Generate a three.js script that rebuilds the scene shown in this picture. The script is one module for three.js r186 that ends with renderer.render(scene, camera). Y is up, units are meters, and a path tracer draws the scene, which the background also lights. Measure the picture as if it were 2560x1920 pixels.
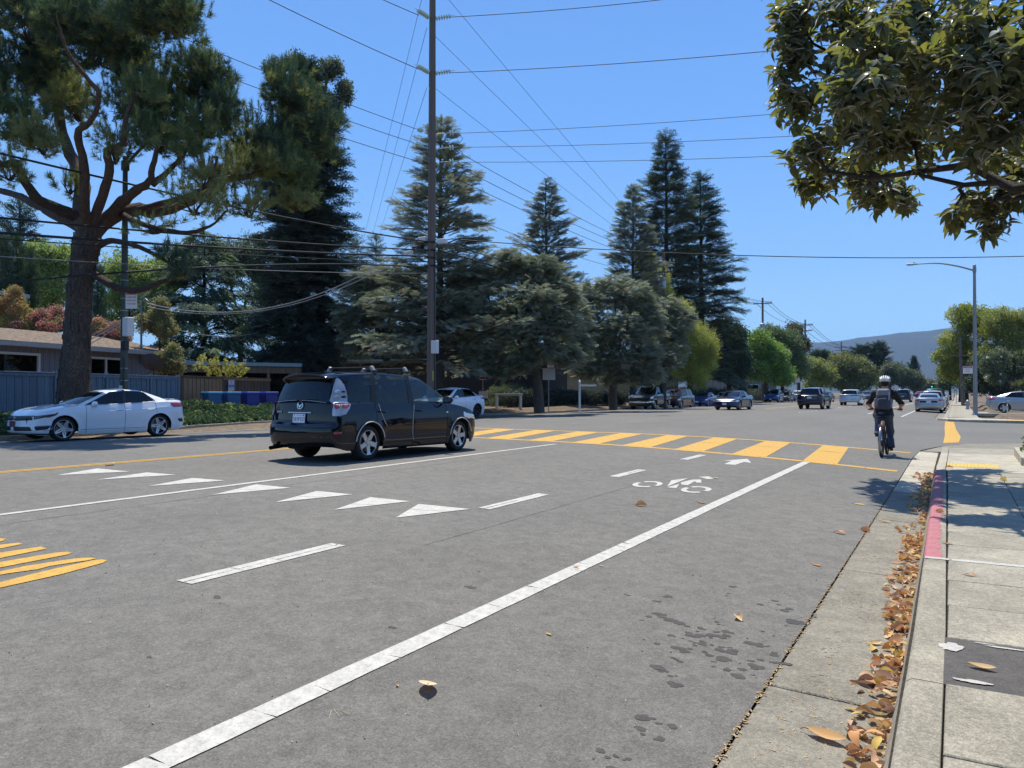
import * as THREE from 'three';
import { mergeGeometries, mergeVertices } from 'three/addons/utils/BufferGeometryUtils.js';
import { RoundedBoxGeometry } from 'three/addons/geometries/RoundedBoxGeometry.js';
import { ImprovedNoise } from 'three/addons/math/ImprovedNoise.js';
import { MarchingCubes } from 'three/addons/objects/MarchingCubes.js';

// ---------------------------------------------------------------- camera, sky, sun, exposure
const scene = new THREE.Scene();
const camera = new THREE.PerspectiveCamera(53.06, 4 / 3, 0.05, 20000);
camera.position.set(0, 1.5, 0);
camera.rotation.order = 'YXZ';
camera.rotation.y = THREE.MathUtils.degToRad(30.02);
camera.rotation.x = THREE.MathUtils.degToRad(0.64);
const renderer = new THREE.WebGLRenderer({ antialias: true });
renderer.setSize(1024, 768);
renderer.toneMapping = THREE.LinearToneMapping;
renderer.toneMappingExposure = 1.32;
renderer.shadowMap.enabled = true;
const SUN = new THREE.Vector3(-0.262, 1, -0.335).normalize();   // towards the sun: high, ahead and to the left
{
  const W = 512, H = 256, d = new Float32Array(W * H * 4);
  const stops = [[0, 0.52, 0.77, 1.0], [0.05, 0.40, 0.68, 0.97], [0.16, 0.26, 0.51, 0.92], [0.32, 0.17, 0.39, 0.87], [0.5, 0.13, 0.315, 0.76], [0.75, 0.10, 0.24, 0.63], [1, 0.085, 0.21, 0.57]];
  for (let j = 0; j < H; j++) {
    const el = ((j + 0.5) / H - 0.5) * Math.PI, y = Math.sin(el);
    for (let i = 0; i < W; i++) {
      const az = ((i + 0.5) / W - 0.5) * 2 * Math.PI;
      const vx = Math.cos(el) * Math.cos(az), vz = Math.cos(el) * Math.sin(az), o = (j * W + i) * 4;
      let c;
      if (y < 0) c = [0.22, 0.24, 0.25];
      else {
        let k = 1; while (k < stops.length - 1 && stops[k][0] < y) k++;
        const a = stops[k - 1], b = stops[k], t = (y - a[0]) / (b[0] - a[0]);
        c = [1, 2, 3].map((q) => a[q] + (b[q] - a[q]) * t);
        const s = Math.max(0, vx * SUN.x + y * SUN.y + vz * SUN.z), g = 0.5 * Math.pow(s, 60) + 0.16 * Math.pow(s, 10);   // the aureole about the sun
        c = [c[0] + g, c[1] + g * 0.97, c[2] + g * 0.9];
      }
      d[o] = c[0] * 0.9; d[o + 1] = c[1] * 0.9; d[o + 2] = c[2] * 0.88; d[o + 3] = 1;
    }
  }
  const sky = new THREE.DataTexture(d, W, H, THREE.RGBAFormat, THREE.FloatType);
  sky.mapping = THREE.EquirectangularReflectionMapping; sky.magFilter = sky.minFilter = THREE.LinearFilter; sky.needsUpdate = true;
  scene.background = sky; scene.environment = sky;
}
const sun = new THREE.DirectionalLight(new THREE.Color().setRGB(1, 0.945, 0.84), 5);
sun.position.copy(SUN).multiplyScalar(120); sun.target.position.set(0, 0, 0);
scene.fog = new THREE.FogExp2(new THREE.Color().setRGB(0.3, 0.56, 1.0), 0.000062);
sun.castShadow = true; sun.shadow.mapSize.set(4096, 4096);
Object.assign(sun.shadow.camera, { left: -90, right: 90, top: 120, bottom: -90, near: 1, far: 320 });
scene.add(sun, sun.target);

// ---------------------------------------------------------------- helpers
let seed = 7;
const reseed = (s) => { seed = s | 0; };
const rnd = () => { seed = (seed + 0x6d2b79f5) | 0; let t = Math.imul(seed ^ (seed >>> 15), 1 | seed); t = (t + Math.imul(t ^ (t >>> 7), 61 | t)) ^ t; return ((t ^ (t >>> 14)) >>> 0) / 4294967296; };
const rr = (a, b) => a + (b - a) * rnd();
const pick = (a) => a[Math.floor(rnd() * a.length)];
const lerp = (a, b, t) => a + (b - a) * t;
const clamp = (x, a, b) => Math.min(b, Math.max(a, x));
const smooth = (a, b, x) => { const t = clamp((x - a) / (b - a), 0, 1); return t * t * (3 - 2 * t); };
const PN = new ImprovedNoise();
const fbm = (x, y, z = 0, o = 4) => { let s = 0, a = 0.5; for (let i = 0; i < o; i++) { s += a * PN.noise(x, y, z); x *= 2.03; y *= 2.03; z *= 2.03; a *= 0.5; } return s; };
const V = (x, y, z) => new THREE.Vector3(x, y, z);
const DEG = Math.PI / 180;
const names = new Map();
function numbered(n) { const k = names.get(n) || 0; names.set(n, k + 1); return k ? n + '_' + String(k).padStart(3, '0') : n; }
function tag(o, label, category, group) { o.userData.label = label; o.userData.category = category; if (group) o.userData.group = group; return o; }
function top(o, name, label, category, group) { o.name = numbered(name); scene.add(o); if (label) tag(o, label, category, group); return o; }
function thing(name, label, category, [x, y, z] = [0, 0, 0], turn = 0, group) { const g = new THREE.Group(); g.position.set(x, y, z); g.rotation.y = turn; return top(g, name, label, category, group); }
function structure(o, name) { o.name = numbered(name); o.userData.kind = 'structure'; scene.add(o); return o; }
function part(parent, name, geo, mat, label) { const m = new THREE.Mesh(geo, mat); m.name = name; if (label) m.userData.label = label; parent.add(m); return m; }
function copyOf(o, label, pos, turn) { const c = o.clone(); c.name = numbered(o.name.replace(/_\d{3}$/, '')); c.userData = { ...o.userData }; if (label) c.userData.label = label; scene.add(c); if (pos) c.position.set(...pos); if (turn !== undefined) c.rotation.y = turn; return c; }

// geometry bits: every one carries position, normal and uv (uv in metres where it matters)
function meshGeo(pos, idx, uv, col) {
  const g = new THREE.BufferGeometry();
  g.setAttribute('position', new THREE.Float32BufferAttribute(pos, 3));
  if (uv) g.setAttribute('uv', new THREE.Float32BufferAttribute(uv, 2));
  if (col) g.setAttribute('color', new THREE.Float32BufferAttribute(col, 3));
  if (idx) g.setIndex(idx);
  g.computeVertexNormals();
  return g;
}
function merge(list) {
  const l = list.map((g) => { const h = g.index ? g.toNonIndexed() : g; for (const n of Object.keys(h.attributes)) if (!['position', 'normal', 'uv', 'color'].includes(n)) h.deleteAttribute(n); if (!h.attributes.uv) h.setAttribute('uv', new THREE.Float32BufferAttribute(new Float32Array(h.attributes.position.count * 2), 2)); return h; });
  const anyCol = l.some((g) => g.attributes.color);
  if (anyCol) for (const g of l) if (!g.attributes.color) g.setAttribute('color', new THREE.Float32BufferAttribute(new Float32Array(g.attributes.position.count * 3).fill(1), 3));
  return mergeGeometries(l);
}
function boxUV(g, s = 1) {   // box-projected uv in metres
  const q = g.index ? g.toNonIndexed() : g; q.computeVertexNormals();
  const p = q.attributes.position, n = q.attributes.normal, uv = new Float32Array(p.count * 2);
  for (let i = 0; i < p.count; i++) {
    const ax = Math.abs(n.getX(i)), ay = Math.abs(n.getY(i)), az = Math.abs(n.getZ(i));
    if (ay >= ax && ay >= az) { uv[2 * i] = p.getX(i) * s; uv[2 * i + 1] = p.getZ(i) * s; }
    else if (ax >= az) { uv[2 * i] = p.getZ(i) * s; uv[2 * i + 1] = p.getY(i) * s; }
    else { uv[2 * i] = p.getX(i) * s; uv[2 * i + 1] = p.getY(i) * s; }
  }
  q.setAttribute('uv', new THREE.BufferAttribute(uv, 2));
  return q;
}
function box(w, h, d, x = 0, y = 0, z = 0, ry = 0, rx = 0, rz = 0) { const g = new THREE.BoxGeometry(w, h, d); g.applyMatrix4(new THREE.Matrix4().compose(V(x, y, z), new THREE.Quaternion().setFromEuler(new THREE.Euler(rx, ry, rz)), V(1, 1, 1))); return g; }
function rbox(w, h, d, r, x = 0, y = 0, z = 0, ry = 0, rx = 0, rz = 0, seg = 2) { const g = new RoundedBoxGeometry(w, h, d, seg, r); g.applyMatrix4(new THREE.Matrix4().compose(V(x, y, z), new THREE.Quaternion().setFromEuler(new THREE.Euler(rx, ry, rz)), V(1, 1, 1))); return g; }
function rod(a, b, r0, r1 = r0, seg = 8, caps = false) {
  const A = a.isVector3 ? a : V(...a), B = b.isVector3 ? b : V(...b), d = B.clone().sub(A), L = d.length();
  const g = new THREE.CylinderGeometry(r1, r0, L, seg, 1, !caps);
  g.applyMatrix4(new THREE.Matrix4().compose(A.clone().add(B).multiplyScalar(0.5), new THREE.Quaternion().setFromUnitVectors(V(0, 1, 0), d.normalize()), V(1, 1, 1)));
  return g;
}
function tube(points, radii, seg = 8, uvScale = 1) {   // swept tapered tube with capped tip
  const P = points.map((p) => (p.isVector3 ? p : V(...p))), n = P.length, pos = [], uv = [], idx = [];
  let up = V(0.31, 0.9, 0.21).normalize(), len = 0;
  for (let i = 0; i < n; i++) {
    const t = P[Math.min(n - 1, i + 1)].clone().sub(P[Math.max(0, i - 1)]).normalize();
    const s = V().crossVectors(up, t); if (s.lengthSq() < 1e-6) s.set(1, 0, 0).cross(t); s.normalize();
    const v = V().crossVectors(t, s); up = v.clone();
    const R = Array.isArray(radii) ? radii[i] : radii;
    if (i) len += P[i].distanceTo(P[i - 1]);
    for (let k = 0; k <= seg; k++) { const a = (k / seg) * 2 * Math.PI, c = Math.cos(a) * R, q = Math.sin(a) * R; pos.push(P[i].x + s.x * c + v.x * q, P[i].y + s.y * c + v.y * q, P[i].z + s.z * c + v.z * q); uv.push((k / seg) * uvScale * Math.max(0.2, 2 * Math.PI * R), len * uvScale); }
  }
  const w = seg + 1;
  for (let i = 0; i < n - 1; i++) for (let k = 0; k < seg; k++) { const a = i * w + k; idx.push(a, a + 1, a + w, a + 1, a + w + 1, a + w); }
  const g = meshGeo(pos, idx, uv);
  const N = g.attributes.normal;   // close the seam's normals
  for (let i = 0; i < n; i++) { const a = i * w, b = a + seg, x = N.getX(a) + N.getX(b), y = N.getY(a) + N.getY(b), z = N.getZ(a) + N.getZ(b), l = Math.hypot(x, y, z) || 1; N.setXYZ(a, x / l, y / l, z / l); N.setXYZ(b, x / l, y / l, z / l); }
  return g;
}
function lathe(pts, seg = 24) { return new THREE.LatheGeometry(pts.map(([r, y]) => new THREE.Vector2(r, y)), seg); }
function prism(pts, h, bevel = 0) {   // polygon in the XY plane extruded along +Z
  const s = new THREE.Shape(pts.map(([x, y]) => new THREE.Vector2(x, y)));
  return new THREE.ExtrudeGeometry(s, { depth: h, bevelEnabled: bevel > 0, bevelSize: bevel, bevelThickness: bevel, bevelSegments: 2, curveSegments: 8 });
}
const mv = (g, x, y, z) => g.translate(x, y, z);

// ---------------------------------------------------------------- textures (grain, print and wear only)
function tex(W, H, fn, opt = {}) {
  const d = new Uint8Array(W * H * 4);
  for (let j = 0; j < H; j++) for (let i = 0; i < W; i++) { const c = fn(i, j), o = (j * W + i) * 4; d[o] = clamp(c[0], 0, 255); d[o + 1] = clamp(c[1], 0, 255); d[o + 2] = clamp(c[2], 0, 255); d[o + 3] = c.length > 3 ? c[3] : 255; }
  const t = new THREE.DataTexture(d, W, H); t.wrapS = t.wrapT = THREE.RepeatWrapping; t.magFilter = THREE.LinearFilter; t.minFilter = THREE.LinearMipmapLinearFilter; t.generateMipmaps = true; t.needsUpdate = true;
  if (!opt.data) t.colorSpace = THREE.SRGBColorSpace;
  if (opt.repeat) t.repeat.set(...opt.repeat);
  return t;
}
function tileNoise(W, H, cells, s) {   // value noise that wraps
  reseed(s); const g = []; for (let i = 0; i < cells * cells; i++) g.push(rnd());
  return (i, j) => { const x = (i / W) * cells, y = (j / H) * cells, a = Math.floor(x), b = Math.floor(y), u = smooth(0, 1, x - a), v = smooth(0, 1, y - b), q = (m, n) => g[((n + cells) % cells) * cells + ((m + cells) % cells)]; return lerp(lerp(q(a, b), q(a + 1, b), u), lerp(q(a, b + 1), q(a + 1, b + 1), u), v); };
}
function canvasTex(w, h, draw) { const c = document.createElement('canvas'); c.width = w; c.height = h; const x = c.getContext('2d'); draw(x, w, h); const t = new THREE.CanvasTexture(c); t.colorSpace = THREE.SRGBColorSpace; return t; }
const std = (o) => new THREE.MeshStandardMaterial(o);
const phys = (o) => new THREE.MeshPhysicalMaterial(o);
const lin = (r, g, b) => new THREE.Color().setRGB(r, g, b);

const T = {};
{ // asphalt: fine stone chips in dark binder, 2.2 m tile
  const W = 1024, n1 = tileNoise(W, W, 512, 1), n2 = tileNoise(W, W, 256, 2), n3 = tileNoise(W, W, 24, 3), n4 = tileNoise(W, W, 90, 4);
  reseed(11); const chip = new Float32Array(W * W);
  for (let k = 0; k < 5200; k++) { const x = Math.floor(rnd() * W), y = Math.floor(rnd() * W), v = rr(10, 80) * (rnd() < 0.75 ? 1 : -0.8), r = rnd() < 0.2 ? 2 : 1; for (let a = 0; a < r; a++) for (let b = 0; b < r; b++) chip[((y + a) % W) * W + ((x + b) % W)] = v; }
  T.asphalt = tex(W, W, (i, j) => { const v = 112 + (n1(i, j) - 0.5) * 36 + (n2(i, j) - 0.5) * 20 + (n3(i, j) - 0.5) * 14 + (n4(i, j) - 0.5) * 14 + chip[j * W + i] * 0.6; return [v * 1.01, v * 0.992, v * 0.955]; });
  T.asphaltBump = tex(W, W, (i, j) => { const v = 128 + (n1(i, j) - 0.5) * 160 + (n2(i, j) - 0.5) * 70; return [v, v, v]; }, { data: true });
}
{ const W = 1024, n1 = tileNoise(W, W, 512, 21), n2 = tileNoise(W, W, 128, 22), n3 = tileNoise(W, W, 18, 23), n4 = tileNoise(W, W, 6, 24);
  reseed(25); const pit = new Float32Array(W * W); for (let k = 0; k < 2600; k++) { const x = Math.floor(rnd() * W), y = Math.floor(rnd() * W); pit[y * W + x] = -rr(20, 70); }
  T.concrete = tex(W, W, (i, j) => { const v = 190 + (n1(i, j) - 0.5) * 62 + (n2(i, j) - 0.5) * 30 + (n3(i, j) - 0.5) * 26 + (n4(i, j) - 0.5) * 22 + pit[j * W + i]; return [v, v * 0.975, v * 0.905]; });
  T.concreteBump = tex(W, W, (i, j) => { const v = 128 + (n1(i, j) - 0.5) * 110 + (n2(i, j) - 0.5) * 60 + pit[j * W + i]; return [v, v, v]; }, { data: true }); }
{ const W = 512, n1 = tileNoise(W, W, 256, 31), n2 = tileNoise(W, W, 40, 32), n3 = tileNoise(W, W, 9, 33);   // worn thermoplastic: pale with grime in the pits
  T.paint = tex(W, W, (i, j) => { const g = Math.max(0, n1(i, j) - 0.62) * 330 * n2(i, j); const v = 246 - g - n3(i, j) * 22 - n2(i, j) * 16; return [v, v, v]; }); }
{ const W = 256, H = 1024, n1 = tileNoise(W, H, 128, 41), n2 = tileNoise(W, H, 8, 42); reseed(43);   // straight wood grain along v
  const rows = Array.from({ length: W }, () => rr(0, 1)), rows2 = Array.from({ length: W }, () => rr(0, 1));
  T.wood = tex(W, H, (i, j) => { const w = Math.floor(i + n2(i, j) * 14) % W; const v = 205 + (rows[w] - 0.5) * 50 + (rows2[(w >> 2)] - 0.5) * 46 + (n1(i, j) - 0.5) * 22; return [v, v, v]; }); }
{ const W = 512, n1 = tileNoise(W, W, 64, 51), n2 = tileNoise(W, W, 200, 52), n3 = tileNoise(W, W, 12, 53);   // bark: furrowed plates, stretched along v by the uv
  T.bark = tex(W, W, (i, j) => { const f = Math.abs(n1(i, j) - 0.5) * 2, v = 90 + Math.min(1, f * 2.4) * 110 + (n2(i, j) - 0.5) * 50 + (n3(i, j) - 0.5) * 30; return [v, v * 0.94, v * 0.88]; });
  T.barkBump = tex(W, W, (i, j) => { const f = Math.abs(n1(i, j) - 0.5) * 2, v = Math.min(1, f * 2.4) * 200 + n2(i, j) * 50; return [v, v, v]; }, { data: true }); }
{ const W = 512, n1 = tileNoise(W, W, 256, 61), n2 = tileNoise(W, W, 48, 62), n3 = tileNoise(W, W, 12, 63);   // soil and duff
  T.soil = tex(W, W, (i, j) => { const v = 150 + (n1(i, j) - 0.5) * 90 + (n2(i, j) - 0.5) * 70 + (n3(i, j) - 0.5) * 50; return [v, v * 0.9, v * 0.78]; }); }
const rep = (t, x, y) => { const c = t.clone(); c.repeat.set(x, y); c.needsUpdate = true; return c; };

const M = {
  asphalt: std({ map: rep(T.asphalt, 1 / 2.2, 1 / 2.2), bumpMap: rep(T.asphaltBump, 1 / 2.2, 1 / 2.2), bumpScale: 0.003, roughness: 0.86, vertexColors: true, color: lin(0.74, 0.72, 0.67) }),
  concrete: std({ map: rep(T.concrete, 1 / 2.5, 1 / 2.5), bumpMap: rep(T.concreteBump, 1 / 2.5, 1 / 2.5), bumpScale: 0.0018, roughness: 0.92, color: lin(0.55, 0.53, 0.48) }),
  concreteB: std({ map: rep(T.concrete, 1 / 2.3, 1 / 2.3), bumpMap: rep(T.concreteBump, 1 / 2.3, 1 / 2.3), bumpScale: 0.0018, roughness: 0.92, color: lin(0.50, 0.48, 0.43) }),
  gutter: std({ map: rep(T.concrete, 1 / 2.0, 1 / 2.0), bumpMap: rep(T.concreteBump, 1 / 1.2, 1 / 1.2), bumpScale: 0.003, roughness: 0.93, color: lin(0.37, 0.355, 0.32) }),
  newConcrete: std({ map: rep(T.concrete, 1 / 2.5, 1 / 2.5), bumpMap: rep(T.concreteBump, 1 / 2.5, 1 / 2.5), bumpScale: 0.001, roughness: 0.9, color: lin(0.68, 0.65, 0.59) }),
  white: std({ map: rep(T.paint, 2, 2), roughness: 0.7, color: lin(0.58, 0.56, 0.50) }),
  yellow: std({ map: rep(T.paint, 2, 2), roughness: 0.7, color: lin(0.66, 0.37, 0.038) }),
  redPaint: std({ map: rep(T.paint, 2, 2), roughness: 0.75, color: lin(0.48, 0.165, 0.18) }),
  soil: std({ map: rep(T.soil, 1 / 1.5, 1 / 1.5), roughness: 1, color: lin(0.42, 0.38, 0.32) }),
};

// ---------------------------------------------------------------- ground, road, kerbs, pavements
const roadY = (x) => { if (x > -0.85) return 0; if (x > -9) { const t = (-0.85 - x) / 8.15; return 0.25 * t * (2 - t); } if (x > -15) return 0.25; const t = Math.min(1, (-15 - x) / 7.6); return 0.25 - 0.1 * t * t; };
const curve = (tab) => (z) => { if (z >= tab[0][0]) return tab[0][1]; for (let i = 1; i < tab.length; i++) if (z >= tab[i][0]) { const a = tab[i - 1], b = tab[i]; return lerp(a[1], b[1], (z - a[0]) / (b[0] - a[0])); } return tab[tab.length - 1][1]; };
const leftKerbX = curve([[30, -22.9], [-12, -22.95], [-16, -23.4], [-19, -24.4], [-22, -25.2], [-25, -25.6], [-33, -25.2], [-36, -24.2], [-39, -23.2], [-42, -22.9], [-2000, -22.9]]);
const rightEdgeX = curve([[30, -0.83], [-12, -0.86], [-20.2, -0.88], [-22.6, -0.83], [-25, -0.32], [-26.4, 0.3], [-27.2, 1.6], [-27.4, 3], [-27.5, 70], [-44.4, 70], [-44.5, 3], [-45.2, 0.4], [-46.5, -0.5], [-48.5, -1.0], [-50, -1.1], [-2000, -1.1]]);

{ // the one sheet of ground out to the horizon, rising to hills far ahead
  const xs = [-9000, -5000, -2500, -1200, -600, -300, -150, -90, -60, -45, -38, -33, -30.5, -28, -26.6, -25.9, -12, -2, 2.05, 2.4, 4, 8, 14, 24, 60, 140, 400, 1200, 3000, 6000, 9000];
  const zs = [200, 60, 20, 5, -5, -10, -15, -18, -21, -26, -27, -44, -46, -52, -60, -75, -100, -150, -250, -500, -1000, -2000, -3500, -5000, -9000];
  const terrainY = (x, z) => {
    if (x < -25.8) return x > -26.7 ? 0.24 : z < -26 && z > -36 ? 0.26 : lerp(0.3, 0.5, smooth(-27, -33, x));
    if (x > 2.1 && !(z < -26.5 && z > -45)) return x > 2.3 ? 0.14 : -0.06;
    return -0.12;
  };
  const pos = [], uv = [], idx = [];
  for (const z of zs) for (const x of xs) { pos.push(x, terrainY(x, z), z); uv.push(x, z); }
  const w = xs.length; for (let j = 0; j < zs.length - 1; j++) for (let i = 0; i < w - 1; i++) { const a = j * w + i; idx.push(a, a + 1, a + w, a + 1, a + w + 1, a + w); }
  structure(new THREE.Mesh(meshGeo(pos, idx, uv), M.soil), 'ground');
}
{ // the wooded mountain range
  const pos = [], uv = [], idx = [], NX = 150, NZ = 40;
  const crest = curve([[9000, 260], [6000, 300], [4200, 430], [3000, 560], [2300, 600], [1500, 640], [900, 628], [300, 585], [-200, 545], [-700, 500], [-1500, 470], [-2600, 430], [-5000, 380], [-9000, 300]]);
  for (let j = 0; j <= NZ; j++) for (let i = 0; i <= NX; i++) {
    const x = lerp(-8000, 8000, i / NX), t = j / NZ, z = -lerp(5000, 9200, t);
    const rise = t < 0.62 ? smooth(0, 0.62, t) : 1 - 0.35 * smooth(0.62, 1, t);
    const ridge = 1 + 0.34 * (1 - t) * fbm(x / 620, z / 1500, 3, 4) + 0.035 * fbm(x / 170, z / 240, 9, 3);
    pos.push(x, -5 + crest(x) * rise * ridge + 5 * fbm(x / 55, z / 60, 1, 2), z); uv.push(x / 40, z / 40);
  }
  for (let j = 0; j < NZ; j++) for (let i = 0; i < NX; i++) { const a = j * (NX + 1) + i, w = NX + 1; idx.push(a, a + 1, a + w, a + 1, a + w + 1, a + w); }
  structure(new THREE.Mesh(meshGeo(pos, idx, uv), std({ map: rep(T.soil, 0.6, 0.6), color: lin(0.10, 0.15, 0.10), roughness: 1 })), 'hills');
}
const road = new THREE.Group(); structure(road, 'road');
{ // asphalt with its crown
  const zs = []; for (let z = 14; z > -30; z -= 0.4) zs.push(z); for (let z = -30; z > -100; z -= 1.25) zs.push(z); for (let z = -100; z > -900; z -= 16) zs.push(z); zs.push(-44.4, -44.5, -27.2, -27.4, -27.5); zs.sort((a, b) => b - a);
  const cols = []; for (let i = 0; i <= 74; i++) cols.push(i / 74);
  const extra = [0.34, 0.67, 1], pos = [], uv = [], col = [], idx = [], w = cols.length + extra.length;
  const tone = (x, z) => {   // patching, tyre polish along the lanes and drips: matter on the surface, uneven along z
    let v = 1 + 0.24 * fbm(x * 0.45, z * 0.16, 2, 3) + 0.13 * fbm(x * 2.1, z * 0.7, 5, 3);
    v *= 1 - 0.05 * Math.exp(-(((x + 6.6) / 0.5) ** 2)) * (0.7 + fbm(3, z * 0.2, 1, 2)) - 0.05 * Math.exp(-(((x + 10.6) / 0.5) ** 2)) * (0.7 + fbm(9, z * 0.2, 1, 2));
    return v;
  };
  zs.forEach((z) => {
    const xl = leftKerbX(z) + 0.02, xr = rightEdgeX(z), xm = Math.min(xr, -0.85);
    const put = (x) => { pos.push(x, roadY(x), z); uv.push(x, z); const v = tone(x, z), h = 0.012 * fbm(x * 0.3, z * 0.3, 8, 2); col.push(v * (1 + h), v, v * (1 - h)); };
    cols.forEach((s) => put(lerp(xl, xm, s))); extra.forEach((s) => put(lerp(xm, xr, s)));
  });
  for (let j = 0; j < zs.length - 1; j++) for (let i = 0; i < w - 1; i++) { const a = j * w + i; idx.push(a, a + 1, a + w, a + 1, a + w + 1, a + w); }
  part(road, 'asphalt', meshGeo(pos, idx, uv, col), M.asphalt);
}
// flat sheets that follow the crown
function sheet(poly, lift = 0.005, slope) {   // polygon [[x, z] ...] clockwise or not
  const sh = new THREE.Shape(poly.map(([x, z]) => new THREE.Vector2(x, -z)));
  let g = new THREE.ShapeGeometry(sh, 6);
  const p = g.attributes.position, uv = g.attributes.uv;
  for (let i = 0; i < p.count; i++) { const x = p.getX(i), z = -p.getY(i); p.setXYZ(i, x, (slope ? slope(x, z) : roadY(x)) + lift, z); uv.setXY(i, x, z); }
  g.computeVertexNormals(); return g;
}
function strip(x0, z0, x1, z1, wid, lift = 0.005, ragged = 0.004, step = 0.25) {   // painted line with slightly uneven edges
  const L = Math.hypot(x1 - x0, z1 - z0), n = Math.max(1, Math.round(L / step)), dx = (x1 - x0) / L, dz = (z1 - z0) / L, pos = [], uv = [], idx = [];
  for (let i = 0; i <= n; i++) {
    const cx = lerp(x0, x1, i / n), cz = lerp(z0, z1, i / n);
    for (const s of [-1, 1]) { const e = (wid / 2 + rr(-ragged, ragged)) * s, x = cx - dz * e, z = cz + dx * e; pos.push(x, roadY(x) + lift, z); uv.push(x, z); }
    if (i) { const a = i * 2; idx.push(a - 2, a - 1, a, a - 1, a + 1, a); }
  }
  const g = meshGeo(pos, idx, uv), N = g.attributes.normal;
  if (N.getY(0) < 0) { g.setIndex(idx.map((_, k) => idx[k - (k % 3) + [0, 2, 1][k % 3]])); g.computeVertexNormals(); }
  return g;
}
reseed(101);
{ // markings: near lines are thermoplastic that has cracked across, so they are laid piece by piece
  let z = 3, k = 0;
  while (z > -16.4) { const L = z > -9 ? rr(0.1, 0.75) : rr(0.5, 1.3), z1 = Math.max(-16.4, z - L); part(road, 'edge_line_piece', (() => { const c = rr(-0.02, 0.02), g = sheet([[-2.695, z - c], [-2.695 + rr(-0.004, 0.004), (z + z1) / 2], [-2.695, z1 + 0.0035 + c], [-2.555, z1 + 0.0035 - c * 0.6], [-2.555 + rr(-0.004, 0.004), (z + z1) / 2], [-2.555, z + c * 0.6]]); return g; })(), M.white); z = z1; k++; }
  for (const [a, b] of [[-3.5, -5.05], [-7.42, -8.88], [-11.25, -12.52], [-14.8, -16.15]]) {
    let u = a; while (u > b) { const u1 = Math.max(b, u - rr(0.35, 0.8)), s = rr(-0.03, 0.03); part(road, 'lane_dash_piece', sheet([[-4.735, u], [-4.735, u1 + 0.006], [-4.66 + rr(-0.012, 0.012), u1 + 0.006 + s * 0.3], [-4.655 + rr(-0.012, 0.012), u]]), M.white); part(road, 'lane_dash_piece', sheet([[-4.648 + rr(-0.006, 0.006), u], [-4.652 + rr(-0.006, 0.006), u1 + 0.006], [-4.575, u1 + 0.006], [-4.575, u]]), M.white); u = u1; }
  }
  part(road, 'lane_line', strip(-8.5, 6, -8.43, -16.7, 0.11), M.white);
  for (const o of [-0.085, 0.085]) part(road, 'centre_line', strip(-13.05 + o, 2, -12.85 + o, -15.9, 0.105), M.yellow);
  for (const o of [-0.09, 0.09]) part(road, 'centre_line', strip(-12.9 + o, -62, -12.9 + o, -330, 0.11, 0.005, 0.002, 5), M.yellow);
  // shark teeth
  for (const [ax, az, bx, bz, cx, cz] of [[-11.77, -6.62, -12.24, -7.55, -11.31, -7.51], [-10.65, -6.56, -10.96, -7.56, -10.26, -7.57], [-9.33, -6.46, -9.67, -7.4, -8.98, -7.42], [-7.89, -6.33, -8.26, -7.33, -7.6, -7.32], [-6.81, -6.32, -7.1, -7.29, -6.52, -7.32], [-5.9, -6.32, -6.2, -7.27, -5.62, -7.31], [-5.07, -6.35, -5.42, -7.21, -4.76, -7.29]]) {
    const m = rr(0.35, 0.6), q = (x0, x1, t) => lerp(x0, x1, t), g = 0.012;   // a hairline crack splits each tooth
    part(road, 'yield_triangle', sheet([[ax, az], [q(ax, bx, m), q(az, bz, m)], [q(ax, cx, m + 0.1), q(az, cz, m + 0.1)]]), M.white);
    part(road, 'yield_triangle', sheet([[q(ax, bx, m) - 0.002, q(az, bz, m) - g], [bx, bz], [cx, cz], [q(ax, cx, m + 0.1) + 0.002, q(az, cz, m + 0.1) - g]]), M.white);
  }
  // the far ends of yellow pavement lettering, running out of view to the left
  const letters = [[[-7.17, -3.56], [-7.1, -3.57], [-7.02, -3.5], [-6.98, -2.2], [-7.12, -2.2]], [[-6.88, -3.42], [-6.84, -3.54], [-6.76, -3.53], [-6.72, -3.3], [-6.72, -2.1], [-6.86, -2.1]], [[-6.57, -3.26], [-6.54, -3.56], [-6.42, -3.54], [-6.37, -3.16], [-6.37, -1.9], [-6.55, -1.9]], [[-6.24, -3.09], [-6.22, -3.5], [-6.18, -3.57], [-6.12, -3.57], [-6.08, -3.52], [-6.06, -3.02], [-6.06, -1.8], [-6.22, -1.8]], [[-5.93, -2.2], [-5.94, -2.95], [-5.96, -3.14], [-5.91, -3.46], [-5.84, -3.56], [-5.78, -3.56], [-5.77, -3.5], [-5.82, -3.23], [-5.79, -3.13], [-5.84, -2.95], [-5.84, -2.2]], [[-5.61, -2.7], [-5.7, -3.1], [-5.74, -3.5], [-5.71, -3.57], [-5.65, -3.57], [-5.6, -3.5], [-5.52, -3.15], [-5.49, -2.7]]];
  letters.forEach((p) => part(road, 'pavement_letter_stroke', sheet(p), M.yellow));
  // bicycle symbol and arrow of the bike lane
  const ring = (cx, cz, rx, rz, a0, a1) => { const o = [], i = []; for (let t = 0; t <= 12; t++) { const a = lerp(a0, a1, t / 12); o.push([cx + rx * Math.cos(a), cz + rz * Math.sin(a)]); i.unshift([cx + rx * 0.62 * Math.cos(a), cz + rz * 0.66 * Math.sin(a)]); } return o.concat(i); };
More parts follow.
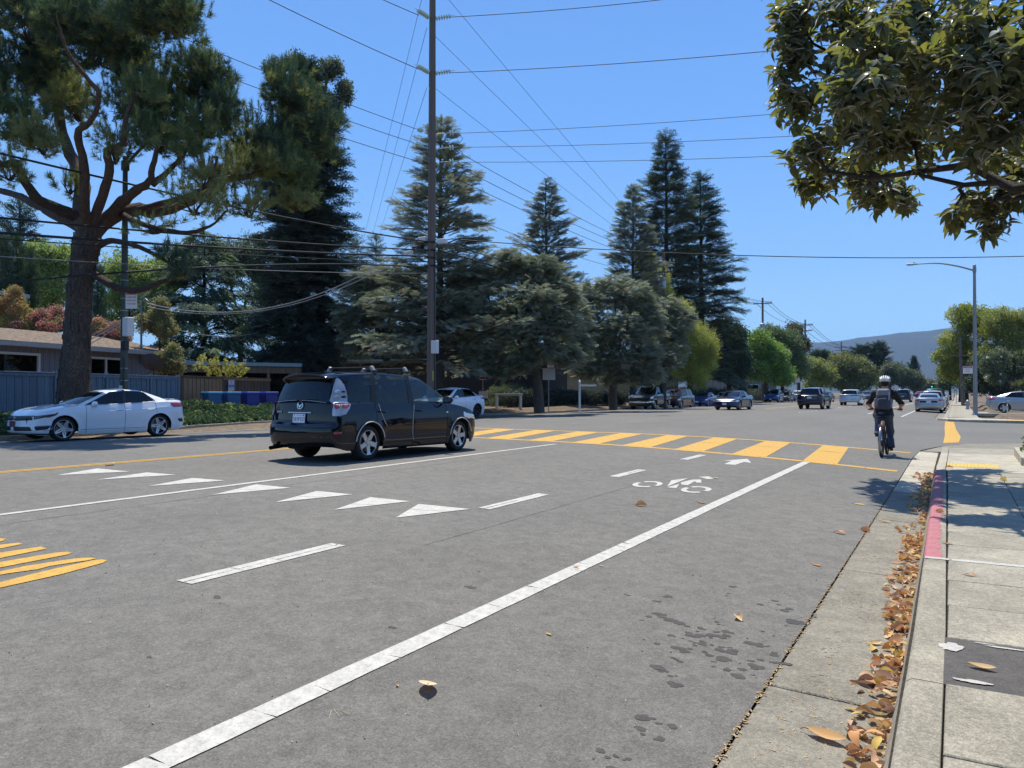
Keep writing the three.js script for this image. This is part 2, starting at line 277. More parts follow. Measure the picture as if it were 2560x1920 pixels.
  for (const [cx, cz] of [[-3.93, -10.78], [-3.2, -10.76]]) for (const [a0, a1] of [[0.25, 2.9], [3.3, 6.0]]) part(road, 'bicycle_symbol_wheel', sheet(ring(cx, cz, 0.19, 0.38, a0 + 0.5, a1 + 0.5)), M.white);
  for (const p of [[[-3.8, -11.47], [-3.68, -11.94], [-3.62, -10.73]], [[-3.6, -10.65], [-3.57, -11.14], [-3.46, -10.66]], [[-3.61, -11.33], [-3.57, -11.82], [-3.47, -11.92], [-3.35, -11.53], [-3.42, -11.5], [-3.48, -11.62], [-3.43, -11.1], [-3.51, -11.08]], [[-3.6, -12.22], [-3.5, -12.42], [-3.36, -12.3], [-3.34, -12.12], [-3.42, -12.05], [-3.5, -12.14]]]) part(road, 'bicycle_symbol_frame', sheet(p), M.white);
  part(road, 'bike_lane_arrow', sheet([[-3.8, -14.56], [-3.6, -14.6], [-3.6, -15.3], [-3.44, -15.2], [-3.7, -16.0], [-3.99, -15.25], [-3.84, -15.28]]), M.white);
  // yellow school crosswalk: two lines across and the bars between
  const near = (x) => -16.28 - (-1 - x) * 0.158, far = (x) => -21.35 - (-1.15 - x) * 0.11;
  { let x = -0.98; while (x > -22.2) { const x1 = Math.max(-22.2, x - rr(0.5, 0.9)); for (const [fn, wd] of [[near, 0.27], [far, 0.27]]) part(road, 'crosswalk_line_piece', sheet([[x, fn(x) + wd / 2], [x, fn(x) - wd / 2], [x1 + 0.012, fn(x1) - wd / 2], [x1 + 0.012, fn(x1) + wd / 2]]), M.yellow); x = x1; } }
  const bars = [[-2.74, -2.07, -3.03, -2.4], [-4.24, -3.5, -4.52, -3.85], [-5.58, -4.9, -5.98, -5.3], [-6.95, -6.2, -7.4, -6.75], [-8.35, -7.6, -8.95, -8.2], [-9.75, -9.0, -10.5, -9.7], [-11.2, -10.4, -12.1, -11.3], [-12.7, -11.9, -13.7, -12.9], [-14.2, -13.4, -15.3, -14.5], [-15.7, -14.9, -16.9, -16.1], [-17.2, -16.4, -18.4, -17.6], [-18.7, -17.9, -20, -19.2], [-20.2, -19.4, -21.6, -20.8]];
  for (const [a, b, c, d] of bars) { const g = 0.14, zl = near(a) - g, zr = near(b) - g, fl = far(c) + g, fr = far(d) + g, m = rr(0.3, 0.7), w = () => rr(-0.02, 0.02); const p = (s, t) => [lerp(lerp(a, c, t), lerp(b, d, t), s), lerp(lerp(zl, fl, t), lerp(zr, fr, t), s)]; const c1 = m + w(), c2 = m + w(); part(road, 'crosswalk_bar', sheet([p(0, 0), p(0, c1), p(0.5, m + w()), p(1, c2), p(1, 0)]), M.yellow); part(road, 'crosswalk_bar', sheet([p(0, c1 + 0.004), p(0, 1), p(1, 1), p(1, c2 + 0.004), p(0.5, m + 0.012)]), M.yellow); }
  // crosswalk line of the side street
  part(road, 'side_street_crosswalk_line', sheet([[-0.35, -26.2], [0.05, -26.7], [0.12, -30], [-0.02, -36], [-0.12, -45.2], [-0.52, -45.9], [-0.45, -38], [-0.36, -31]]), M.yellow);
  // lane markings farther on
  for (let z0 = -31; z0 > -330; z0 -= 7.4) { for (const x of [-8.45, -17.3]) if (z0 < -58 || x < -16) part(road, 'lane_dash', strip(x, z0, x, z0 - 2.4, 0.11, 0.005, 0.002, 1.2), M.white); }
  for (let z0 = -50; z0 > -58; z0 -= 1.6) part(road, 'lane_dash', strip(-8.45, z0, -8.45, z0 - 0.6, 0.12, 0.005, 0.002, 1), M.white);
  part(road, 'bike_lane_line', strip(-4.75, -52, -4.75, -150, 0.12, 0.005, 0.002, 4), M.white);
  part(road, 'parking_line', strip(-2.75, -49.5, -2.75, -150, 0.12, 0.005, 0.002, 4), M.white);
  part(road, 'edge_line', strip(-19.6, 14, -19.6, -17.5, 0.11), M.white);
  part(road, 'edge_line', strip(-20.3, -36, -20.3, -200, 0.11, 0.005, 0.002, 4), M.white);
  { const g = new THREE.CircleGeometry(0.36, 24).rotateX(-Math.PI / 2); part(road, 'manhole_cover', g.translate(-13.6, 0.256, -39.8), std({ color: lin(0.06, 0.055, 0.05), roughness: 0.6, metalness: 0.5 })); }
}
{ // dark drips and oil marks near the gutter
  const list = []; reseed(77);
  const blot = (x, z, r, sq) => { const k = 2 + Math.floor(rnd() * 5); for (let i = 0; i < k; i++) { const q = r * rr(0.35, 0.8), p = [], cx = x + rr(-r, r) * 0.8 * sq, cz = z + rr(-r, r) * 0.6, ph = rr(0, 9); for (let j = 0; j < 16; j++) { const a = (j / 16) * 2 * Math.PI, w = q * (1 + 0.5 * fbm(Math.cos(a) * 1.4 + ph, Math.sin(a) * 1.4, ph, 2)); p.push([cx + w * sq * Math.cos(a), cz + w * Math.sin(a)]); } list.push(sheet(p, 0.0012 + 0.0002 * i)); } };
  for (const [cx, cz, n, s] of [[-1.44, -5.7, 5, 0.12], [-1.12, -5.62, 7, 0.1], [-1.58, -4.72, 9, 0.14], [-1.3, -4.62, 26, 0.22], [-1.1, -4.42, 24, 0.2], [-1.22, -4.3, 9, 0.15], [-1.28, -3.84, 4, 0.1], [-1.15, -3.26, 7, 0.06], [-1.22, -2.9, 6, 0.05], [-1.0, -5.3, 7, 0.13], [-1.9, -5.0, 3, 0.2]]) for (let i = 0; i < n; i++) blot(cx + rr(-s, s) * 1.5, cz + rr(-s, s) * 1.5, rr(0.006, 0.05) * rr(0.4, 1), rr(0.9, 1.4));
  for (const [x, z] of [[-3.6, -2.5], [-2.9, -3.6], [-2.6, -4.1], [-3.0, -4.6], [-4.2, -3.4]]) blot(x, z, rr(0.012, 0.03), 1.3);
  const m = part(road, 'oil_stains', merge(list), std({ map: rep(T.asphalt, 1 / 2.2, 1 / 2.2), color: lin(0.22, 0.212, 0.2), roughness: 0.75 })); m.userData.kind = 'stuff';
}
{ // hairline paving seams
  reseed(79); const seam = (x0, z0, z1) => { const p = [], q = []; for (let z = z0; z > z1; z -= 0.22) { const x = x0 + 0.05 * fbm(z * 0.5, x0, 1, 3), w = 0.003 + 0.003 * rnd(); p.push([x - w, z]); q.unshift([x + w, z]); } return sheet(p.concat(q), 0.0015); }; for (const [x, a, b] of [[-7.85, 1, -15.8], [-4.05, -5.5, -10.5], [-11.9, -2, -15]]) part(road, 'seam', seam(x, a, b), std({ color: lin(0.06, 0.057, 0.052), roughness: 0.9 }));
}
{ // loose pale grit and stone chips scattered on the lanes
  reseed(78); const list = [];
  for (let i = 0; i < 900; i++) { const z = -1.6 - Math.pow(rnd(), 1.6) * 14, x = rr(-9, -0.9), s = rr(0.003, 0.009); const g = new THREE.TetrahedronGeometry(s); g.rotateX(rr(0, 3)).rotateY(rr(0, 3)); list.push(g.translate(x, roadY(x) + s * 0.3, z)); }
  const m = part(road, 'grit', merge(list), std({ color: lin(0.42, 0.40, 0.36), roughness: 0.9 })); m.userData.kind = 'stuff';
}

// right-hand gutter, kerb and pavement
const kerbX = curve([[30, -0.17], [-5, -0.2], [-13.5, -0.28], [-16.5, -0.33], [-30, -0.35]]);
const rampY = curve([[-15.4, 0.15], [-16.4, 0.13], [-18.2, 0.06], [-21.6, 0.025], [-26.4, 0.006], [-40, 0]]);
function slab(poly, yOf, thick = 0.09, bevel = 0.006) {   // a slab with eased edges: top polygon shrunk by the bevel, sides down
  const n = poly.length, c = poly.reduce((s, p) => [s[0] + p[0] / n, s[1] + p[1] / n], [0, 0]);
  const inn = poly.map(([x, z]) => { const dx = c[0] - x, dz = c[1] - z, l = Math.hypot(dx, dz); return [x + (dx / l) * bevel * 1.4, z + (dz / l) * bevel * 1.4]; });
  const pos = [], uv = [], idx = [];
  const add = (x, y, z) => { pos.push(x, y, z); uv.push(x + y * 0.3, z + y * 0.7); return pos.length / 3 - 1; };
  const sh = new THREE.ShapeGeometry(new THREE.Shape(inn.map(([x, z]) => new THREE.Vector2(x, -z))));
  const sp = sh.attributes.position, b0 = 0; for (let i = 0; i < sp.count; i++) add(sp.getX(i), yOf(sp.getX(i), -sp.getY(i)), -sp.getY(i)); for (const k of sh.index.array) idx.push(b0 + k);
  for (let i = 0; i < n; i++) {
    const j = (i + 1) % n, [x0, z0] = poly[i], [x1, z1] = poly[j], [a0, c0] = inn[i], [a1, c1] = inn[j];
    const q = (A, B, C, D) => { idx.push(A, B, C, A, C, D); };
    const y0 = yOf(x0, z0), y1 = yOf(x1, z1);
    q(add(a0, yOf(a0, c0), c0), add(x0, y0 - bevel, z0), add(x1, y1 - bevel, z1), add(a1, yOf(a1, c1), c1));
    q(add(x0, y0 - bevel, z0), add(x0, y0 - thick, z0), add(x1, y1 - thick, z1), add(x1, y1 - bevel, z1));
  }
  return meshGeo(pos, idx, uv);
}
const pavement = new THREE.Group(); structure(pavement, 'pavement');
{ reseed(202);
  const bed = std({ map: rep(T.soil, 1, 1), roughness: 1, color: lin(0.10, 0.085, 0.065) });
  part(pavement, 'joint_bed', merge([sheet([[-1.0, 6], [-0.2, 6], [-0.2, -26], [-0.95, -22]], -0.034, () => 0), sheet([[-0.17, 6], [2.1, 6], [2.1, -15.6], [-0.3, -15.6]], 0.128, () => 0)]), bed);
  const gy = (x, z) => lerp(0.0, -0.022, clamp((x - -0.86) / 0.5, 0, 1));
  const gj = [5, 1.9, -1.1, -4.1, -7.08, -10.1, -13.1, -16.2, -19.2, -22.2];
  for (let i = 0; i < gj.length - 1; i++) { const a = gj[i] - 0.008, b = gj[i + 1] + 0.008, e = (z) => rightEdgeX(z) + 0.011 + 0.006 * fbm(z * 1.3, 3, 1, 3); part(pavement, 'gutter_slab', slab([[e(a), a], [e(lerp(a, b, 0.5)) + rr(-0.004, 0.004), lerp(a, b, 0.5)], [e(b), b], [kerbX(b) - 0.062, b - rr(-0.03, 0.03)], [kerbX(a) - 0.062, a]], gy), gj[i] < -13 ? M.newConcrete : M.gutter); }
  part(pavement, 'gutter_slab', slab([[-0.8, -22.22], [-0.3, -24.9], [0.3, -26.3], [1.6, -27.1], [3.2, -27.35], [3.2, -24.4], [0.4, -23.8], [-0.2, -22.6], [-0.3, -22.2]], (x, z) => 0.004), M.gutter);
  // kerb stones
  for (let i = 0; i < gj.length - 2; i++) {
    let a = gj[i] - 0.004, b = gj[i + 1] + 0.004; if (b < -15.4) b = -15.4; if (a < -15.3) break;
    const prof = [[-0.075, -0.03], [-0.07, -0.02], [-0.045, 0.06], [-0.026, 0.115], [-0.016, 0.134], [0.0, 0.147], [0.018, 0.152], [0.135, 0.15], [0.142, 0.142], [0.142, 0.02]];
    const pos = [], uv = [], idx = [], N = 6;
    for (let s = 0; s <= N; s++) { const z = lerp(a, b, s / N), wob = 0.006 * fbm(z * 2, 1, 4, 2); let l = 0; prof.forEach(([x, y], k) => { if (k) l += Math.hypot(x - prof[k - 1][0], y - prof[k - 1][1]); pos.push(kerbX(z) + x + (k < 6 ? wob : 0), y, z); uv.push(l, z); }); }
    for (let s = 0; s < N; s++) for (let k = 0; k < prof.length - 1; k++) { const q = s * prof.length + k, w = prof.length; idx.push(q, q + w, q + 1, q + 1, q + w, q + w + 1); }
    const g = meshGeo(pos, idx, uv); if (g.attributes.normal.getY(6) < 0) { const ix = Array.from(g.index.array); for (let t = 0; t < ix.length; t += 3) [ix[t + 1], ix[t + 2]] = [ix[t + 2], ix[t + 1]]; g.setIndex(ix); g.computeVertexNormals(); }
    part(pavement, 'kerb_stone', g, M.concreteB);
  }
  { // worn red no-stopping paint on the kerb top and face, edge chipped along the pavement side
    const pos = [], uv = [], idx = []; let n = 0;
    for (let z = -7.2; z > -15.3; z -= 0.06) { const e = 0.112 - 0.04 * Math.max(0, fbm(z * 1.7, 4, 2, 4) + 0.15) * 2 - (fbm(z * 6, 1, 1, 2) > 0.12 ? 0.025 : 0); [[-0.0295, 0.115], [-0.019, 0.1365], [-0.002, 0.150], [0.018, 0.1545], [Math.max(0.05, e), 0.1530]].forEach(([x, y]) => { pos.push(kerbX(z) + x, y, z); uv.push(x + y, z); }); if (n) for (let k = 0; k < 4; k++) { const a = n * 5 + k, b = a - 5; idx.push(b, b + 1, a, b + 1, a + 1, a); } n++; }
    part(pavement, 'red_kerb_paint', meshGeo(pos, idx, uv), M.redPaint);
    const ragged = (x0, x1, z0, w) => { const A = [], B = []; for (let x = x0; x <= x1; x += 0.06) { A.push([x, z0 + 0.012 * fbm(x * 9, 2, 1, 2) * 2]); B.unshift([x, z0 - w + 0.035 * fbm(x * 7, 7, 2, 3) * 2]); } return A.concat(B); };
    part(pavement, 'white_paint_mark', sheet(ragged(-0.04, 2.0, -7.12, 0.09), 0.1535, () => 0), M.white);
    part(pavement, 'white_paint_mark', sheet([[-0.23, -7.12], [-0.06, -7.12], [-0.06, -7.19], [-0.23, -7.19]], 0.1555, () => 0), M.white);
  }
  // pavement flags, three to the row
  const zj = [6, 5.2, 4.4, 3.6, 2.8, 2.0, 1.2, 0.4, -0.4, -1.2, -2.0, -2.65, -3.3, -4.11]; for (let z = -4.9; z > -15.4; z -= 0.745) zj.push(z); zj.push(-15.4);
  for (let i = 0; i < zj.length - 1; i++) {
    if (zj[i] === -4.11) continue;
    const tilt = rr(-0.002, 0.002), tilt2 = rr(-0.003, 0.003);
    [[-0.055, 0.62], [0.627, 1.31], [1.317, 2.05]].forEach(([x0, x1], k) => { const a = zj[i] - 0.004, b = zj[i + 1] + 0.004, o = kerbX(zj[i]) + 0.2; const xa = k ? x0 : x0 + o * 0.9 + 0.004; part(pavement, 'paving_slab', slab([[xa, a], [xa, b], [x1, b], [x1, a]], (x, z) => 0.15 + tilt + tilt2 * (x - 0.5), 0.06, 0.005), rnd() < 0.5 ? M.concrete : M.concreteB); });
  }
  // asphalt trench patch with flakes of old white paint
  part(pavement, 'asphalt_patch', slab([[-0.16, -4.115], [-0.17, -4.5], [-0.17, -4.895], [2.05, -4.895], [2.05, -4.115]], (x, z) => 0.147 + 0.004 * fbm(x * 3, z * 3, 1, 2)), std({ map: rep(T.asphalt, 1 / 1.2, 1 / 1.2), bumpMap: rep(T.asphaltBump, 1 / 1.2, 1 / 1.2), bumpScale: 0.005, roughness: 0.9, color: lin(0.50, 0.475, 0.455) }));
  const flake = (cx, cz, w, h, s) => { const p = []; for (let i = 0; i < 26; i++) { const a = (i / 26) * 2 * Math.PI, q = 1 + 0.6 * fbm(Math.cos(a) * 2 + s, Math.sin(a) * 2, s, 3) * 1.6; p.push([cx + w * q * Math.cos(a), cz + h * q * Math.sin(a)]); } return sheet(p, 0.1525, () => 0); };
  part(pavement, 'paint_flake', flake(-0.03, -4.72, 0.055, 0.075, 3.1), M.white); part(pavement, 'paint_flake', flake(0.06, -4.2, 0.08, 0.022, 5.3), M.white); part(pavement, 'paint_flake', flake(0.22, -4.83, 0.09, 0.012, 8.2), M.white); part(pavement, 'paint_flake', flake(0.12, -4.86, 0.05, 0.008, 2.2), M.white);
  // kerb ramp with its yellow panel of domes
  const ry = (x, z) => rampY(z);
  for (const [a, b] of [[-15.4, -16.4], [-16.4, -17.95], [-17.95, -21.6], [-21.6, -23.9]]) { const m = a > -21 ? M.newConcrete : M.concreteB; part(pavement, 'ramp_slab', slab([[kerbX(a) + 0.0, a - 0.005], [kerbX(b) + 0.0, b + 0.005], [-0.185, b + 0.005], [-0.185, a - 0.005]], ry, 0.12), m); if (a === -16.4) part(pavement, 'ramp_slab', slab([[0.7, a - 0.005], [0.7, b + 0.005], [2.0, b + 0.005], [2.0, a - 0.005]], ry, 0.12), m); else part(pavement, 'ramp_slab', slab([[-0.175, a - 0.005], [-0.175, b + 0.005], [2.0, b + 0.005], [2.0, a - 0.005]], ry, 0.12), m); }
  const tact = std({ color: lin(0.72, 0.50, 0.10), roughness: 0.7, map: rep(T.paint, 2, 2) });
  const panel = part(pavement, 'tactile_panel', slab([[-0.17, -16.42], [-0.17, -17.94], [0.69, -17.94], [0.69, -16.42]], (x, z) => rampY(z) + 0.006, 0.1), tact);
  const domes = []; for (let i = 0; i < 14; i++) for (let k = 0; k < 25; k++) { const z = -16.46 - k * 0.06, x = -0.14 + i * 0.06; domes.push(new THREE.SphereGeometry(0.021, 7, 3, 0, 6.283, 0, 1.2).scale(1, 0.5, 1).translate(x, rampY(z) + 0.005, z)); }
  const dm = part(panel, 'dome', merge(domes), tact); dm.userData.kind = 'stuff';
  part(pavement, 'planter_kerb', merge([slab([[1.1, -18.2], [1.16, -21.5], [1.3, -21.5], [1.24, -18.2]], () => 0.22, 0.3), slab([[1.1, -18.05], [2.0, -17.0], [2.05, -17.12], [1.2, -18.18]], () => 0.22, 0.3)]), M.newConcrete);
}
const farPavement = new THREE.Group(); structure(farPavement, 'far_pavement');
{ reseed(203);
  part(farPavement, 'corner_slab', slab([[-0.9, -47.6], [-0.4, -46.2], [0.6, -45.2], [3, -44.7], [40, -44.6], [40, -46.4], [3, -46.4], [1.2, -47.5], [1.0, -49]], () => 0.13, 0.2, 0.02), M.newConcrete);
  part(farPavement, 'yellow_ramp_patch', sheet([[1.9, -45.0], [3.4, -44.95], [3.6, -45.7], [2.4, -45.9]], 0.135, () => 0), std({ color: lin(0.72, 0.50, 0.16), roughness: 0.8 }));
  for (let z = -49; z > -140; z -= 4) part(farPavement, 'paving_slab', slab([[-0.42, z - 0.02], [-0.42, z - 3.98], [1.05, z - 3.98], [1.05, z - 0.02]], () => 0.13, 0.15, 0.008), M.concrete);
  part(farPavement, 'paving_strip', slab([[-0.42, -141], [-0.42, -500], [1.05, -500], [1.05, -141]], () => 0.13, 0.15, 0.008), M.concrete);
  for (let z = -48; z > -140; z -= 6) part(farPavement, 'kerb_stone', slab([[-0.62, z - 0.01], [-0.62, z - 5.99], [-0.43, z - 5.99], [-0.43, z - 0.01]], () => 0.13, 0.2, 0.015), M.concreteB);
  part(farPavement, 'gutter_strip', slab([[-1.08, -48.6], [-1.08, -300], [-0.63, -300], [-0.63, -47.5]], () => 0.004, 0.2, 0.006), M.gutter);
  part(farPavement, 'driveway', slab([[1.07, -58.5], [1.07, -62.5], [30, -62.5], [30, -58.5]], () => 0.15, 0.2, 0.01), M.concrete);
}
const leftKerb = new THREE.Group(); structure(leftKerb, 'left_kerb');
{ // kerb on the far side of the road, in stones of about three metres
  const zs = []; for (let z = 14; z > -27; z -= 3) zs.push(z); const zs2 = []; for (let z = -36; z > -260; z -= z > -80 ? 3 : 12) zs2.push(z);
  for (const list of [zs, zs2]) for (let i = 0; i < list.length - 1; i++) {
    const a = list[i] - 0.01, b = list[i + 1] + 0.01, m = (a + b) / 2, y = (x) => 0.3;
    part(leftKerb, 'kerb_stone', slab([[leftKerbX(a), a], [leftKerbX(m), m], [leftKerbX(b), b], [leftKerbX(b) - 0.17, b], [leftKerbX(m) - 0.17, m], [leftKerbX(a) - 0.17, a]], y, 0.25, 0.015), M.concrete);
  }
  part(leftKerb, 'driveway_apron', slab([[leftKerbX(-27) - 0.02, -27], [leftKerbX(-31) - 0.02, -31], [leftKerbX(-36) - 0.02, -36], [-30, -37], [-52, -38], [-52, -28], [-29, -28]], (x, z) => lerp(0.17, 0.3, smooth(-25, -29, x)), 0.2, 0.01), std({ map: rep(T.asphalt, 0.5, 0.5), color: lin(0.8, 0.8, 0.8), roughness: 0.9 }));
  // earth behind the kerb: bare parkway soil with duff
  const pos = [], uv = [], idx = []; let n = 0;
  for (let z = 14; z > -400; z -= z > -80 ? 1.5 : 20) { if (z < -26 && z > -37) { n = 0; continue; } const x0 = leftKerbX(z) - 0.16; [0, 0.6, 1.4, 2.4, 3.4, 6].forEach((o) => { const x = x0 - o; const hump = z < -38 && z > -56 ? 0.3 * Math.exp(-(((o - 1.6) / 1.2) ** 2)) * (0.6 + fbm(x, z * 0.5, 2, 2)) : 0; pos.push(x, 0.27 + o * 0.035 + hump + (o > 0.3 ? 0.03 * fbm(x * 1.7, z * 1.7, 1, 2) : 0), z); uv.push(x, z); }); if (n) { const b = pos.length / 3 - 12; for (let k = 0; k < 5; k++) { const a = b + k; idx.push(a, a + 6, a + 1, a + 1, a + 6, a + 7); } } n++; }
  part(leftKerb, 'parkway_soil', meshGeo(pos, idx, uv), std({ map: rep(T.soil, 0.8, 0.8), bumpMap: rep(T.soil, 0.8, 0.8), bumpScale: 0.03, roughness: 1, color: lin(0.48, 0.40, 0.32) }));
}

// ---------------------------------------------------------------- vehicles
const spl = (tab) => (x) => {   // smooth interpolation through [x, y] points (x rising)
  const n = tab.length; if (x <= tab[0][0]) return tab[0][1]; if (x >= tab[n - 1][0]) return tab[n - 1][1];
  let i = 1; while (tab[i][0] < x) i++;
  const m = (k) => { if (k <= 0 || k >= n - 1) return 0; const a = (tab[k][1] - tab[k - 1][1]) / (tab[k][0] - tab[k - 1][0]), b = (tab[k + 1][1] - tab[k][1]) / (tab[k + 1][0] - tab[k][0]); return a * b <= 0 ? 0 : (2 * a * b) / (a + b); };
  const [x0, y0] = tab[i - 1], [x1, y1] = tab[i], h = x1 - x0, t = (x - x0) / h, m0 = i === 1 ? (y1 - y0) / h : m(i - 1), m1 = i === n - 1 ? (y1 - y0) / h : m(i);
  return y0 * (1 + 2 * t) * (1 - t) ** 2 + m0 * h * t * (1 - t) ** 2 + y1 * t * t * (3 - 2 * t) + m1 * h * t * t * (t - 1);
};
const paint = (r, g, b, o = {}) => phys({ color: lin(r, g, b), roughness: 0.32, metalness: 0.15, clearcoat: 1, clearcoatRoughness: 0.035, specularIntensity: 0.35, ...o });
const CM = {
  glassClear: phys({ color: lin(0.62, 0.72, 0.68), roughness: 0.0, transmission: 1, thickness: 0, ior: 1.5 }),
  glassTint: phys({ color: lin(0.3, 0.35, 0.36), roughness: 0.0, transmission: 1, thickness: 0, ior: 1.5 }),
  glassDark: phys({ color: lin(0.035, 0.04, 0.05), roughness: 0.0, transmission: 1, thickness: 0, ior: 1.5 }),
  rubber: std({ color: lin(0.018, 0.018, 0.019), roughness: 0.85 }),
  trim: std({ color: lin(0.012, 0.012, 0.013), roughness: 0.5 }),
  gap: std({ color: lin(0.004, 0.004, 0.005), roughness: 0.9 }),
  under: std({ color: lin(0.012, 0.012, 0.012), roughness: 0.95 }),
  alloy: std({ color: lin(0.52, 0.52, 0.53), roughness: 0.32, metalness: 0.85 }),
  alloyDark: std({ color: lin(0.03, 0.03, 0.032), roughness: 0.35, metalness: 0.5 }),
  chrome: std({ color: lin(0.75, 0.76, 0.77), roughness: 0.12, metalness: 1 }),
  satin: std({ color: lin(0.45, 0.45, 0.45), roughness: 0.4, metalness: 0.8 }),
  lens: phys({ color: lin(0.78, 0.8, 0.82), roughness: 0.08, metalness: 0.55, clearcoat: 1 }),
  lensClear: phys({ color: lin(0.92, 0.93, 0.94), roughness: 0.05, transmission: 1, thickness: 0 }),
  red: phys({ color: lin(0.42, 0.012, 0.012), roughness: 0.15, clearcoat: 1 }),
  redDark: phys({ color: lin(0.16, 0.006, 0.008), roughness: 0.12, clearcoat: 1 }),
  amber: phys({ color: lin(0.55, 0.16, 0.02), roughness: 0.2, clearcoat: 1 }),
  seat: std({ color: lin(0.028, 0.028, 0.03), roughness: 0.95 }),
  disc: std({ color: lin(0.22, 0.21, 0.2), roughness: 0.4, metalness: 0.7 }),
};
function plateMat(text, head = 'California') { return std({ roughness: 0.45, map: canvasTex(256, 128, (c, w, h) => { c.fillStyle = '#dde0e4'; c.fillRect(0, 0, w, h); c.fillStyle = '#b8404a'; c.font = 'italic 26px serif'; c.textAlign = 'center'; c.fillText(head, w / 2, 28); c.fillStyle = '#8a1c2a'; c.fillRect(w - 46, 8, 30, 20); c.fillStyle = '#3c6b46'; c.fillRect(16, 8, 26, 14); c.fillStyle = '#1d2f66'; c.font = 'bold 74px sans-serif'; c.save(); c.translate(w / 2, 104); c.scale(0.82, 1.08); c.fillText(text, 0, 0); c.restore(); }) }); }
const plateBlank = std({ color: lin(0.55, 0.57, 0.6), roughness: 0.5 });
function compact(g) {   // drop vertices that no face uses
  const ix = g.index.array, p = g.attributes.position, nn = g.attributes.normal, uv = g.attributes.uv, m = new Map(), P = [], N = [], U = [], I = [];
  for (const k of ix) { if (!m.has(k)) { m.set(k, m.size); P.push(p.getX(k), p.getY(k), p.getZ(k)); N.push(nn.getX(k), nn.getY(k), nn.getZ(k)); if (uv) U.push(uv.getX(k), uv.getY(k)); } I.push(m.get(k)); }
  const q = new THREE.BufferGeometry(); q.setAttribute('position', new THREE.Float32BufferAttribute(P, 3)); q.setAttribute('normal', new THREE.Float32BufferAttribute(N, 3)); if (uv) q.setAttribute('uv', new THREE.Float32BufferAttribute(U, 2)); q.setIndex(I); return q;
}
function weld(list, tol = 1e-4) { let g = merge(list); g.deleteAttribute('normal'); g.deleteAttribute('uv'); g = mergeVertices(g, tol); g.computeVertexNormals(); return g; }
const both = (fn) => weld([fn(1), fn(-1)], 2e-4);
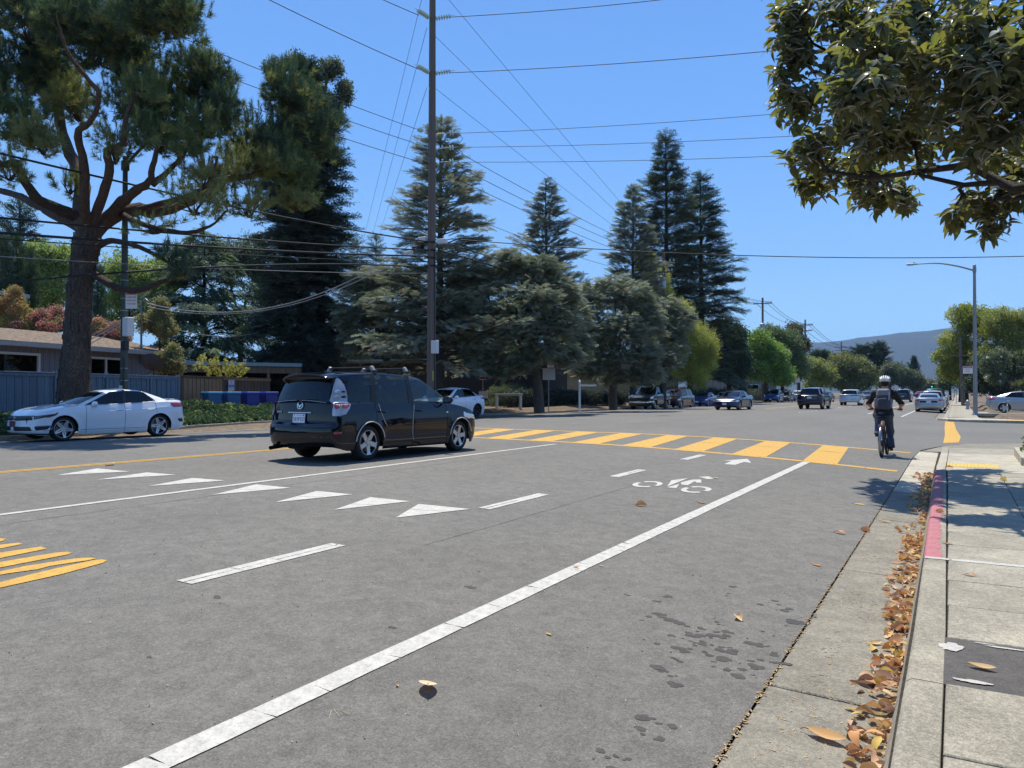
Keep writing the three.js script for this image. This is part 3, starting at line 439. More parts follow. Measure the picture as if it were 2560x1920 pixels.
// wheels ---------------------------------------------------------
const spokeShapes = {};
function wheelGeos(R, w, rimR, style) {
  const key = [R, w, rimR, style].join(); if (spokeShapes[key]) return spokeShapes[key];
  const h = w / 2, tyre = new THREE.LatheGeometry([[rimR, -h * 0.82], [rimR + 0.012, -h * 0.96], [lerp(rimR, R, 0.55), -h * 1.04], [R - 0.022, -h * 0.93], [R - 0.004, -h * 0.72], [R, -h * 0.4], [R, 0], [R, h * 0.4], [R - 0.004, h * 0.72], [R - 0.022, h * 0.93], [lerp(rimR, R, 0.55), h * 1.04], [rimR + 0.012, h * 0.96], [rimR, h * 0.82]].map(([r, y]) => new THREE.Vector2(r, y)), 44).rotateZ(-Math.PI / 2);
  const rim = new THREE.LatheGeometry([[rimR + 0.004, h * 0.84], [rimR - 0.004, h * 0.9], [rimR - 0.014, h * 0.86], [rimR - 0.022, h * 0.6], [rimR - 0.03, h * 0.1], [rimR - 0.05, -h * 0.7]].map(([r, y]) => new THREE.Vector2(r, y)), 40).rotateZ(-Math.PI / 2);
  const back = new THREE.CylinderGeometry(rimR - 0.035, rimR - 0.035, 0.01, 28).rotateZ(-Math.PI / 2).translate(-h * 0.2, 0, 0);
  const disc = new THREE.CylinderGeometry(rimR * 0.72, rimR * 0.72, 0.018, 28).rotateZ(-Math.PI / 2).translate(h * 0.12, 0, 0);
  const spokes = [], n = style === 'civic' ? 10 : style === 'five' ? 5 : style === 'steel' ? 8 : style === 'multi' ? 10 : 5;
  for (let k = 0; k < n; k++) {
    const a = (k / n) * 2 * Math.PI; let p;
    const r1 = rimR - 0.008;
    if (style === 'five') p = [[0.035, -0.032], [0.07, -0.042], [r1 * 0.8, -0.036], [r1, -0.06], [r1, 0.06], [r1 * 0.8, 0.036], [0.07, 0.042], [0.035, 0.032]];
    else if (style === 'civic') { const s = k % 2 ? 1 : -1; p = [[0.03, -0.012], [0.09, -0.016], [r1 * 0.62, -0.015 + s * 0.02], [r1, s * 0.062 - 0.018], [r1, s * 0.062 + 0.018], [r1 * 0.6, 0.017 + s * 0.02], [0.09, 0.016], [0.03, 0.012]]; }
    else if (style === 'multi') p = [[0.03, -0.014], [r1, -0.02], [r1, 0.02], [0.03, 0.014]];
    else p = [[0.035, -0.03], [r1, -0.045], [r1, 0.045], [0.035, 0.03]];
    const g = new THREE.ExtrudeGeometry(new THREE.Shape(p.map(([x, y]) => new THREE.Vector2(x, y))), { depth: 0.016, bevelEnabled: true, bevelSize: 0.004, bevelThickness: 0.005, bevelSegments: 2 });
    g.rotateZ(a); const q = g.attributes.position;   // dish: the spokes rise slightly to the rim
    for (let i = 0; i < q.count; i++) { const r = Math.hypot(q.getX(i), q.getY(i)); q.setZ(i, q.getZ(i) + 0.018 * (r / rimR) ** 2); }
    g.computeVertexNormals(); g.rotateY(Math.PI / 2); g.translate(h * 0.62, 0, 0); spokes.push(g);
  }
  const hub = new THREE.CylinderGeometry(0.036, 0.05, 0.04, 18).rotateZ(-Math.PI / 2).translate(h * 0.72, 0, 0), nuts = [];
  for (let k = 0; k < 5; k++) { const a = (k / 5) * 6.283 + 0.6; nuts.push(new THREE.CylinderGeometry(0.011, 0.011, 0.03, 8).rotateZ(-Math.PI / 2).translate(h * 0.72, Math.cos(a) * 0.062, Math.sin(a) * 0.062)); }
  return (spokeShapes[key] = { tyre, rim: merge([...spokes, hub, new THREE.TorusGeometry(rimR - 0.006, 0.008, 6, 36).rotateY(Math.PI / 2).translate(h * 0.84, 0, 0)]), back: merge([back, rim]), disc, nuts: merge(nuts) });
}
function addWheel(car, x, z, side, s, detail) {
  const g = wheelGeos(s.wheelR, s.tyreW, s.rimR, s.rim), w = new THREE.Group(); w.name = 'wheel'; w.position.set(x, s.wheelR, z); if (side < 0) w.rotation.y = Math.PI; w.rotation.order = 'YXZ'; w.rotation.x = (s.spin || 0) + z * 1.7; car.add(w);
  part(w, 'tyre', g.tyre, CM.rubber); part(w, 'rim', g.rim, s.rimMat || CM.alloy); part(w, 'rim_back', g.back, CM.under);
  if (detail) { part(w, 'brake_disc', g.disc, CM.disc); part(w, 'lug_nuts', g.nuts, CM.alloyDark).userData.kind = 'stuff'; }
  return w;
}
// body -----------------------------------------------------------
// s: len, W (half width), front/rear cap lengths, top(z) shoulder line, sill, axles, section insets; local axes: +x right, front towards -z
function makeCar(s, name, label, pos, turn, group) {
  const car = thing(name, label, 'car', pos, turn, group), zf = -s.len / 2, zr = s.len / 2, hi = s.detail !== 0;
  const topOf = spl(s.top), sideIn = spl(s.sideIn), frontIn = spl(s.frontIn), rearIn = spl(s.rearIn);
  const sillF = s.sill || 0.2, AR = s.archR || s.wheelR + 0.05;
  const arch = (z) => { let y = 0; for (const a of s.axles) { const d = Math.abs(z - a); if (d < AR) y = Math.max(y, s.wheelR + Math.sqrt(AR * AR - d * d)); } return y; };
  const bottomOf = spl(s.bottom || [[zf, 0.24], [zf + 0.5, 0.2], [zr - 0.5, 0.2], [zr, 0.28]]);
  // stations
  const st = [], NC = hi ? 16 : 9, pw = s.capPow || 2.6;
  const cap = (a, L) => ({ w: s.W * Math.pow(Math.sin(a), 2 / pw), d: L * (1 - Math.pow(Math.max(0, Math.cos(a)), 2 / pw)) });   // from centre (a = 0) to side (a = 90 deg)
  for (let i = 0; i < NC; i++) { const a = (i / NC) * (Math.PI / 2), c = cap(a, s.capF); st.push([c.w, zf + s.capF - s.capF * Math.pow(Math.max(0, Math.cos(a)), 2 / pw)]); }
  const zz = new Set(); const M1 = hi ? 46 : 20; for (let i = 0; i <= M1; i++) zz.add(lerp(zf + s.capF, zr - s.capR, i / M1));
  for (const a of s.axles) for (let k = -10; k <= 10; k++) { const z = a + AR * Math.sin((k / 10) * Math.PI / 2) * 1.0001; if (z > zf + s.capF && z < zr - s.capR) zz.add(z); }
  const planW = spl(s.plan || [[zf, 1], [zr, 1]]);
  for (const z of [...zz].sort((a, b) => a - b)) st.push([s.W * planW(z), z]);
  for (let i = NC - 1; i >= 0; i--) { const a = (i / NC) * (Math.PI / 2); st.push([s.W * planW(zr) * Math.pow(Math.sin(a), 2 / pw), zr - s.capR + s.capR * Math.pow(Math.max(0, Math.cos(a)), 2 / pw)]); }
  const n = st.length, nrm = st.map((p, i) => { const a = st[Math.max(0, i - 1)], b = st[Math.min(n - 1, i + 1)]; let tx = b[0] - a[0], tz = b[1] - a[1]; if (i === 0) { tx = 1; tz = 0; } if (i === n - 1) { tx = -1; tz = 0; } const l = Math.hypot(tx, tz) || 1; return [tz / l, -tx / l]; });
  const bodyPt = (i, y, side = 1, off = 0) => {   // i may be fractional
    const k = clamp(Math.floor(i), 0, n - 2), t = i - k, w = lerp(st[k][0], st[k + 1][0], t), z = lerp(st[k][1], st[k + 1][1], t); let nx = lerp(nrm[k][0], nrm[k + 1][0], t), nz = lerp(nrm[k][1], nrm[k + 1][1], t); const l = Math.hypot(nx, nz) || 1; nx /= l; nz /= l;
    const inset = nx * nx * sideIn(y) + nz * nz * (nz < 0 ? frontIn(y) : rearIn(y)) - off;
    let x = w - nx * inset; const flare = s.flare ? s.flare * Math.max(0, ...s.axles.map((a) => Math.exp(-(((Math.hypot(z - a, y - s.wheelR) - AR) / 0.07) ** 2)))) * Math.abs(nx) : 0;
    return V((Math.max(0, x) + flare) * side, y, z - nz * inset);
  };
  const stAtZ = (z) => { let k = 0; while (k < n - 2 && st[k + 1][1] < z) k++; return k + clamp((z - st[k][1]) / Math.max(1e-6, st[k + 1][1] - st[k][1]), 0, 1); };
  const NV = hi ? 16 : 9, doors = s.doors || [];
  const doorOf = (z) => doors.findIndex(([a, b]) => z > a && z < b);
  for (const part_ of [-1, ...(hi ? doors.map((_, i) => i) : [])]) for (const side of part_ < 0 ? [0] : [1, -1]) {
    // one grid over the whole shell for normals, cut into body and doors
    const pos = [], uv = [], idx = [];
    const sides = part_ < 0 ? [1, -1] : [side];
    for (const sd of sides) {
      const b0 = pos.length / 3;
      for (let i = 0; i < n; i++) { const z = st[i][1], yb = Math.max(bottomOf(z), arch(z)), yt = Math.max(topOf(z), yb + 0.02); for (let v = 0; v <= NV; v++) { const q = Math.pow(v / NV, 0.9), p = bodyPt(i, lerp(yb, yt, q), sd); pos.push(p.x, p.y, p.z); uv.push(z, p.y); } }
      for (let i = 0; i < n - 1; i++) { const d = hi ? doorOf((st[i][1] + st[i + 1][1]) / 2) : -1; if (d !== part_) continue; for (let v = 0; v < NV; v++) { const a = b0 + i * (NV + 1) + v, w = NV + 1; if (sd > 0) idx.push(a, a + 1, a + w, a + 1, a + w + 1, a + w); else idx.push(a, a + w, a + 1, a + 1, a + w, a + w + 1); } }
    }
    if (part_ < 0) {   // hood and deck rows between the two upper edges
      const NS = hi ? 14 : 8, b0 = pos.length / 3, crown = s.crown || 0.05;
      for (let i = 0; i < n; i++) { const p = bodyPt(i, topOf(st[i][1])); for (let k = 0; k <= NS; k++) { const u = -1 + (2 * k) / NS, z = p.z; const ridge = s.hoodRidge && z < zf + 1.3 ? s.hoodRidge * Math.exp(-(((Math.abs(u) - 0.72) / 0.16) ** 2)) * smooth(zf + 0.1, zf + 0.5, z) : 0; pos.push(p.x * u, p.y + crown * (1 - Math.pow(Math.abs(u), 2.4)) * clamp(p.x / s.W, 0, 1) + ridge, z); uv.push(p.x * u, z); } }
      for (let i = 0; i < n - 1; i++) for (let k = 0; k < NS; k++) { const a = b0 + i * (NS + 1) + k, w = NS + 1; idx.push(a, a + w, a + 1, a + 1, a + w, a + w + 1); }
    }
    let g = meshGeo(pos, idx, uv);
    if (part_ < 0) { g.deleteAttribute('uv'); g.deleteAttribute('normal'); g = mergeVertices(compact((g.computeVertexNormals(), g)), 1e-4); g.deleteAttribute('normal'); g = mergeVertices(g, 1e-4); g.computeVertexNormals(); } else g = compact(g);
    const m = part(car, part_ < 0 ? 'body' : 'door', g, s.paint);
    if (part_ >= 0 && hi && s.handles) { const [a, b] = doors[part_], y = s.handleY, zh = b - 0.16, i0 = stAtZ(zh - 0.11), i1 = stAtZ(zh + 0.09), p0 = bodyPt(i0, y, side, 0.026), p1 = bodyPt(i1, y + 0.012, side, 0.026), pm = p0.clone().lerp(p1, 0.5).add(V(side * 0.012, 0, 0)); part(m, 'door_handle', tube([bodyPt(i0, y, side, -0.006), p0, pm, p1, bodyPt(i1, y + 0.012, side, -0.006)], [0.009, 0.013, 0.014, 0.013, 0.009], 7), s.handleMat || s.paint); }
  }
  // helpers that lay thin curved panels on the shell: corners in (z or station, y)
  const patch = (quad, side, off, nu = 8, nv = 5) => {   // quad: four [station, y] corners, ccw seen from outside on the right side
    const pos = [], idx = [], uv = []; for (let j = 0; j <= nv; j++) for (let i = 0; i <= nu; i++) { const u = i / nu, v = j / nv; const a = lerp(lerp(quad[0][0], quad[1][0], u), lerp(quad[3][0], quad[2][0], u), v), y = lerp(lerp(quad[0][1], quad[1][1], u), lerp(quad[3][1], quad[2][1], u), v); const e = Math.min(u, 1 - u) < 1e-6 || Math.min(v, 1 - v) < 1e-6 ? -0.012 : 0; const p = bodyPt(a, y, side, off + e); pos.push(p.x, p.y, p.z); uv.push(u, v); }
    for (let j = 0; j < nv; j++) for (let i = 0; i < nu; i++) { const a = j * (nu + 1) + i, w = nu + 1; if (side > 0) idx.push(a, a + w, a + 1, a + 1, a + w, a + w + 1); else idx.push(a, a + 1, a + w, a + 1, a + w + 1, a + w); }
    return meshGeo(pos, idx, uv);
  };
  const lineOn = (pts, side, r, off = 0.001, seg = 5) => tube(pts.map(([i, y]) => bodyPt(i, y, side, off)), r, seg);
  const api = { gh: (...a) => gh(...a), s, car, bodyPt, patch, lineOn, stAtZ, n, NC, zf, zr, st, topOf };
  // underbody and wheel wells
  { const und = [box(s.W * 1.72, 0.12, s.len * 0.86, 0, sillF + 0.12, 0), box(s.W * 1.3, s.top[0][1] * 0.5, s.len * 0.95, 0, sillF + 0.28, 0)]; for (const a of s.axles) for (const sd of [1, -1]) und.push(new THREE.CylinderGeometry(AR + 0.004, AR + 0.004, 0.36, 26, 1, true, 0, Math.PI).rotateZ(Math.PI / 2).rotateX(0).translate(sd * (s.W - 0.2), s.wheelR, a)); part(car, 'underbody', merge(und), CM.under); }
  for (const a of s.axles) for (const sd of [1, -1]) addWheel(car, sd * (s.W - s.tyreW / 2 - (s.wheelIn ?? 0.035)), a, sd, s, hi);
  // greenhouse: posts from front centre to rear centre, base [x, z] and roof [x, z]; kinds fill the spans between
  const roofY = spl(s.roof), P = s.posts, spans = s.spans, belt = s.belt ? spl(s.belt) : topOf;
  const gh = (k, t, v, side, off = 0) => {   // post index k + fraction t, height fraction v
    const a = P[k], b = P[k + 1]; let bx, bz, tx, tz;
    const bow = spans[k].bow || 0;
    bx = lerp(a[0], b[0], t); tx = lerp(a[2], b[2], t);
    if (bow) { const q = k === 0 ? t : 1 - t; bz = k === 0 ? lerp(a[1], b[1], q ** 2.2) : lerp(b[1], a[1], q ** 2.2); tz = k === 0 ? lerp(a[3], b[3], q ** 2.2) : lerp(b[3], a[3], q ** 2.2); }
    else { bz = lerp(a[1], b[1], t); tz = lerp(a[3], b[3], t); }
    const sideways = clamp(bx / P[2][0], 0, 1) ** 3;
    const by = (belt(bz) - 0.01) + (s.crown || 0.05) * (1 - sideways) * 0.8, ty = roofY(tz) + (s.roofCrown || 0.04) * (1 - clamp(tx / P[2][2], 0, 1) ** 2) ;
    const B = V(bx, by, bz), Tt = V(tx, ty, tz), p = B.lerp(Tt, v), bul = (s.bulge || 0.02) * 4 * v * (1 - v) - off;
    let nx = sideways, nz = (k === 0 ? -1 : k === P.length - 2 ? 1 : 0) * (1 - sideways); const l = Math.hypot(nx, nz) || 1;
    return V(Math.max(0, p.x + (nx / l) * -off * -1 * 0 + (nx / l) * (bul)) * side, p.y + (k === 0 || k === P.length - 2 ? (bul * 0.5) * (1 - sideways) : 0), p.z + (nz / l) * bul);
  };
  const frames = []; const rows = [0, s.glassV0 || 0.05, 0.3, 0.55, 0.78, s.glassV1 || 0.94, 1];
  spans.forEach((sp, k) => {
    const m = sp.n || (hi ? 8 : 5);
    const grid = (sides, v0, v1, t0, t1, off) => { const pos = [], idx = [], uv = []; for (const sd of sides) { const vs = rows.filter((v) => v >= v0 - 1e-6 && v <= v1 + 1e-6), b0 = pos.length / 3; for (let i = 0; i <= m; i++) for (const v of vs) { const p = gh(k, lerp(t0, t1, i / m), v, sd, off); pos.push(p.x, p.y, p.z); uv.push(i / m, v); } const w = vs.length; for (let i = 0; i < m; i++) for (let v = 0; v < w - 1; v++) { const a = b0 + i * w + v; if (sd > 0) idx.push(a, a + 1, a + w, a + 1, a + w + 1, a + w); else idx.push(a, a + w, a + 1, a + 1, a + w, a + w + 1); } } return meshGeo(pos, idx, uv); };
    if (sp.kind === 'pillar') { if (sp.black) for (const sd of [1, -1]) part(car, 'pillar', grid([sd], 0, 1, 0, 1, 0), CM.trim); else frames.push(grid([1, -1], 0, 1, 0, 1, 0)); return; }
    const v0 = sp.v0 ?? rows[1], v1 = sp.v1 ?? rows[5]; if (!rows.includes(v0)) { rows.push(v0); rows.sort((a, b) => a - b); }
    const glass = sp.glass || s.glass;
    frames.push(grid([1, -1], 0, v0, 0, 1, 0), grid([1, -1], v1, 1, 0, 1, 0));
    if (k === 0 || k === P.length - 2) { part(car, k === 0 ? 'windscreen' : 'rear_window', weld([grid([1, -1], v0, v1, 0, 1, 0.006)], 1e-3), glass); }
    else for (const sd of [1, -1]) part(car, 'side_window', grid([sd], v0, v1, 0, 1, 0.006), glass);
  });
  { // roof skin
    const pos = [], idx = [], uv = [], NS = hi ? 14 : 8; let rowsN = 0;
    spans.forEach((sp, k) => { const m = sp.n || (hi ? 8 : 5); for (let i = k ? 1 : 0; i <= m; i++) { const p = gh(k, i / m, 1, 1); for (let q = 0; q <= NS; q++) { const u = -1 + (2 * q) / NS; const own = (s.roofCrown || 0.04) * (1 - clamp(p.x / P[2][2], 0, 1) ** 2); pos.push(p.x * u, p.y - own + own + (s.roofCrown || 0.04) * (1 - u * u) * clamp(p.x / P[2][2], 0, 1) ** 2, p.z); uv.push(p.x * u, p.z); } rowsN++; } });
    for (let i = 0; i < rowsN - 1; i++) for (let q = 0; q < NS; q++) { const a = i * (NS + 1) + q, w = NS + 1; idx.push(a, a + w, a + 1, a + 1, a + w, a + w + 1); }
    part(car, 'roof', weld([meshGeo(pos, idx, uv), ...frames], 5e-4), s.paint);
  }
  // cabin
  { const g = [], z0 = P[0][1], zR = P[P.length - 1][1], fy = 0.42, w = s.W * 0.78, seatRows = s.seats || [lerp(z0, zR, 0.42), lerp(z0, zR, 0.72)];
    g.push(box(w * 2, 0.06, zR - z0, 0, fy, (z0 + zR) / 2), rbox(w * 2, 0.2, 0.4, 0.06, 0, topOf(z0) - 0.1, z0 + 0.22));
    seatRows.forEach((z, k) => { for (const x of k ? [-w * 0.62, 0, w * 0.62] : [-w * 0.5, w * 0.5]) { g.push(rbox(0.46, 0.16, 0.5, 0.06, x, fy + 0.22, z - 0.2), rbox(0.46, 0.62, 0.16, 0.07, x, fy + 0.5, z + 0.06, 0, -0.2), rbox(0.26, 0.17, 0.1, 0.045, x, Math.min(fy + 0.93, s.roof[1][1] - 0.2), z + 0.15, 0, -0.15)); } });
    part(car, 'seats', merge(g), CM.seat);
    const wh = new THREE.TorusGeometry(0.18, 0.015, 6, 20).rotateX(-0.4).translate(-w * 0.5, topOf(z0) + 0.02, z0 + 0.55); part(car, 'steering_wheel', wh, CM.trim); }
  // door and panel gaps
  if (hi) { for (const sd of [1, -1]) { const ds = new Set(doors.flat()); for (const z of ds) { const i = stAtZ(z), yb = Math.max(bottomOf(z), arch(z)) + 0.03, pts = []; for (let q = 0; q <= 10; q++) pts.push([i, lerp(yb, topOf(z) - 0.01, q / 10)]); part(car, 'panel_gap', lineOn(pts, sd, 0.0045, 0.0005), s.gapMat || CM.gap); } if (s.sillLine) { const pts = []; for (let z = s.sillLine[0]; z <= s.sillLine[1]; z += 0.1) pts.push([stAtZ(z), s.sillLine[2]]); part(car, 'panel_gap', lineOn(pts, sd, 0.004, 0.0005), CM.gap); } } }
  // mirrors
  if (s.mirror) for (const sd of [1, -1]) { const [x, y, z] = s.mirror, m = part(car, 'door_mirror', (() => { const g = new THREE.SphereGeometry(1, 16, 10).scale(0.125, 0.08, 0.075); const q = g.attributes.position; for (let i = 0; i < q.count; i++) if (q.getZ(i) > 0.03) q.setZ(i, 0.03); g.computeVertexNormals(); return merge([g, rod([-0.11 * sd, -0.05, 0], [0, -0.03, 0], 0.022, 0.028, 8)]); })(), s.mirrorMat || s.paint); m.position.set((x + 0.1) * sd, y, z); part(m, 'mirror_glass', new THREE.CircleGeometry(1, 16).scale(0.1, 0.062, 1).translate(0, 0, 0.0325), CM.chrome); }
  if (s.extra) s.extra(api);
  return car;
}
const quadOf = (i0, i1, y0, y1, a = 0, b = 0) => [[i0, y0], [i1, y0 + a], [i1, y1 + b], [i0, y1]];

const sideStd = [[0.18, 0.06], [0.3, 0.025], [0.5, 0.004], [0.68, 0], [0.82, 0.012], [0.95, 0.045], [1.1, 0.085], [1.3, 0.12]];
const baseMinivan = () => ({ len: 4.61, W: 0.875, capF: 0.62, capR: 0.36, capPow: 3.1, wheelR: 0.318, tyreW: 0.205, rimR: 0.222, rim: 'five', axles: [-1.43, 1.32], sill: 0.2, flare: 0.012,
  top: [[-2.305, 0.66], [-2.2, 0.72], [-1.9, 0.83], [-1.5, 0.93], [-1.1, 0.985], [-0.4, 1.0], [0.6, 1.015], [1.6, 1.03], [2.1, 1.03], [2.305, 1.02]], bottom: [[-2.305, 0.22], [-1.9, 0.17], [1.8, 0.2], [2.1, 0.26], [2.305, 0.3]],
  sideIn: sideStd, frontIn: [[0.2, 0.12], [0.35, 0.02], [0.5, 0], [0.62, 0.05], [0.75, 0.16], [0.9, 0.4]], rearIn: [[0.28, 0.07], [0.36, 0.01], [0.5, 0], [0.6, 0.005], [0.655, 0.03], [0.67, 0.115], [0.8, 0.12], [1.03, 0.15]],
  roof: [[-0.75, 1.4], [-0.4, 1.475], [0.1, 1.535], [0.8, 1.56], [1.4, 1.545], [2.1, 1.49]], roofCrown: 0.045, crown: 0.06, bulge: 0.022,
  posts: [[0, -1.66, 0, -0.66], [0.64, -1.46, 0.53, -0.52], [0.755, -1.34, 0.6, -0.42], [0.79, 0.0, 0.645, 0.0], [0.79, 0.15, 0.645, 0.1], [0.785, 1.06, 0.64, 0.98], [0.78, 1.2, 0.635, 1.1], [0.755, 1.86, 0.61, 1.6], [0.66, 2.13, 0.54, 1.93], [0, 2.19, 0, 2.0]],
  spans: [{ kind: 'glass', bow: 1, glass: CM.glassClear }, { kind: 'pillar', n: 3 }, { kind: 'glass', glass: CM.glassClear }, { kind: 'pillar', black: 1, n: 2 }, { kind: 'glass' }, { kind: 'pillar', black: 1, n: 2 }, { kind: 'glass' }, { kind: 'pillar', n: 4 }, { kind: 'glass', bow: 1 }],
  glass: CM.glassTint, doors: [[-0.98, 0.07], [0.07, 1.13]], handles: 1, handleY: 0.86, mirror: [0.83, 1.06, -0.92], sillLine: [-0.95, 0.95, 0.3], seats: [-0.25, 0.65, 1.4], mirrorMat: CM.trim });
const baseSedan = () => ({ len: 4.63, W: 0.9, capF: 0.62, capR: 0.45, capPow: 2.5, wheelR: 0.322, tyreW: 0.22, rimR: 0.242, rim: 'civic', axles: [-1.4, 1.3], sill: 0.18, flare: 0.018,
  top: [[-2.315, 0.66], [-2.2, 0.72], [-1.8, 0.82], [-1.3, 0.905], [-0.9, 0.94], [-0.2, 0.955], [0.6, 0.985], [1.3, 1.03], [1.9, 1.055], [2.2, 1.05], [2.315, 1.03]], bottom: [[-2.315, 0.2], [-1.9, 0.16], [1.8, 0.18], [2.1, 0.24], [2.315, 0.3]],
  sideIn: [[0.16, 0.075], [0.28, 0.03], [0.42, 0.02], [0.6, 0.006], [0.74, 0], [0.84, 0.018], [0.95, 0.06], [1.1, 0.12]], frontIn: [[0.18, 0.1], [0.3, 0.0], [0.48, 0.02], [0.6, 0.05], [0.7, 0.12], [0.85, 0.35]], rearIn: [[0.26, 0.1], [0.4, 0.015], [0.52, 0], [0.64, 0.03], [0.8, 0.06], [0.95, 0.06], [1.05, 0.09]],
  roof: [[-0.25, 1.29], [0.05, 1.35], [0.4, 1.378], [0.75, 1.36], [1.15, 1.28]], roofCrown: 0.035, crown: 0.045, bulge: 0.02, hoodRidge: 0.02,
  posts: [[0, -1.16, 0, -0.2], [0.62, -0.98, 0.47, -0.08], [0.745, -0.86, 0.555, 0.02], [0.79, 0.22, 0.6, 0.3], [0.79, 0.3, 0.6, 0.37], [0.735, 1.3, 0.565, 0.93], [0.58, 1.72, 0.46, 1.08], [0, 1.86, 0, 1.16]],
  spans: [{ kind: 'glass', bow: 1, glass: CM.glassClear }, { kind: 'pillar', n: 3 }, { kind: 'glass' }, { kind: 'pillar', black: 1, n: 2 }, { kind: 'glass' }, { kind: 'pillar', n: 5 }, { kind: 'glass', bow: 1 }],
  glass: CM.glassDark, doors: [[-0.82, 0.26], [0.26, 1.2]], handles: 1, handleY: 0.8, mirror: [0.84, 0.98, -0.62], sillLine: [-0.95, 0.95, 0.29], seats: [-0.05, 0.85] });
const baseSUV = () => ({ len: 4.55, W: 0.92, capF: 0.5, capR: 0.36, capPow: 2.9, wheelR: 0.345, tyreW: 0.225, rimR: 0.24, rim: 'five', axles: [-1.35, 1.3], sill: 0.26, flare: 0.02,
  top: [[-2.275, 0.82], [-2.1, 0.9], [-1.6, 0.98], [-1.1, 1.04], [-0.4, 1.06], [0.8, 1.09], [1.7, 1.12], [2.275, 1.1]], bottom: [[-2.275, 0.3], [-1.9, 0.24], [1.8, 0.25], [2.275, 0.36]],
  sideIn: [[0.24, 0.06], [0.4, 0.015], [0.6, 0], [0.8, 0.004], [0.95, 0.02], [1.1, 0.06], [1.3, 0.1]], frontIn: [[0.28, 0.08], [0.45, 0], [0.6, 0.01], [0.75, 0.05], [0.9, 0.14], [1.0, 0.3]], rearIn: [[0.34, 0.06], [0.45, 0], [0.62, 0], [0.7, 0.07], [0.9, 0.08], [1.12, 0.11]],
  roof: [[-0.6, 1.48], [-0.2, 1.58], [0.4, 1.62], [1.2, 1.6], [2.0, 1.53]], roofCrown: 0.04, crown: 0.05, bulge: 0.02,
  posts: [[0, -1.3, 0, -0.5], [0.66, -1.12, 0.55, -0.38], [0.77, -1.0, 0.62, -0.28], [0.81, 0.1, 0.66, 0.12], [0.81, 0.22, 0.66, 0.22], [0.8, 1.15, 0.65, 1.05], [0.795, 1.27, 0.64, 1.15], [0.76, 1.85, 0.61, 1.6], [0.68, 2.1, 0.56, 1.86], [0, 2.16, 0, 1.94]],
  spans: [{ kind: 'glass', bow: 1, glass: CM.glassClear }, { kind: 'pillar', n: 3 }, { kind: 'glass', glass: CM.glassTint }, { kind: 'pillar', black: 1, n: 2 }, { kind: 'glass' }, { kind: 'pillar', black: 1, n: 2 }, { kind: 'glass' }, { kind: 'pillar', n: 4 }, { kind: 'glass', bow: 1 }],
  glass: CM.glassDark, doors: [[-0.9, 0.16], [0.16, 1.2]], handles: 1, handleY: 0.93, mirror: [0.85, 1.12, -0.75], sillLine: [-0.9, 0.9, 0.36], seats: [-0.1, 0.9] });
function scaled(b, kx, ky, kz) {
  const yz = (t) => t.map(([z, y]) => [z * kz, y * ky]), ya = (t) => t.map(([y, i]) => [y * ky, i]);
  return { ...b, len: b.len * kz, W: b.W * kx, axles: b.axles.map((a) => a * kz), top: yz(b.top), bottom: yz(b.bottom), roof: yz(b.roof), sideIn: ya(b.sideIn), frontIn: ya(b.frontIn), rearIn: ya(b.rearIn), posts: b.posts.map(([a, c, d, e]) => [a * kx, c * kz, d * kx, e * kz]), doors: b.doors.map(([a, c]) => [a * kz, c * kz]), handleY: b.handleY * ky, mirror: b.mirror && [b.mirror[0] * kx, b.mirror[1] * ky, b.mirror[2] * kz], sillLine: b.sillLine && [b.sillLine[0] * kz, b.sillLine[1] * kz, b.sillLine[2] * ky], seats: b.seats.map((z) => z * kz) };
}
function plateOn(a, rear, y, mat, name = 'licence_plate') { const p = a.bodyPt(rear ? a.n - 1 : 0, y, 1, 0.016); const m = part(a.car, name, rbox(0.305, 0.155, 0.008, 0.004), plateBlank); m.position.copy(p); m.rotation.set(rear ? -0.1 : 0, rear ? 0 : Math.PI, 0); if (mat) { part(m, 'plate_print', new THREE.PlaneGeometry(0.295, 0.147).translate(0, 0, 0.0052), mat); } return m; }
// generic lamps and grille for the smaller cars
function stdFront(a, y0, y1, o = {}) {
  const { car, patch, NC } = a, c = NC / 16;
  for (const sd of [1, -1]) part(car, 'headlight', patch(quadOf(9.5 * c, 16.5 * c, y0, y1, 0.03, 0.06), sd, 0.012), CM.lens);
  part(car, 'grille', both((sd) => patch(quadOf(0, 8.6 * c, y0 - 0.02, y1 - 0.03), sd, 0.008)), o.grille || CM.trim);
  part(car, 'lower_grille', both((sd) => patch(quadOf(0, 10 * c, 0.27, 0.4), sd, 0.006)), CM.trim);
  if (o.chrome) part(car, 'grille_bar', both((sd) => patch(quadOf(0, 8.6 * c, y1 - 0.09, y1 - 0.045), sd, 0.022)), CM.chrome);
  plateOn(a, false, o.plateY || 0.45, null);
}
function stdRear(a, y0, y1, o = {}) {
  const { car, patch, NC, n } = a, c = NC / 16, R = (i) => n - 1 - i * c;
  for (const sd of [1, -1]) { part(car, 'tail_light', patch([[R(17), y0 + 0.03], [R(o.in || 8.5), y0], [R(o.in || 8.5), y1], [R(17), y1]], sd, 0.012), o.lamp || CM.red); part(car, 'reflector', patch([[R(13), 0.4], [R(9), 0.4], [R(9), 0.44], [R(13), 0.44]], sd, 0.008), CM.redDark); }
  part(car, 'boot_gap', both((sd) => a.lineOn([0, 3, 6, 9, 11].map((i) => [R(i), o.gapY || 0.62]), sd, 0.005)), CM.gap);
  plateOn(a, true, o.plateY || 0.76, o.plate || null);
}

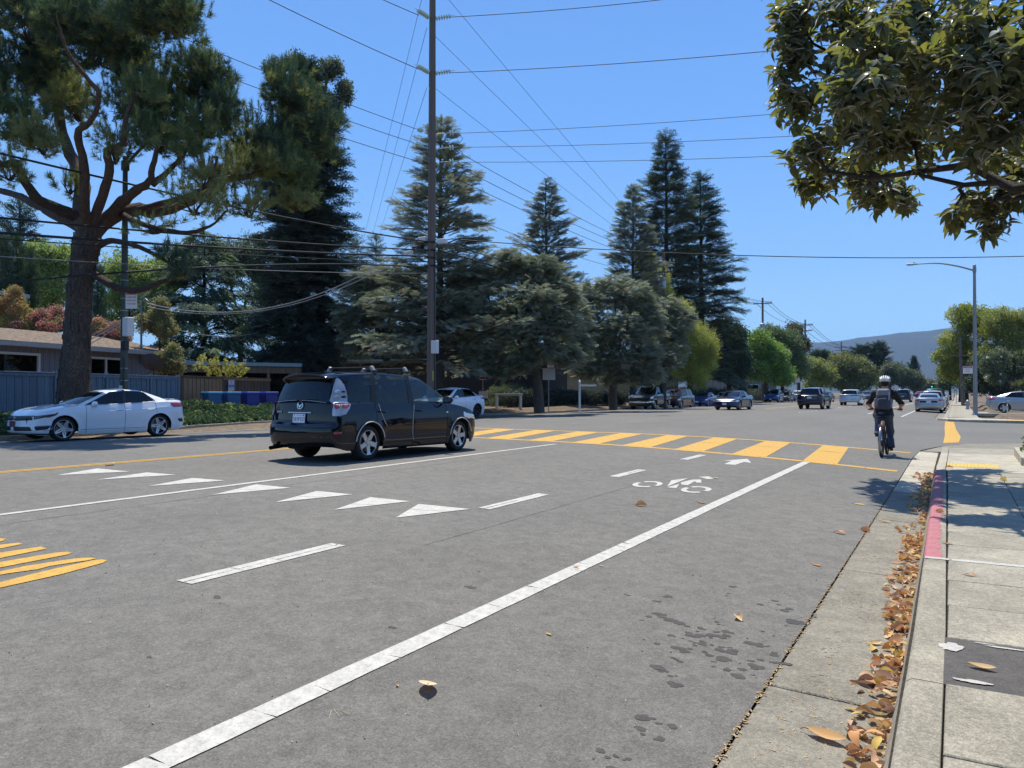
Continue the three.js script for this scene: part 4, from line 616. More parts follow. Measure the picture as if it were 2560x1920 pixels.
{ // the black minivan in the through lane
  const galvDull = std({ color: lin(0.3, 0.3, 0.3), roughness: 0.55, metalness: 0.3 }), s = baseMinivan(); s.paint = paint(0.004, 0.005, 0.011, { roughness: 0.3, metalness: 0.0, specularIntensity: 0 }); s.gapMat = CM.gap;
  s.extra = (a) => {
    const { car, bodyPt, patch, lineOn, stAtZ, n, NC, gh } = a, R = (i) => n - 1 - i, c = s;
    const white = std({ color: lin(0.62, 0.6, 0.56), roughness: 0.5 });
    for (const sd of [1, -1]) {
      // tall clear tail lamp climbing the rear pillar
      const rows = []; const put = (y, i0, i1) => rows.push([0, 0.25, 0.5, 0.75, 1].map((u) => bodyPt(lerp(R(i0), R(i1), u), y, sd, 0.016)));
      put(0.81, 10.5, 14.2); put(0.84, 10.2, 16.2); put(0.93, 10.4, 17.6); put(1.005, 11, 18.2);
      const k = 7; for (const [v, t0, t1] of [[0.06, 0.98, -0.1], [0.25, 0.95, -0.06], [0.45, 0.92, 0.05], [0.62, 0.88, 0.22], [0.78, 0.82, 0.45], [0.88, 0.76, 0.66]]) rows.push([0, 0.25, 0.5, 0.75, 1].map((u) => { const t = lerp(t0, t1, u); const p = t < 0 ? gh(6, 1 + t, v, sd) : gh(k, t, v, sd); return p.add(V(sd * 0.012, 0.002, 0.014)); }));
      const pos = [], idx = [], uv = []; rows.forEach((r, j) => r.forEach((p, i) => { pos.push(p.x, p.y, p.z); uv.push(i / 4, j / 9); if (j && i) { const q = j * 5 + i; idx.push(q - 6, q - 5, q, q - 6, q, q - 1); } }));
      const lamp = part(car, 'tail_light', meshGeo(pos, idx, uv), phys({ color: lin(0.42, 0.43, 0.45), roughness: 0.3, metalness: 0.3, clearcoat: 1, clearcoatRoughness: 0.02 }));
      const nrmAt = V(sd * 0.5, 0.1, 0.86).normalize(), at = (r, u) => { const k = Math.min(8, Math.floor(r)), f = r - k, q = (m) => { const w = clamp(u, 0, 1) * 4, a = Math.min(3, Math.floor(w)); return rows[m][a].clone().lerp(rows[m][a + 1], w - a); }; return q(k).lerp(q(k + 1), f); };
      const blot = (name, r, u, dr, du, mat, off) => { const pos = [], idx = []; const c = at(r, u).addScaledVector(nrmAt, off); pos.push(c.x, c.y, c.z); for (let k = 0; k < 18; k++) { const a = (k / 18) * 6.283, p = at(r + dr * Math.sin(a), u + du * Math.cos(a)).addScaledVector(nrmAt, off * 0.75); pos.push(p.x, p.y, p.z); idx.push(0, 1 + k, 1 + ((k + 1) % 18)); } part(lamp, name, meshGeo(pos, idx), mat); };
      blot('lamp_ring', 2.75, 0.34, 0.95, 0.29, CM.satin, 0.006); blot('brake_lamp', 2.75, 0.34, 0.8, 0.24, CM.red, 0.01); blot('red_lens', 2.75, 0.8, 0.7, 0.17, CM.red, 0.009); blot('lamp_ring', 4.7, 0.36, 0.5, 0.27, CM.satin, 0.006); blot('reverse_lamp', 4.7, 0.36, 0.38, 0.2, CM.lens, 0.01); blot('lamp_ring', 5.75, 0.38, 0.42, 0.27, CM.satin, 0.006); blot('indicator_lamp', 5.75, 0.38, 0.32, 0.2, CM.lens, 0.01); blot('lamp_bar', 4.8, 0.8, 0.2, 0.14, CM.alloyDark, 0.008); blot('lamp_bar', 5.7, 0.8, 0.16, 0.13, CM.alloyDark, 0.008);
      part(car, 'reflector', patch([[R(15), 0.5], [R(11.2), 0.5], [R(11.4), 0.545], [R(15), 0.54]], sd, 0.01), CM.red);
      // pale edge guards on the wheel arches and the rear edges of the doors
      for (const ax of s.axles) { const pts = [], AR = s.wheelR + 0.056; for (let i = -13; i <= 14; i++) { const t = (i / 13) * 1.36, z = ax + AR * Math.sin(t), y = s.wheelR + AR * Math.cos(t); if (y > 0.3) pts.push([stAtZ(z), y]); } part(car, 'arch_trim', lineOn(pts, sd, 0.0095, 0.022, 6), white); }
      const guard = (tab) => part(car, 'door_edge_guard', lineOn(tab.map(([z, y]) => [stAtZ(z), y]), sd, 0.0055, 0.004, 6), white);
      guard([[0.03, 0.985], [0.06, 0.9], [0.1, 0.78], [0.125, 0.6], [0.12, 0.42], [0.08, 0.3]]); guard([[1.04, 1.0], [1.02, 0.9], [0.98, 0.78], [0.93, 0.68], [0.86, 0.6]]);
      part(car, 'indicator', patch(quadOf(stAtZ(-1.02), stAtZ(-0.96), 0.8, 0.83), sd, 0.012, 3, 2), CM.lens);
      part(car, 'headlight', patch(quadOf(9, 20, 0.62, 0.7, 0.08, 0.14), sd, 0.008, 12, 4), phys({ color: lin(0.8, 0.8, 0.78), roughness: 0.1, metalness: 0.2, clearcoat: 1 }));
      // crease low on the doors
      part(car, 'body_crease', lineOn([-0.9, -0.4, 0, 0.5, 0.85].map((z) => [stAtZ(z), 0.4]), sd, 0.012, -0.004, 8), s.paint);
    }
    // hatch: recess for the plate, chrome bar, round badge, wiper, lettering
    const rear = (x, y, off) => { let i = 0; while (i < NC - 1 && bodyPt(R(i), y).x < Math.abs(x)) i++; const p = bodyPt(R(i), y, 1, off); return V(x, y, p.z); };
    part(car, 'chrome_bar', tube([-0.29, -0.15, 0, 0.15, 0.29].map((x) => rear(x, 0.86, 0.012)), 0.011, 8), CM.chrome);
    const pl = plateOn(a, true, 0.76, plateMat('7AYP137')); pl.position.z += 0.006; pl.scale.set(1.02, 1.02, 1);
    part(car, 'plate_frame', rbox(0.335, 0.185, 0.008, 0.004, 0, 0.76, pl.position.z - 0.006, 0, -0.1), CM.trim);
    const em = part(car, 'badge', new THREE.TorusGeometry(0.062, 0.0095, 8, 32).scale(1.08, 1, 0.6), CM.chrome); em.position.copy(rear(0, 0.985, 0.02)); em.rotation.x = -0.15;
    part(em, 'badge_wings', merge([prism([[-0.058, 0.02], [-0.02, 0.012], [0, -0.018], [0.02, 0.012], [0.058, 0.02], [0.03, -0.006], [0, -0.045], [-0.03, -0.006]], 0.006, 0.002)]), CM.chrome);
    const let_ = part(car, 'model_lettering', new THREE.PlaneGeometry(0.16, 0.05), std({ map: canvasTex(256, 80, (x, w, h) => { x.fillStyle = '#08090d'; x.fillRect(0, 0, w, h); x.fillStyle = '#c9cbd0'; x.font = 'italic bold 66px sans-serif'; x.textAlign = 'center'; x.fillText('MAZDA5', w / 2, 62, 240); }), roughness: 0.3, metalness: 0.3 })); let_.position.copy(rear(-0.56, 0.87, 0.014)); let_.rotation.set(-0.1, -0.1, 0);
    const wp = part(car, 'rear_wiper', merge([tube([rear(-0.02, 1.03, 0.03), V(0.1, 1.08, rear(0.1, 1.05, 0.02).z), V(0.32, 1.1, rear(0.3, 1.05, 0.015).z)], [0.018, 0.014, 0.006], 7), rod([-0.05, 1.075, 2.21], [0.42, 1.105, 2.19], 0.008, 0.006, 6)]), CM.trim);
    part(car, 'window_seal', tube([-0.62, -0.5, -0.3, 0, 0.3, 0.5, 0.62].map((x) => V(x, 1.03 + 0.045 * (1 - (x / 0.65) ** 2), 2.205 - 0.05 * (x / 0.62) ** 4)), 0.005, 5), CM.satin);
    // bumper step, tailpipe, underbody tank
    part(car, 'bumper_step', both((sd) => patch([[R(0), 0.62], [R(10), 0.62], [R(10.5), 0.652], [R(0), 0.652]], sd, 0.0)), std({ color: lin(0.05, 0.052, 0.06), roughness: 0.25 }));
    part(car, 'tailpipe', rod([-0.62, 0.25, 2.05], [-0.62, 0.23, 2.32], 0.035, 0.035, 14), CM.alloyDark);
    part(car, 'silencer', merge([rbox(0.5, 0.14, 0.34, 0.06, -0.3, 0.27, 1.85), rbox(0.12, 0.05, 1.5, 0.02, 0.2, 0.2, 0.6)]), CM.under);
    // spoiler over the hatch
    { const pos = [], idx = [], uv = []; const N = 16; for (let i = 0; i <= N; i++) { const u = -1 + (2 * i) / N, x = 0.6 * u, drop = 0.06 * u * u + 0.03 * u ** 6; [[1.5, 1.588 - drop], [1.95, 1.572 - drop], [2.16, 1.545 - drop], [2.19, 1.528 - drop], [2.15, 1.5 - drop], [1.9, 1.44 - drop]].forEach(([z, y]) => { pos.push(x * (z > 2.1 ? 1 : 1.0), y, z - 0.12 * u * u); uv.push(i / N, z); }); if (i) for (let k = 0; k < 5; k++) { const q = i * 6 + k; idx.push(q - 6, q - 5, q, q - 5, q + 1, q); } } part(car, 'spoiler', meshGeo(pos, idx, uv), s.paint); }
    part(car, 'spoiler_underside', rbox(0.96, 0.06, 0.12, 0.02, 0, 1.47, 2.02), CM.trim);
    // two crossbars with silver feet
    for (const z of [-0.02, 0.92]) { const rack = new THREE.Group(); rack.name = 'roof_rack_bar'; car.add(rack); part(rack, 'crossbar', rbox(1.06, 0.024, 0.055, 0.01, 0, 1.672, z), CM.trim); for (const sd of [1, -1]) { part(rack, 'rack_foot', rbox(0.065, 0.125, 0.08, 0.022, sd * 0.56, 1.64, z, 0, 0, sd * 0.6), galvDull); part(rack, 'rack_clamp', rbox(0.08, 0.05, 0.09, 0.015, sd * 0.62, 1.6, z), CM.trim); } }
    part(car, 'aerial', rod([-0.25, 1.6, 1.75], [-0.25, 1.83, 1.98], 0.006, 0.003, 6), CM.trim);
  };
  makeCar(s, 'minivan', 'black minivan with roof rack bars driving away in the through lane', [-10.15, 0.25, -12.3], -0.045).scale.set(1.02, 1.035, 1.01);
}
{ // the white sedan at the left kerb
  const s = baseSedan(); s.paint = paint(0.74, 0.75, 0.76, { metalness: 0, roughness: 0.4 }); s.rimMat = CM.alloy;
  s.extra = (a) => {
    const { car, bodyPt, patch, lineOn, stAtZ, n, NC } = a, R = (i) => n - 1 - i;
    part(car, 'upper_grille', both((sd) => patch([[0, 0.545], [9, 0.57], [9, 0.665], [0, 0.655]], sd, 0.01)), CM.trim);
    part(car, 'grille_bar', both((sd) => patch([[0, 0.655], [10, 0.672], [10, 0.695], [0, 0.685]], sd, 0.02)), std({ color: lin(0.01, 0.01, 0.01), roughness: 0.15 }));
    part(car, 'lower_grille', both((sd) => patch([[0, 0.27], [9.5, 0.28], [8.5, 0.42], [0, 0.42]], sd, 0.006)), CM.trim);
    part(car, 'front_lip', both((sd) => patch([[0, 0.185], [19, 0.175], [19, 0.215], [0, 0.225]], sd, 0.035)), CM.trim);
    const badge = part(car, 'badge', rbox(0.1, 0.085, 0.015, 0.02), CM.chrome); badge.position.copy(bodyPt(0, 0.61, 1, 0.02));
    const pl = plateOn(a, false, 0.47, null); pl.material = std({ color: lin(0.16, 0.05, 0.06), roughness: 0.5 });
    for (const sd of [1, -1]) {
      const hl = part(car, 'headlight', patch([[9.2, 0.585], [19.5, 0.71], [20.5, 0.775], [9.2, 0.685]], sd, 0.014, 14, 5), phys({ color: lin(0.05, 0.055, 0.06), roughness: 0.05, metalness: 0.3, clearcoat: 1 }));
      part(hl, 'running_light', patch([[9.4, 0.672], [18.5, 0.748], [18.5, 0.76], [9.4, 0.684]], sd, 0.017, 12, 2), CM.lens);
      part(car, 'fog_vent', patch([[10.2, 0.295], [14.6, 0.33], [15.8, 0.42], [9.6, 0.405]], sd, 0.012, 8, 4), CM.trim);
      part(car, 'vent_trim', lineOn([[10, 0.415], [13, 0.432], [15.6, 0.435], [16.2, 0.36], [15.6, 0.33], [13, 0.305]], sd, 0.011, 0.016, 6), CM.chrome);
      part(car, 'marker_light', patch(quadOf(stAtZ(-1.88), stAtZ(-1.73), 0.625, 0.655, 0.01, 0.01), sd, 0.008, 5, 2), CM.amber);
      const tl = part(car, 'tail_light', patch([[R(17.5), 0.86], [R(7.5), 0.9], [R(7.5), 0.99], [R(20), 1.0]], sd, 0.016, 12, 4), CM.red);
      part(tl, 'dark_lens', patch([[R(16.5), 0.87], [R(12), 0.89], [R(12), 0.92], [R(16.5), 0.905]], sd, 0.02, 5, 2), CM.redDark);
      part(car, 'rear_vent', patch([[R(15.5), 0.42], [R(11.5), 0.4], [R(12), 0.53], [R(16), 0.53]], sd, 0.01, 5, 3), CM.trim);
      part(car, 'window_trim', tube([[-0.84, 0.945], [-0.3, 0.962], [0.3, 0.98], [0.9, 1.012], [1.3, 1.05]].map(([z, y]) => { const i = stAtZ(z), p = bodyPt(i, y, sd, 0); p.x -= sd * 0.022; p.y += 0.004; return p; }), 0.009, 6), CM.satin);
      // flank creases
      part(car, 'body_crease', lineOn([[stAtZ(-0.7), 0.775], [stAtZ(0), 0.79], [stAtZ(0.8), 0.83], [stAtZ(1.4), 0.87], [stAtZ(2.0), 0.9]], sd, 0.012, -0.006, 8), s.paint);
      part(car, 'body_crease', lineOn([[stAtZ(-0.5), 0.32], [stAtZ(0.2), 0.36], [stAtZ(0.7), 0.45], [stAtZ(0.95), 0.52]], sd, 0.012, -0.006, 8), s.paint);
    }
    part(car, 'boot_lip', tube([-0.75, -0.5, 0, 0.5, 0.75].map((x) => V(x, 1.075 + 0.02 * (1 - (x / 0.75) ** 2), 2.14 - 0.16 * (x / 0.75) ** 2)), 0.016, 8), s.paint);
  };
  makeCar(s, 'sedan', 'white sedan parked at the left kerb beside the big pine', [-21.52, 0.2, -13.36], Math.PI - 0.09);
}

const faceUs = Math.PI, away = 0;
const mkSedan = (o) => ({ ...scaled(baseSedan(), o.kx || 1, o.ky || 1, o.kz || 1), rim: 'multi', ...o });
const mkSUV = (o) => ({ ...scaled(baseSUV(), o.kx || 1, o.ky || 1, o.kz || 1), ...o });
const mkVan = (o) => ({ ...scaled(baseMinivan(), o.kx || 1, o.ky || 1, o.kz || 1), ...o });
{ // white hatchback half hidden by the minivan
  const s = mkSedan({ kx: 1.04, ky: 1.13, kz: 1.03, paint: paint(0.74, 0.75, 0.77, { metalness: 0 }), wheelR: 0.36, rimR: 0.26, handles: 0, rimMat: CM.alloyDark, glass: CM.glassDark });
  s.roof = [[-0.25, 1.47], [0.05, 1.53], [0.5, 1.56], [0.9, 1.54], [1.3, 1.46]]; s.posts = s.posts.map((p, i) => (i >= 5 ? [p[0], p[1] + 0.1, p[2], p[3] + 0.18] : p));
  s.extra = (a) => { const { car, patch, n, stAtZ, bodyPt } = a, R = (i) => n - 1 - i; for (const sd of [1, -1]) { part(car, 'tail_light', patch([[R(17), 1.0], [R(6), 1.04], [R(6), 1.09], [R(20), 1.08]], sd, 0.012), CM.redDark); part(car, 'headlight', patch(quadOf(10, 18, 0.74, 0.8, 0.06, 0.08), sd, 0.01), CM.lens); part(car, 'arch_trim', a.lineOn([-1, -0.7, -0.4, 0, 0.4, 0.7, 1].map((t) => [stAtZ(s.axles[1] + 0.43 * Math.sin(t * 1.3)), s.wheelR + 0.43 * Math.cos(t * 1.3)]), sd, 0.02, 0.005), CM.trim); const z = 0.95; part(car, 'door_handle', tube([bodyPt(stAtZ(z), 0.96, sd, 0.004), bodyPt(stAtZ(z + 0.2), 0.99, sd, 0.004)], 0.012, 6), CM.trim); } };
  makeCar(s, 'hatchback', 'white hatchback with dark glass partly hidden behind the black minivan', [-22.5, 0.16, -32.4], faceUs);
}
{ const s = mkSUV({ kx: 1.07, ky: 1.14, kz: 1.13, paint: paint(0.012, 0.02, 0.018), wheelR: 0.37, rimR: 0.23, glass: CM.glassDark, capPow: 3.6 });
  s.extra = (a) => { stdFront(a, 0.84, 0.99, { plateY: 0.6 }); part(a.car, 'chrome_bumper', both((sd) => a.patch(quadOf(0, 18, 0.54, 0.66), sd, 0.03)), CM.chrome); for (const sd of [1, -1]) part(a.car, 'roof_rail', rod([sd * 0.6, 1.9, -0.3], [sd * 0.6, 1.88, 1.9], 0.02, 0.02, 6), CM.trim); };
  makeCar(s, 'suv', 'dark green SUV with chrome bumper parked first in the left kerb row', [-21.25, 0.17, -58.8], faceUs + 0.03, 'cars parked along the left kerb'); }
{ const s = mkVan({ kx: 1.08, ky: 1.07, kz: 1.08, paint: paint(0.05, 0.012, 0.016), glass: CM.glassDark, rim: 'multi', extra: (a) => { stdFront(a, 0.66, 0.76); } });
  makeCar(s, 'minivan', 'dark maroon minivan parked behind the dark green SUV', [-21.4, 0.17, -66.2], faceUs, 'cars parked along the left kerb'); }
{ const s = mkSedan({ paint: paint(0.012, 0.025, 0.16), glass: CM.glassTint, extra: (a) => stdFront(a, 0.58, 0.68) });
  makeCar(s, 'sedan', 'bright blue sedan parked behind the maroon minivan', [-21.4, 0.17, -74.5], faceUs, 'cars parked along the left kerb'); }
{ const s = mkSedan({ detail: 0, paint: paint(0.45, 0.46, 0.47), glass: CM.glassTint, extra: (a) => stdFront(a, 0.58, 0.68) });
  makeCar(s, 'sedan', 'silver sedan parked behind the bright blue sedan', [-21.4, 0.17, -82.5], faceUs, 'cars parked along the left kerb'); }
{ const s = mkSedan({ kx: 1, ky: 1.0, kz: 1.04, paint: paint(0.012, 0.016, 0.05), glass: CM.glassTint, capPow: 3, hoodRidge: 0 });
  s.extra = (a) => { stdFront(a, 0.58, 0.69, { chrome: 1 }); };
  makeCar(s, 'sedan', 'dark blue sedan driving toward the camera in the far lane', [-14.25, 0.25, -57.4], faceUs - 0.03); }
{ const s = mkSUV({ kx: 0.99, ky: 1.0, kz: 1.0, paint: paint(0.018, 0.006, 0.012), glass: CM.glassDark });
  s.extra = (a) => { const { car, patch, n, gh, bodyPt, NC } = a, R = (i) => n - 1 - i; for (const sd of [1, -1]) { const rows = [[0.95, 12, 16.5], [1.09, 12.5, 17]].map(([y, i0, i1]) => [bodyPt(R(i0), y, sd, 0.015), bodyPt(R(i1), y, sd, 0.015)]); for (const v of [0.2, 0.5, 0.8]) rows.push([gh(7, 0.95, v, sd).add(V(sd * 0.012, 0, 0.014)), gh(7, 0.3, v, sd).add(V(sd * 0.014, 0, 0.012))]); const pos = [], idx = []; rows.forEach((r, j) => { r.forEach((p) => pos.push(p.x, p.y, p.z)); if (j) idx.push(2 * j - 2, 2 * j - 1, 2 * j + 1, 2 * j - 2, 2 * j + 1, 2 * j); }); part(car, 'tail_light', meshGeo(pos, idx), CM.red); }
    part(car, 'chrome_bar', tube([-0.55, -0.3, 0, 0.3, 0.55].map((x) => V(x, 1.02, bodyPt(n - 1, 1.0, 1, 0.012).z - 0.03 * (x / 0.55) ** 2)), 0.018, 8), CM.chrome); plateOn(a, true, 0.88, null); };
  makeCar(s, 'suv', 'dark maroon SUV driving away beyond the crosswalk', [-9.5, 0.25, -63.2], away - 0.02); }
{ const s = mkSUV({ kx: 1.0, ky: 0.96, kz: 1.0, paint: paint(0.5, 0.51, 0.53, { metalness: 0.5 }), glass: CM.glassDark, extra: (a) => { stdRear(a, 0.92, 1.02, { plateY: 0.62, in: 0.2, lamp: CM.redDark }); } });
  makeCar(s, 'suv', 'silver SUV driving away ahead of the dark maroon SUV', [-9.0, 0.24, -83], away, ); }
{ const s = mkSedan({ kx: 1.03, ky: 1.02, kz: 1.05, paint: paint(0.33, 0.35, 0.36, { metalness: 0.55 }), glass: CM.glassDark, extra: (a) => { stdRear(a, 0.86, 0.98, { plateY: 0.8, in: 7 }); part(a.car, 'number_board', both((sd) => a.patch([[a.n - 1, 0.72], [a.n - 1 - 6.5, 0.72], [a.n - 1 - 6.5, 0.9], [a.n - 1, 0.9]], sd, 0.006)), CM.trim); } });
  makeCar(s, 'sedan', 'grey sedan parked at the right kerb beyond the side street', [-1.75, 0.03, -65.8], away, 'cars parked along the right kerb'); }
{ const s = mkSUV({ detail: 0, kz: 1.02, paint: paint(0.5, 0.5, 0.5), glass: CM.glassDark, extra: (a) => stdRear(a, 0.92, 1.05) }); makeCar(s, 'suv', 'pale SUV parked directly ahead of the grey sedan at right kerb', [-1.7, 0.03, -73], away, 'cars parked along the right kerb'); }
{ const s = mkSUV({ detail: 0, kz: 1.1, ky: 1.12, paint: paint(0.012, 0.012, 0.014), glass: CM.glassDark, extra: (a) => stdRear(a, 0.92, 1.05) }); makeCar(s, 'suv', 'tall black SUV parked third in the right kerb row', [-1.7, 0.03, -81], away, 'cars parked along the right kerb'); }
{ const s = mkSUV({ detail: 0, kx: 1.07, ky: 1.08, kz: 1.1, paint: paint(0.015, 0.016, 0.018), glass: CM.glassDark, extra: (a) => stdRear(a, 1.0, 1.12) }); makeCar(s, 'suv', 'black SUV driving away near the bike lane', [-6.3, 0.2, -119], away); }
{ const s = mkSUV({ detail: 0, kx: 1.02, ky: 1.1, paint: paint(0.03, 0.08, 0.2), glass: CM.glassDark, extra: (a) => stdFront(a, 0.82, 0.95) }); makeCar(s, 'suv', 'mid blue SUV parked under the trees on the left', [-21.4, 0.17, -108], faceUs, 'cars parked along the left kerb'); }
{ const s = mkSedan({ detail: 0, ky: 1.05, paint: paint(0.012, 0.012, 0.015), glass: CM.glassDark, extra: (a) => stdFront(a, 0.58, 0.68) }); makeCar(s, 'sedan', 'black sedan parked behind the mid blue SUV', [-21.4, 0.17, -116], faceUs, 'cars parked along the left kerb'); }
{ const s = mkSUV({ detail: 0, ky: 1.02, paint: paint(0.66, 0.67, 0.68), glass: CM.glassTint, extra: (a) => stdFront(a, 0.82, 0.95) }); makeCar(s, 'suv', 'white SUV parked in sun beyond the mid blue SUV', [-21.3, 0.17, -126], faceUs, 'cars parked along the left kerb'); }
{ const s = mkSUV({ detail: 0, paint: paint(0.62, 0.63, 0.64), glass: CM.glassTint, extra: (a) => stdFront(a, 0.82, 0.95) }); makeCar(s, 'suv', 'white SUV parked last in the left kerb row', [-21.3, 0.17, -134], faceUs, 'cars parked along the left kerb'); }
{ const s = mkSedan({ detail: 0, paint: paint(0.02, 0.03, 0.028), glass: CM.glassTint, extra: (a) => stdFront(a, 0.58, 0.68) }); makeCar(s, 'sedan', 'dark sedan approaching just past the maroon SUV', [-15.4, 0.25, -112], faceUs); }
{ // the queue far down the road
  const list = [[-9.2, -150, 0, 'tiny red car in the distant traffic', [0.35, 0.015, 0.015]], [-6.2, -172, 0, 'second red car in the distant traffic', [0.3, 0.02, 0.02]], [-9.2, -190, 0, 'tiny white car in the distant traffic', [0.6, 0.6, 0.6]], [-12.0, -130, faceUs, 'distant black car approaching in the middle lane', [0.02, 0.02, 0.025]], [-16.5, -165, faceUs, 'distant grey car approaching in the outer lane', [0.2, 0.2, 0.21]], [-1.7, -98, 0, 'small dark car parked far down the right kerb', [0.02, 0.022, 0.03]], [-1.7, -112, 0, 'small silver car parked far down the right kerb', [0.4, 0.4, 0.41]], [-6.0, -210, 0, 'farthest blue car in the distant traffic', [0.03, 0.06, 0.15]]];
  for (const [x, z, t, label, c] of list) { const s = mkSedan({ detail: 0, ky: 1.06, paint: paint(...c), glass: CM.glassDark, extra: (a) => { stdFront(a, 0.58, 0.68); stdRear(a, 0.86, 0.98); } }); makeCar(s, 'sedan', label, [x, roadY(x), z], t, 'distant traffic'); }
}
{ const s = mkSedan({ kx: 1.02, ky: 1.02, kz: 1.05, paint: paint(0.3, 0.33, 0.36, { metalness: 0.5 }), rim: 'civic', glass: CM.glassDark, extra: (a) => { stdRear(a, 0.84, 0.97, { plateY: 0.8 }); stdFront(a, 0.58, 0.68); } });
  makeCar(s, 'sedan', 'grey sedan parked in the driveway on the right', [4.1, 0.16, -61], -Math.PI / 2); }

// ---------------------------------------------------------------- trees and plants
const barkMat = (r, g, b, sx = 1, sy = 0.35, bump = 0.03) => std({ map: rep(T.bark, sx, sy), bumpMap: rep(T.barkBump, sx, sy), bumpScale: bump, roughness: 0.95, color: lin(r, g, b) });
const leafMat = (r, g, b, tr = 0.4, rough = 1) => phys({ color: lin(r, g, b), roughness: rough, transmission: tr, thickness: 0, side: THREE.DoubleSide });
const B = { pine: barkMat(0.32, 0.27, 0.23, 1.6, 0.5, 0.05), pineLimb: barkMat(0.30, 0.215, 0.165, 2, 0.8), grey: barkMat(0.30, 0.28, 0.26, 2, 0.7), brown: barkMat(0.22, 0.16, 0.12, 2, 0.7), dark: barkMat(0.10, 0.075, 0.06, 2, 0.7) };
class Copies {   // gathers placements of one small geometry
  constructor(geo, mat) { this.geo = geo; this.mat = mat; this.m = []; this.c = []; }
  add(p, dir, roll, s, col, up = 'z') { const q = new THREE.Quaternion().setFromUnitVectors(up === 'z' ? V(0, 0, 1) : V(0, 1, 0), dir.clone().normalize()); q.multiply(new THREE.Quaternion().setFromAxisAngle(up === 'z' ? V(0, 0, 1) : V(0, 1, 0), roll)); const sc = s.isVector3 ? s : V(s, s, s); this.m.push(new THREE.Matrix4().compose(p, q, sc)); this.c.push(col); }
  basis(p, fwd, up, s, col) { const z = fwd.clone().normalize(), x = V().crossVectors(up, z); if (x.lengthSq() < 1e-6) x.set(1, 0, 0); x.normalize(); const y = V().crossVectors(z, x); const m = new THREE.Matrix4().makeBasis(x, y, z).scale(V(s, s, s)).setPosition(p); this.m.push(m); this.c.push(col); }
  build(parent, name, origin) { if (!this.m.length) return null; const im = new THREE.InstancedMesh(this.geo, this.mat, this.m.length), o = origin || V(0, 0, 0), t = new THREE.Matrix4().makeTranslation(-o.x, -o.y, -o.z); this.m.forEach((m, i) => { im.setMatrixAt(i, m.premultiply(t)); im.setColorAt(i, this.c[i]); }); im.name = name; im.userData.kind = 'stuff'; parent.add(im); return im; }
}
const tint = (c, v = 0.15, h = 0.06) => { const k = 2.0 * (1 + rr(-v, v)); return new THREE.Color().setRGB(c[0] * k * (1 + rr(-h, h)), c[1] * k, c[2] * k * (1 + rr(-h, h))); };
const dirRnd = () => { const z = rr(-1, 1), a = rr(0, 6.283), r = Math.sqrt(1 - z * z); return V(r * Math.cos(a), z, r * Math.sin(a)); };
const inBall = () => { let v; do v = V(rr(-1, 1), rr(-1, 1), rr(-1, 1)); while (v.lengthSq() > 1); return v; };
// little foliage pieces; +z is the growing direction
function bladeFan(n, len, wid, spread, rootLen, seedN, droop = 0) {   // a shoot with needles all round
  reseed(seedN); const pos = [], idx = [];
  for (let i = 0; i < n; i++) { const a = rr(0, 6.283), t = rnd(), e = spread * (0.45 + 0.55 * rnd()), z0 = rootLen * t, d = V(Math.cos(a) * Math.sin(e), Math.sin(a) * Math.sin(e), Math.cos(e)), L = len * rr(0.75, 1.1), s = V().crossVectors(d, dirRnd()).normalize().multiplyScalar(wid * 0.5), k = pos.length / 3; const tip = d.clone().multiplyScalar(L); tip.y -= droop * L; pos.push(-s.x, -s.y, z0 - s.z, s.x, s.y, z0 + s.z, tip.x, tip.y, z0 + tip.z); idx.push(k, k + 1, k + 2); }
  return meshGeo(pos, idx);
}
function sprayGeo(seedN, o = {}) {   // flat conifer spray: axis with side twigs carrying short needles; y is up
  reseed(seedN); const pos = [], idx = [], L = o.len || 1, tw = o.twigs || 7;
  const tri = (a, b, c) => { const k = pos.length / 3; pos.push(a.x, a.y, a.z, b.x, b.y, b.z, c.x, c.y, c.z); idx.push(k, k + 1, k + 2); };
  const twig = (p, d, len, w) => { const n = o.needles || 5, side = V().crossVectors(d, V(0, 1, 0)).normalize(); tri(p.clone().addScaledVector(side, w * 0.35), p.clone().addScaledVector(side, -w * 0.35), p.clone().addScaledVector(d, len));
    for (let i = 0; i < n; i++) { const t = (i + 0.6) / (n + 0.3), q = p.clone().addScaledVector(d, len * t), sg = i % 2 ? 1 : -1, e = d.clone().multiplyScalar(0.55).addScaledVector(side, sg * 0.8).addScaledVector(V(0, 1, 0), rr(-0.1, 0.55)).normalize(), nl = w * rr(1.2, 2.1) * (1 - 0.35 * t), b = d.clone().multiplyScalar(w * 0.55); tri(q.clone().sub(b), q.clone().add(b), q.clone().addScaledVector(e, nl)); } };
  for (let i = 0; i < tw; i++) { const t = (i + 0.5) / tw, sg = i % 2 ? 1 : -1, p = V(0, -(o.droop || 0.12) * t * t * L, t * L * 0.85), d = V(sg * 0.75, rr(-0.12, 0.1) - (o.twigDroop || 0), 0.75).normalize(); twig(p, d, L * (0.48 - 0.3 * t) * rr(0.8, 1.15), (o.w || 0.05)); }
  twig(V(0, 0, 0), V(0, -(o.droop || 0.12), 1).normalize(), L, o.w || 0.05);
  return meshGeo(pos, idx);
}
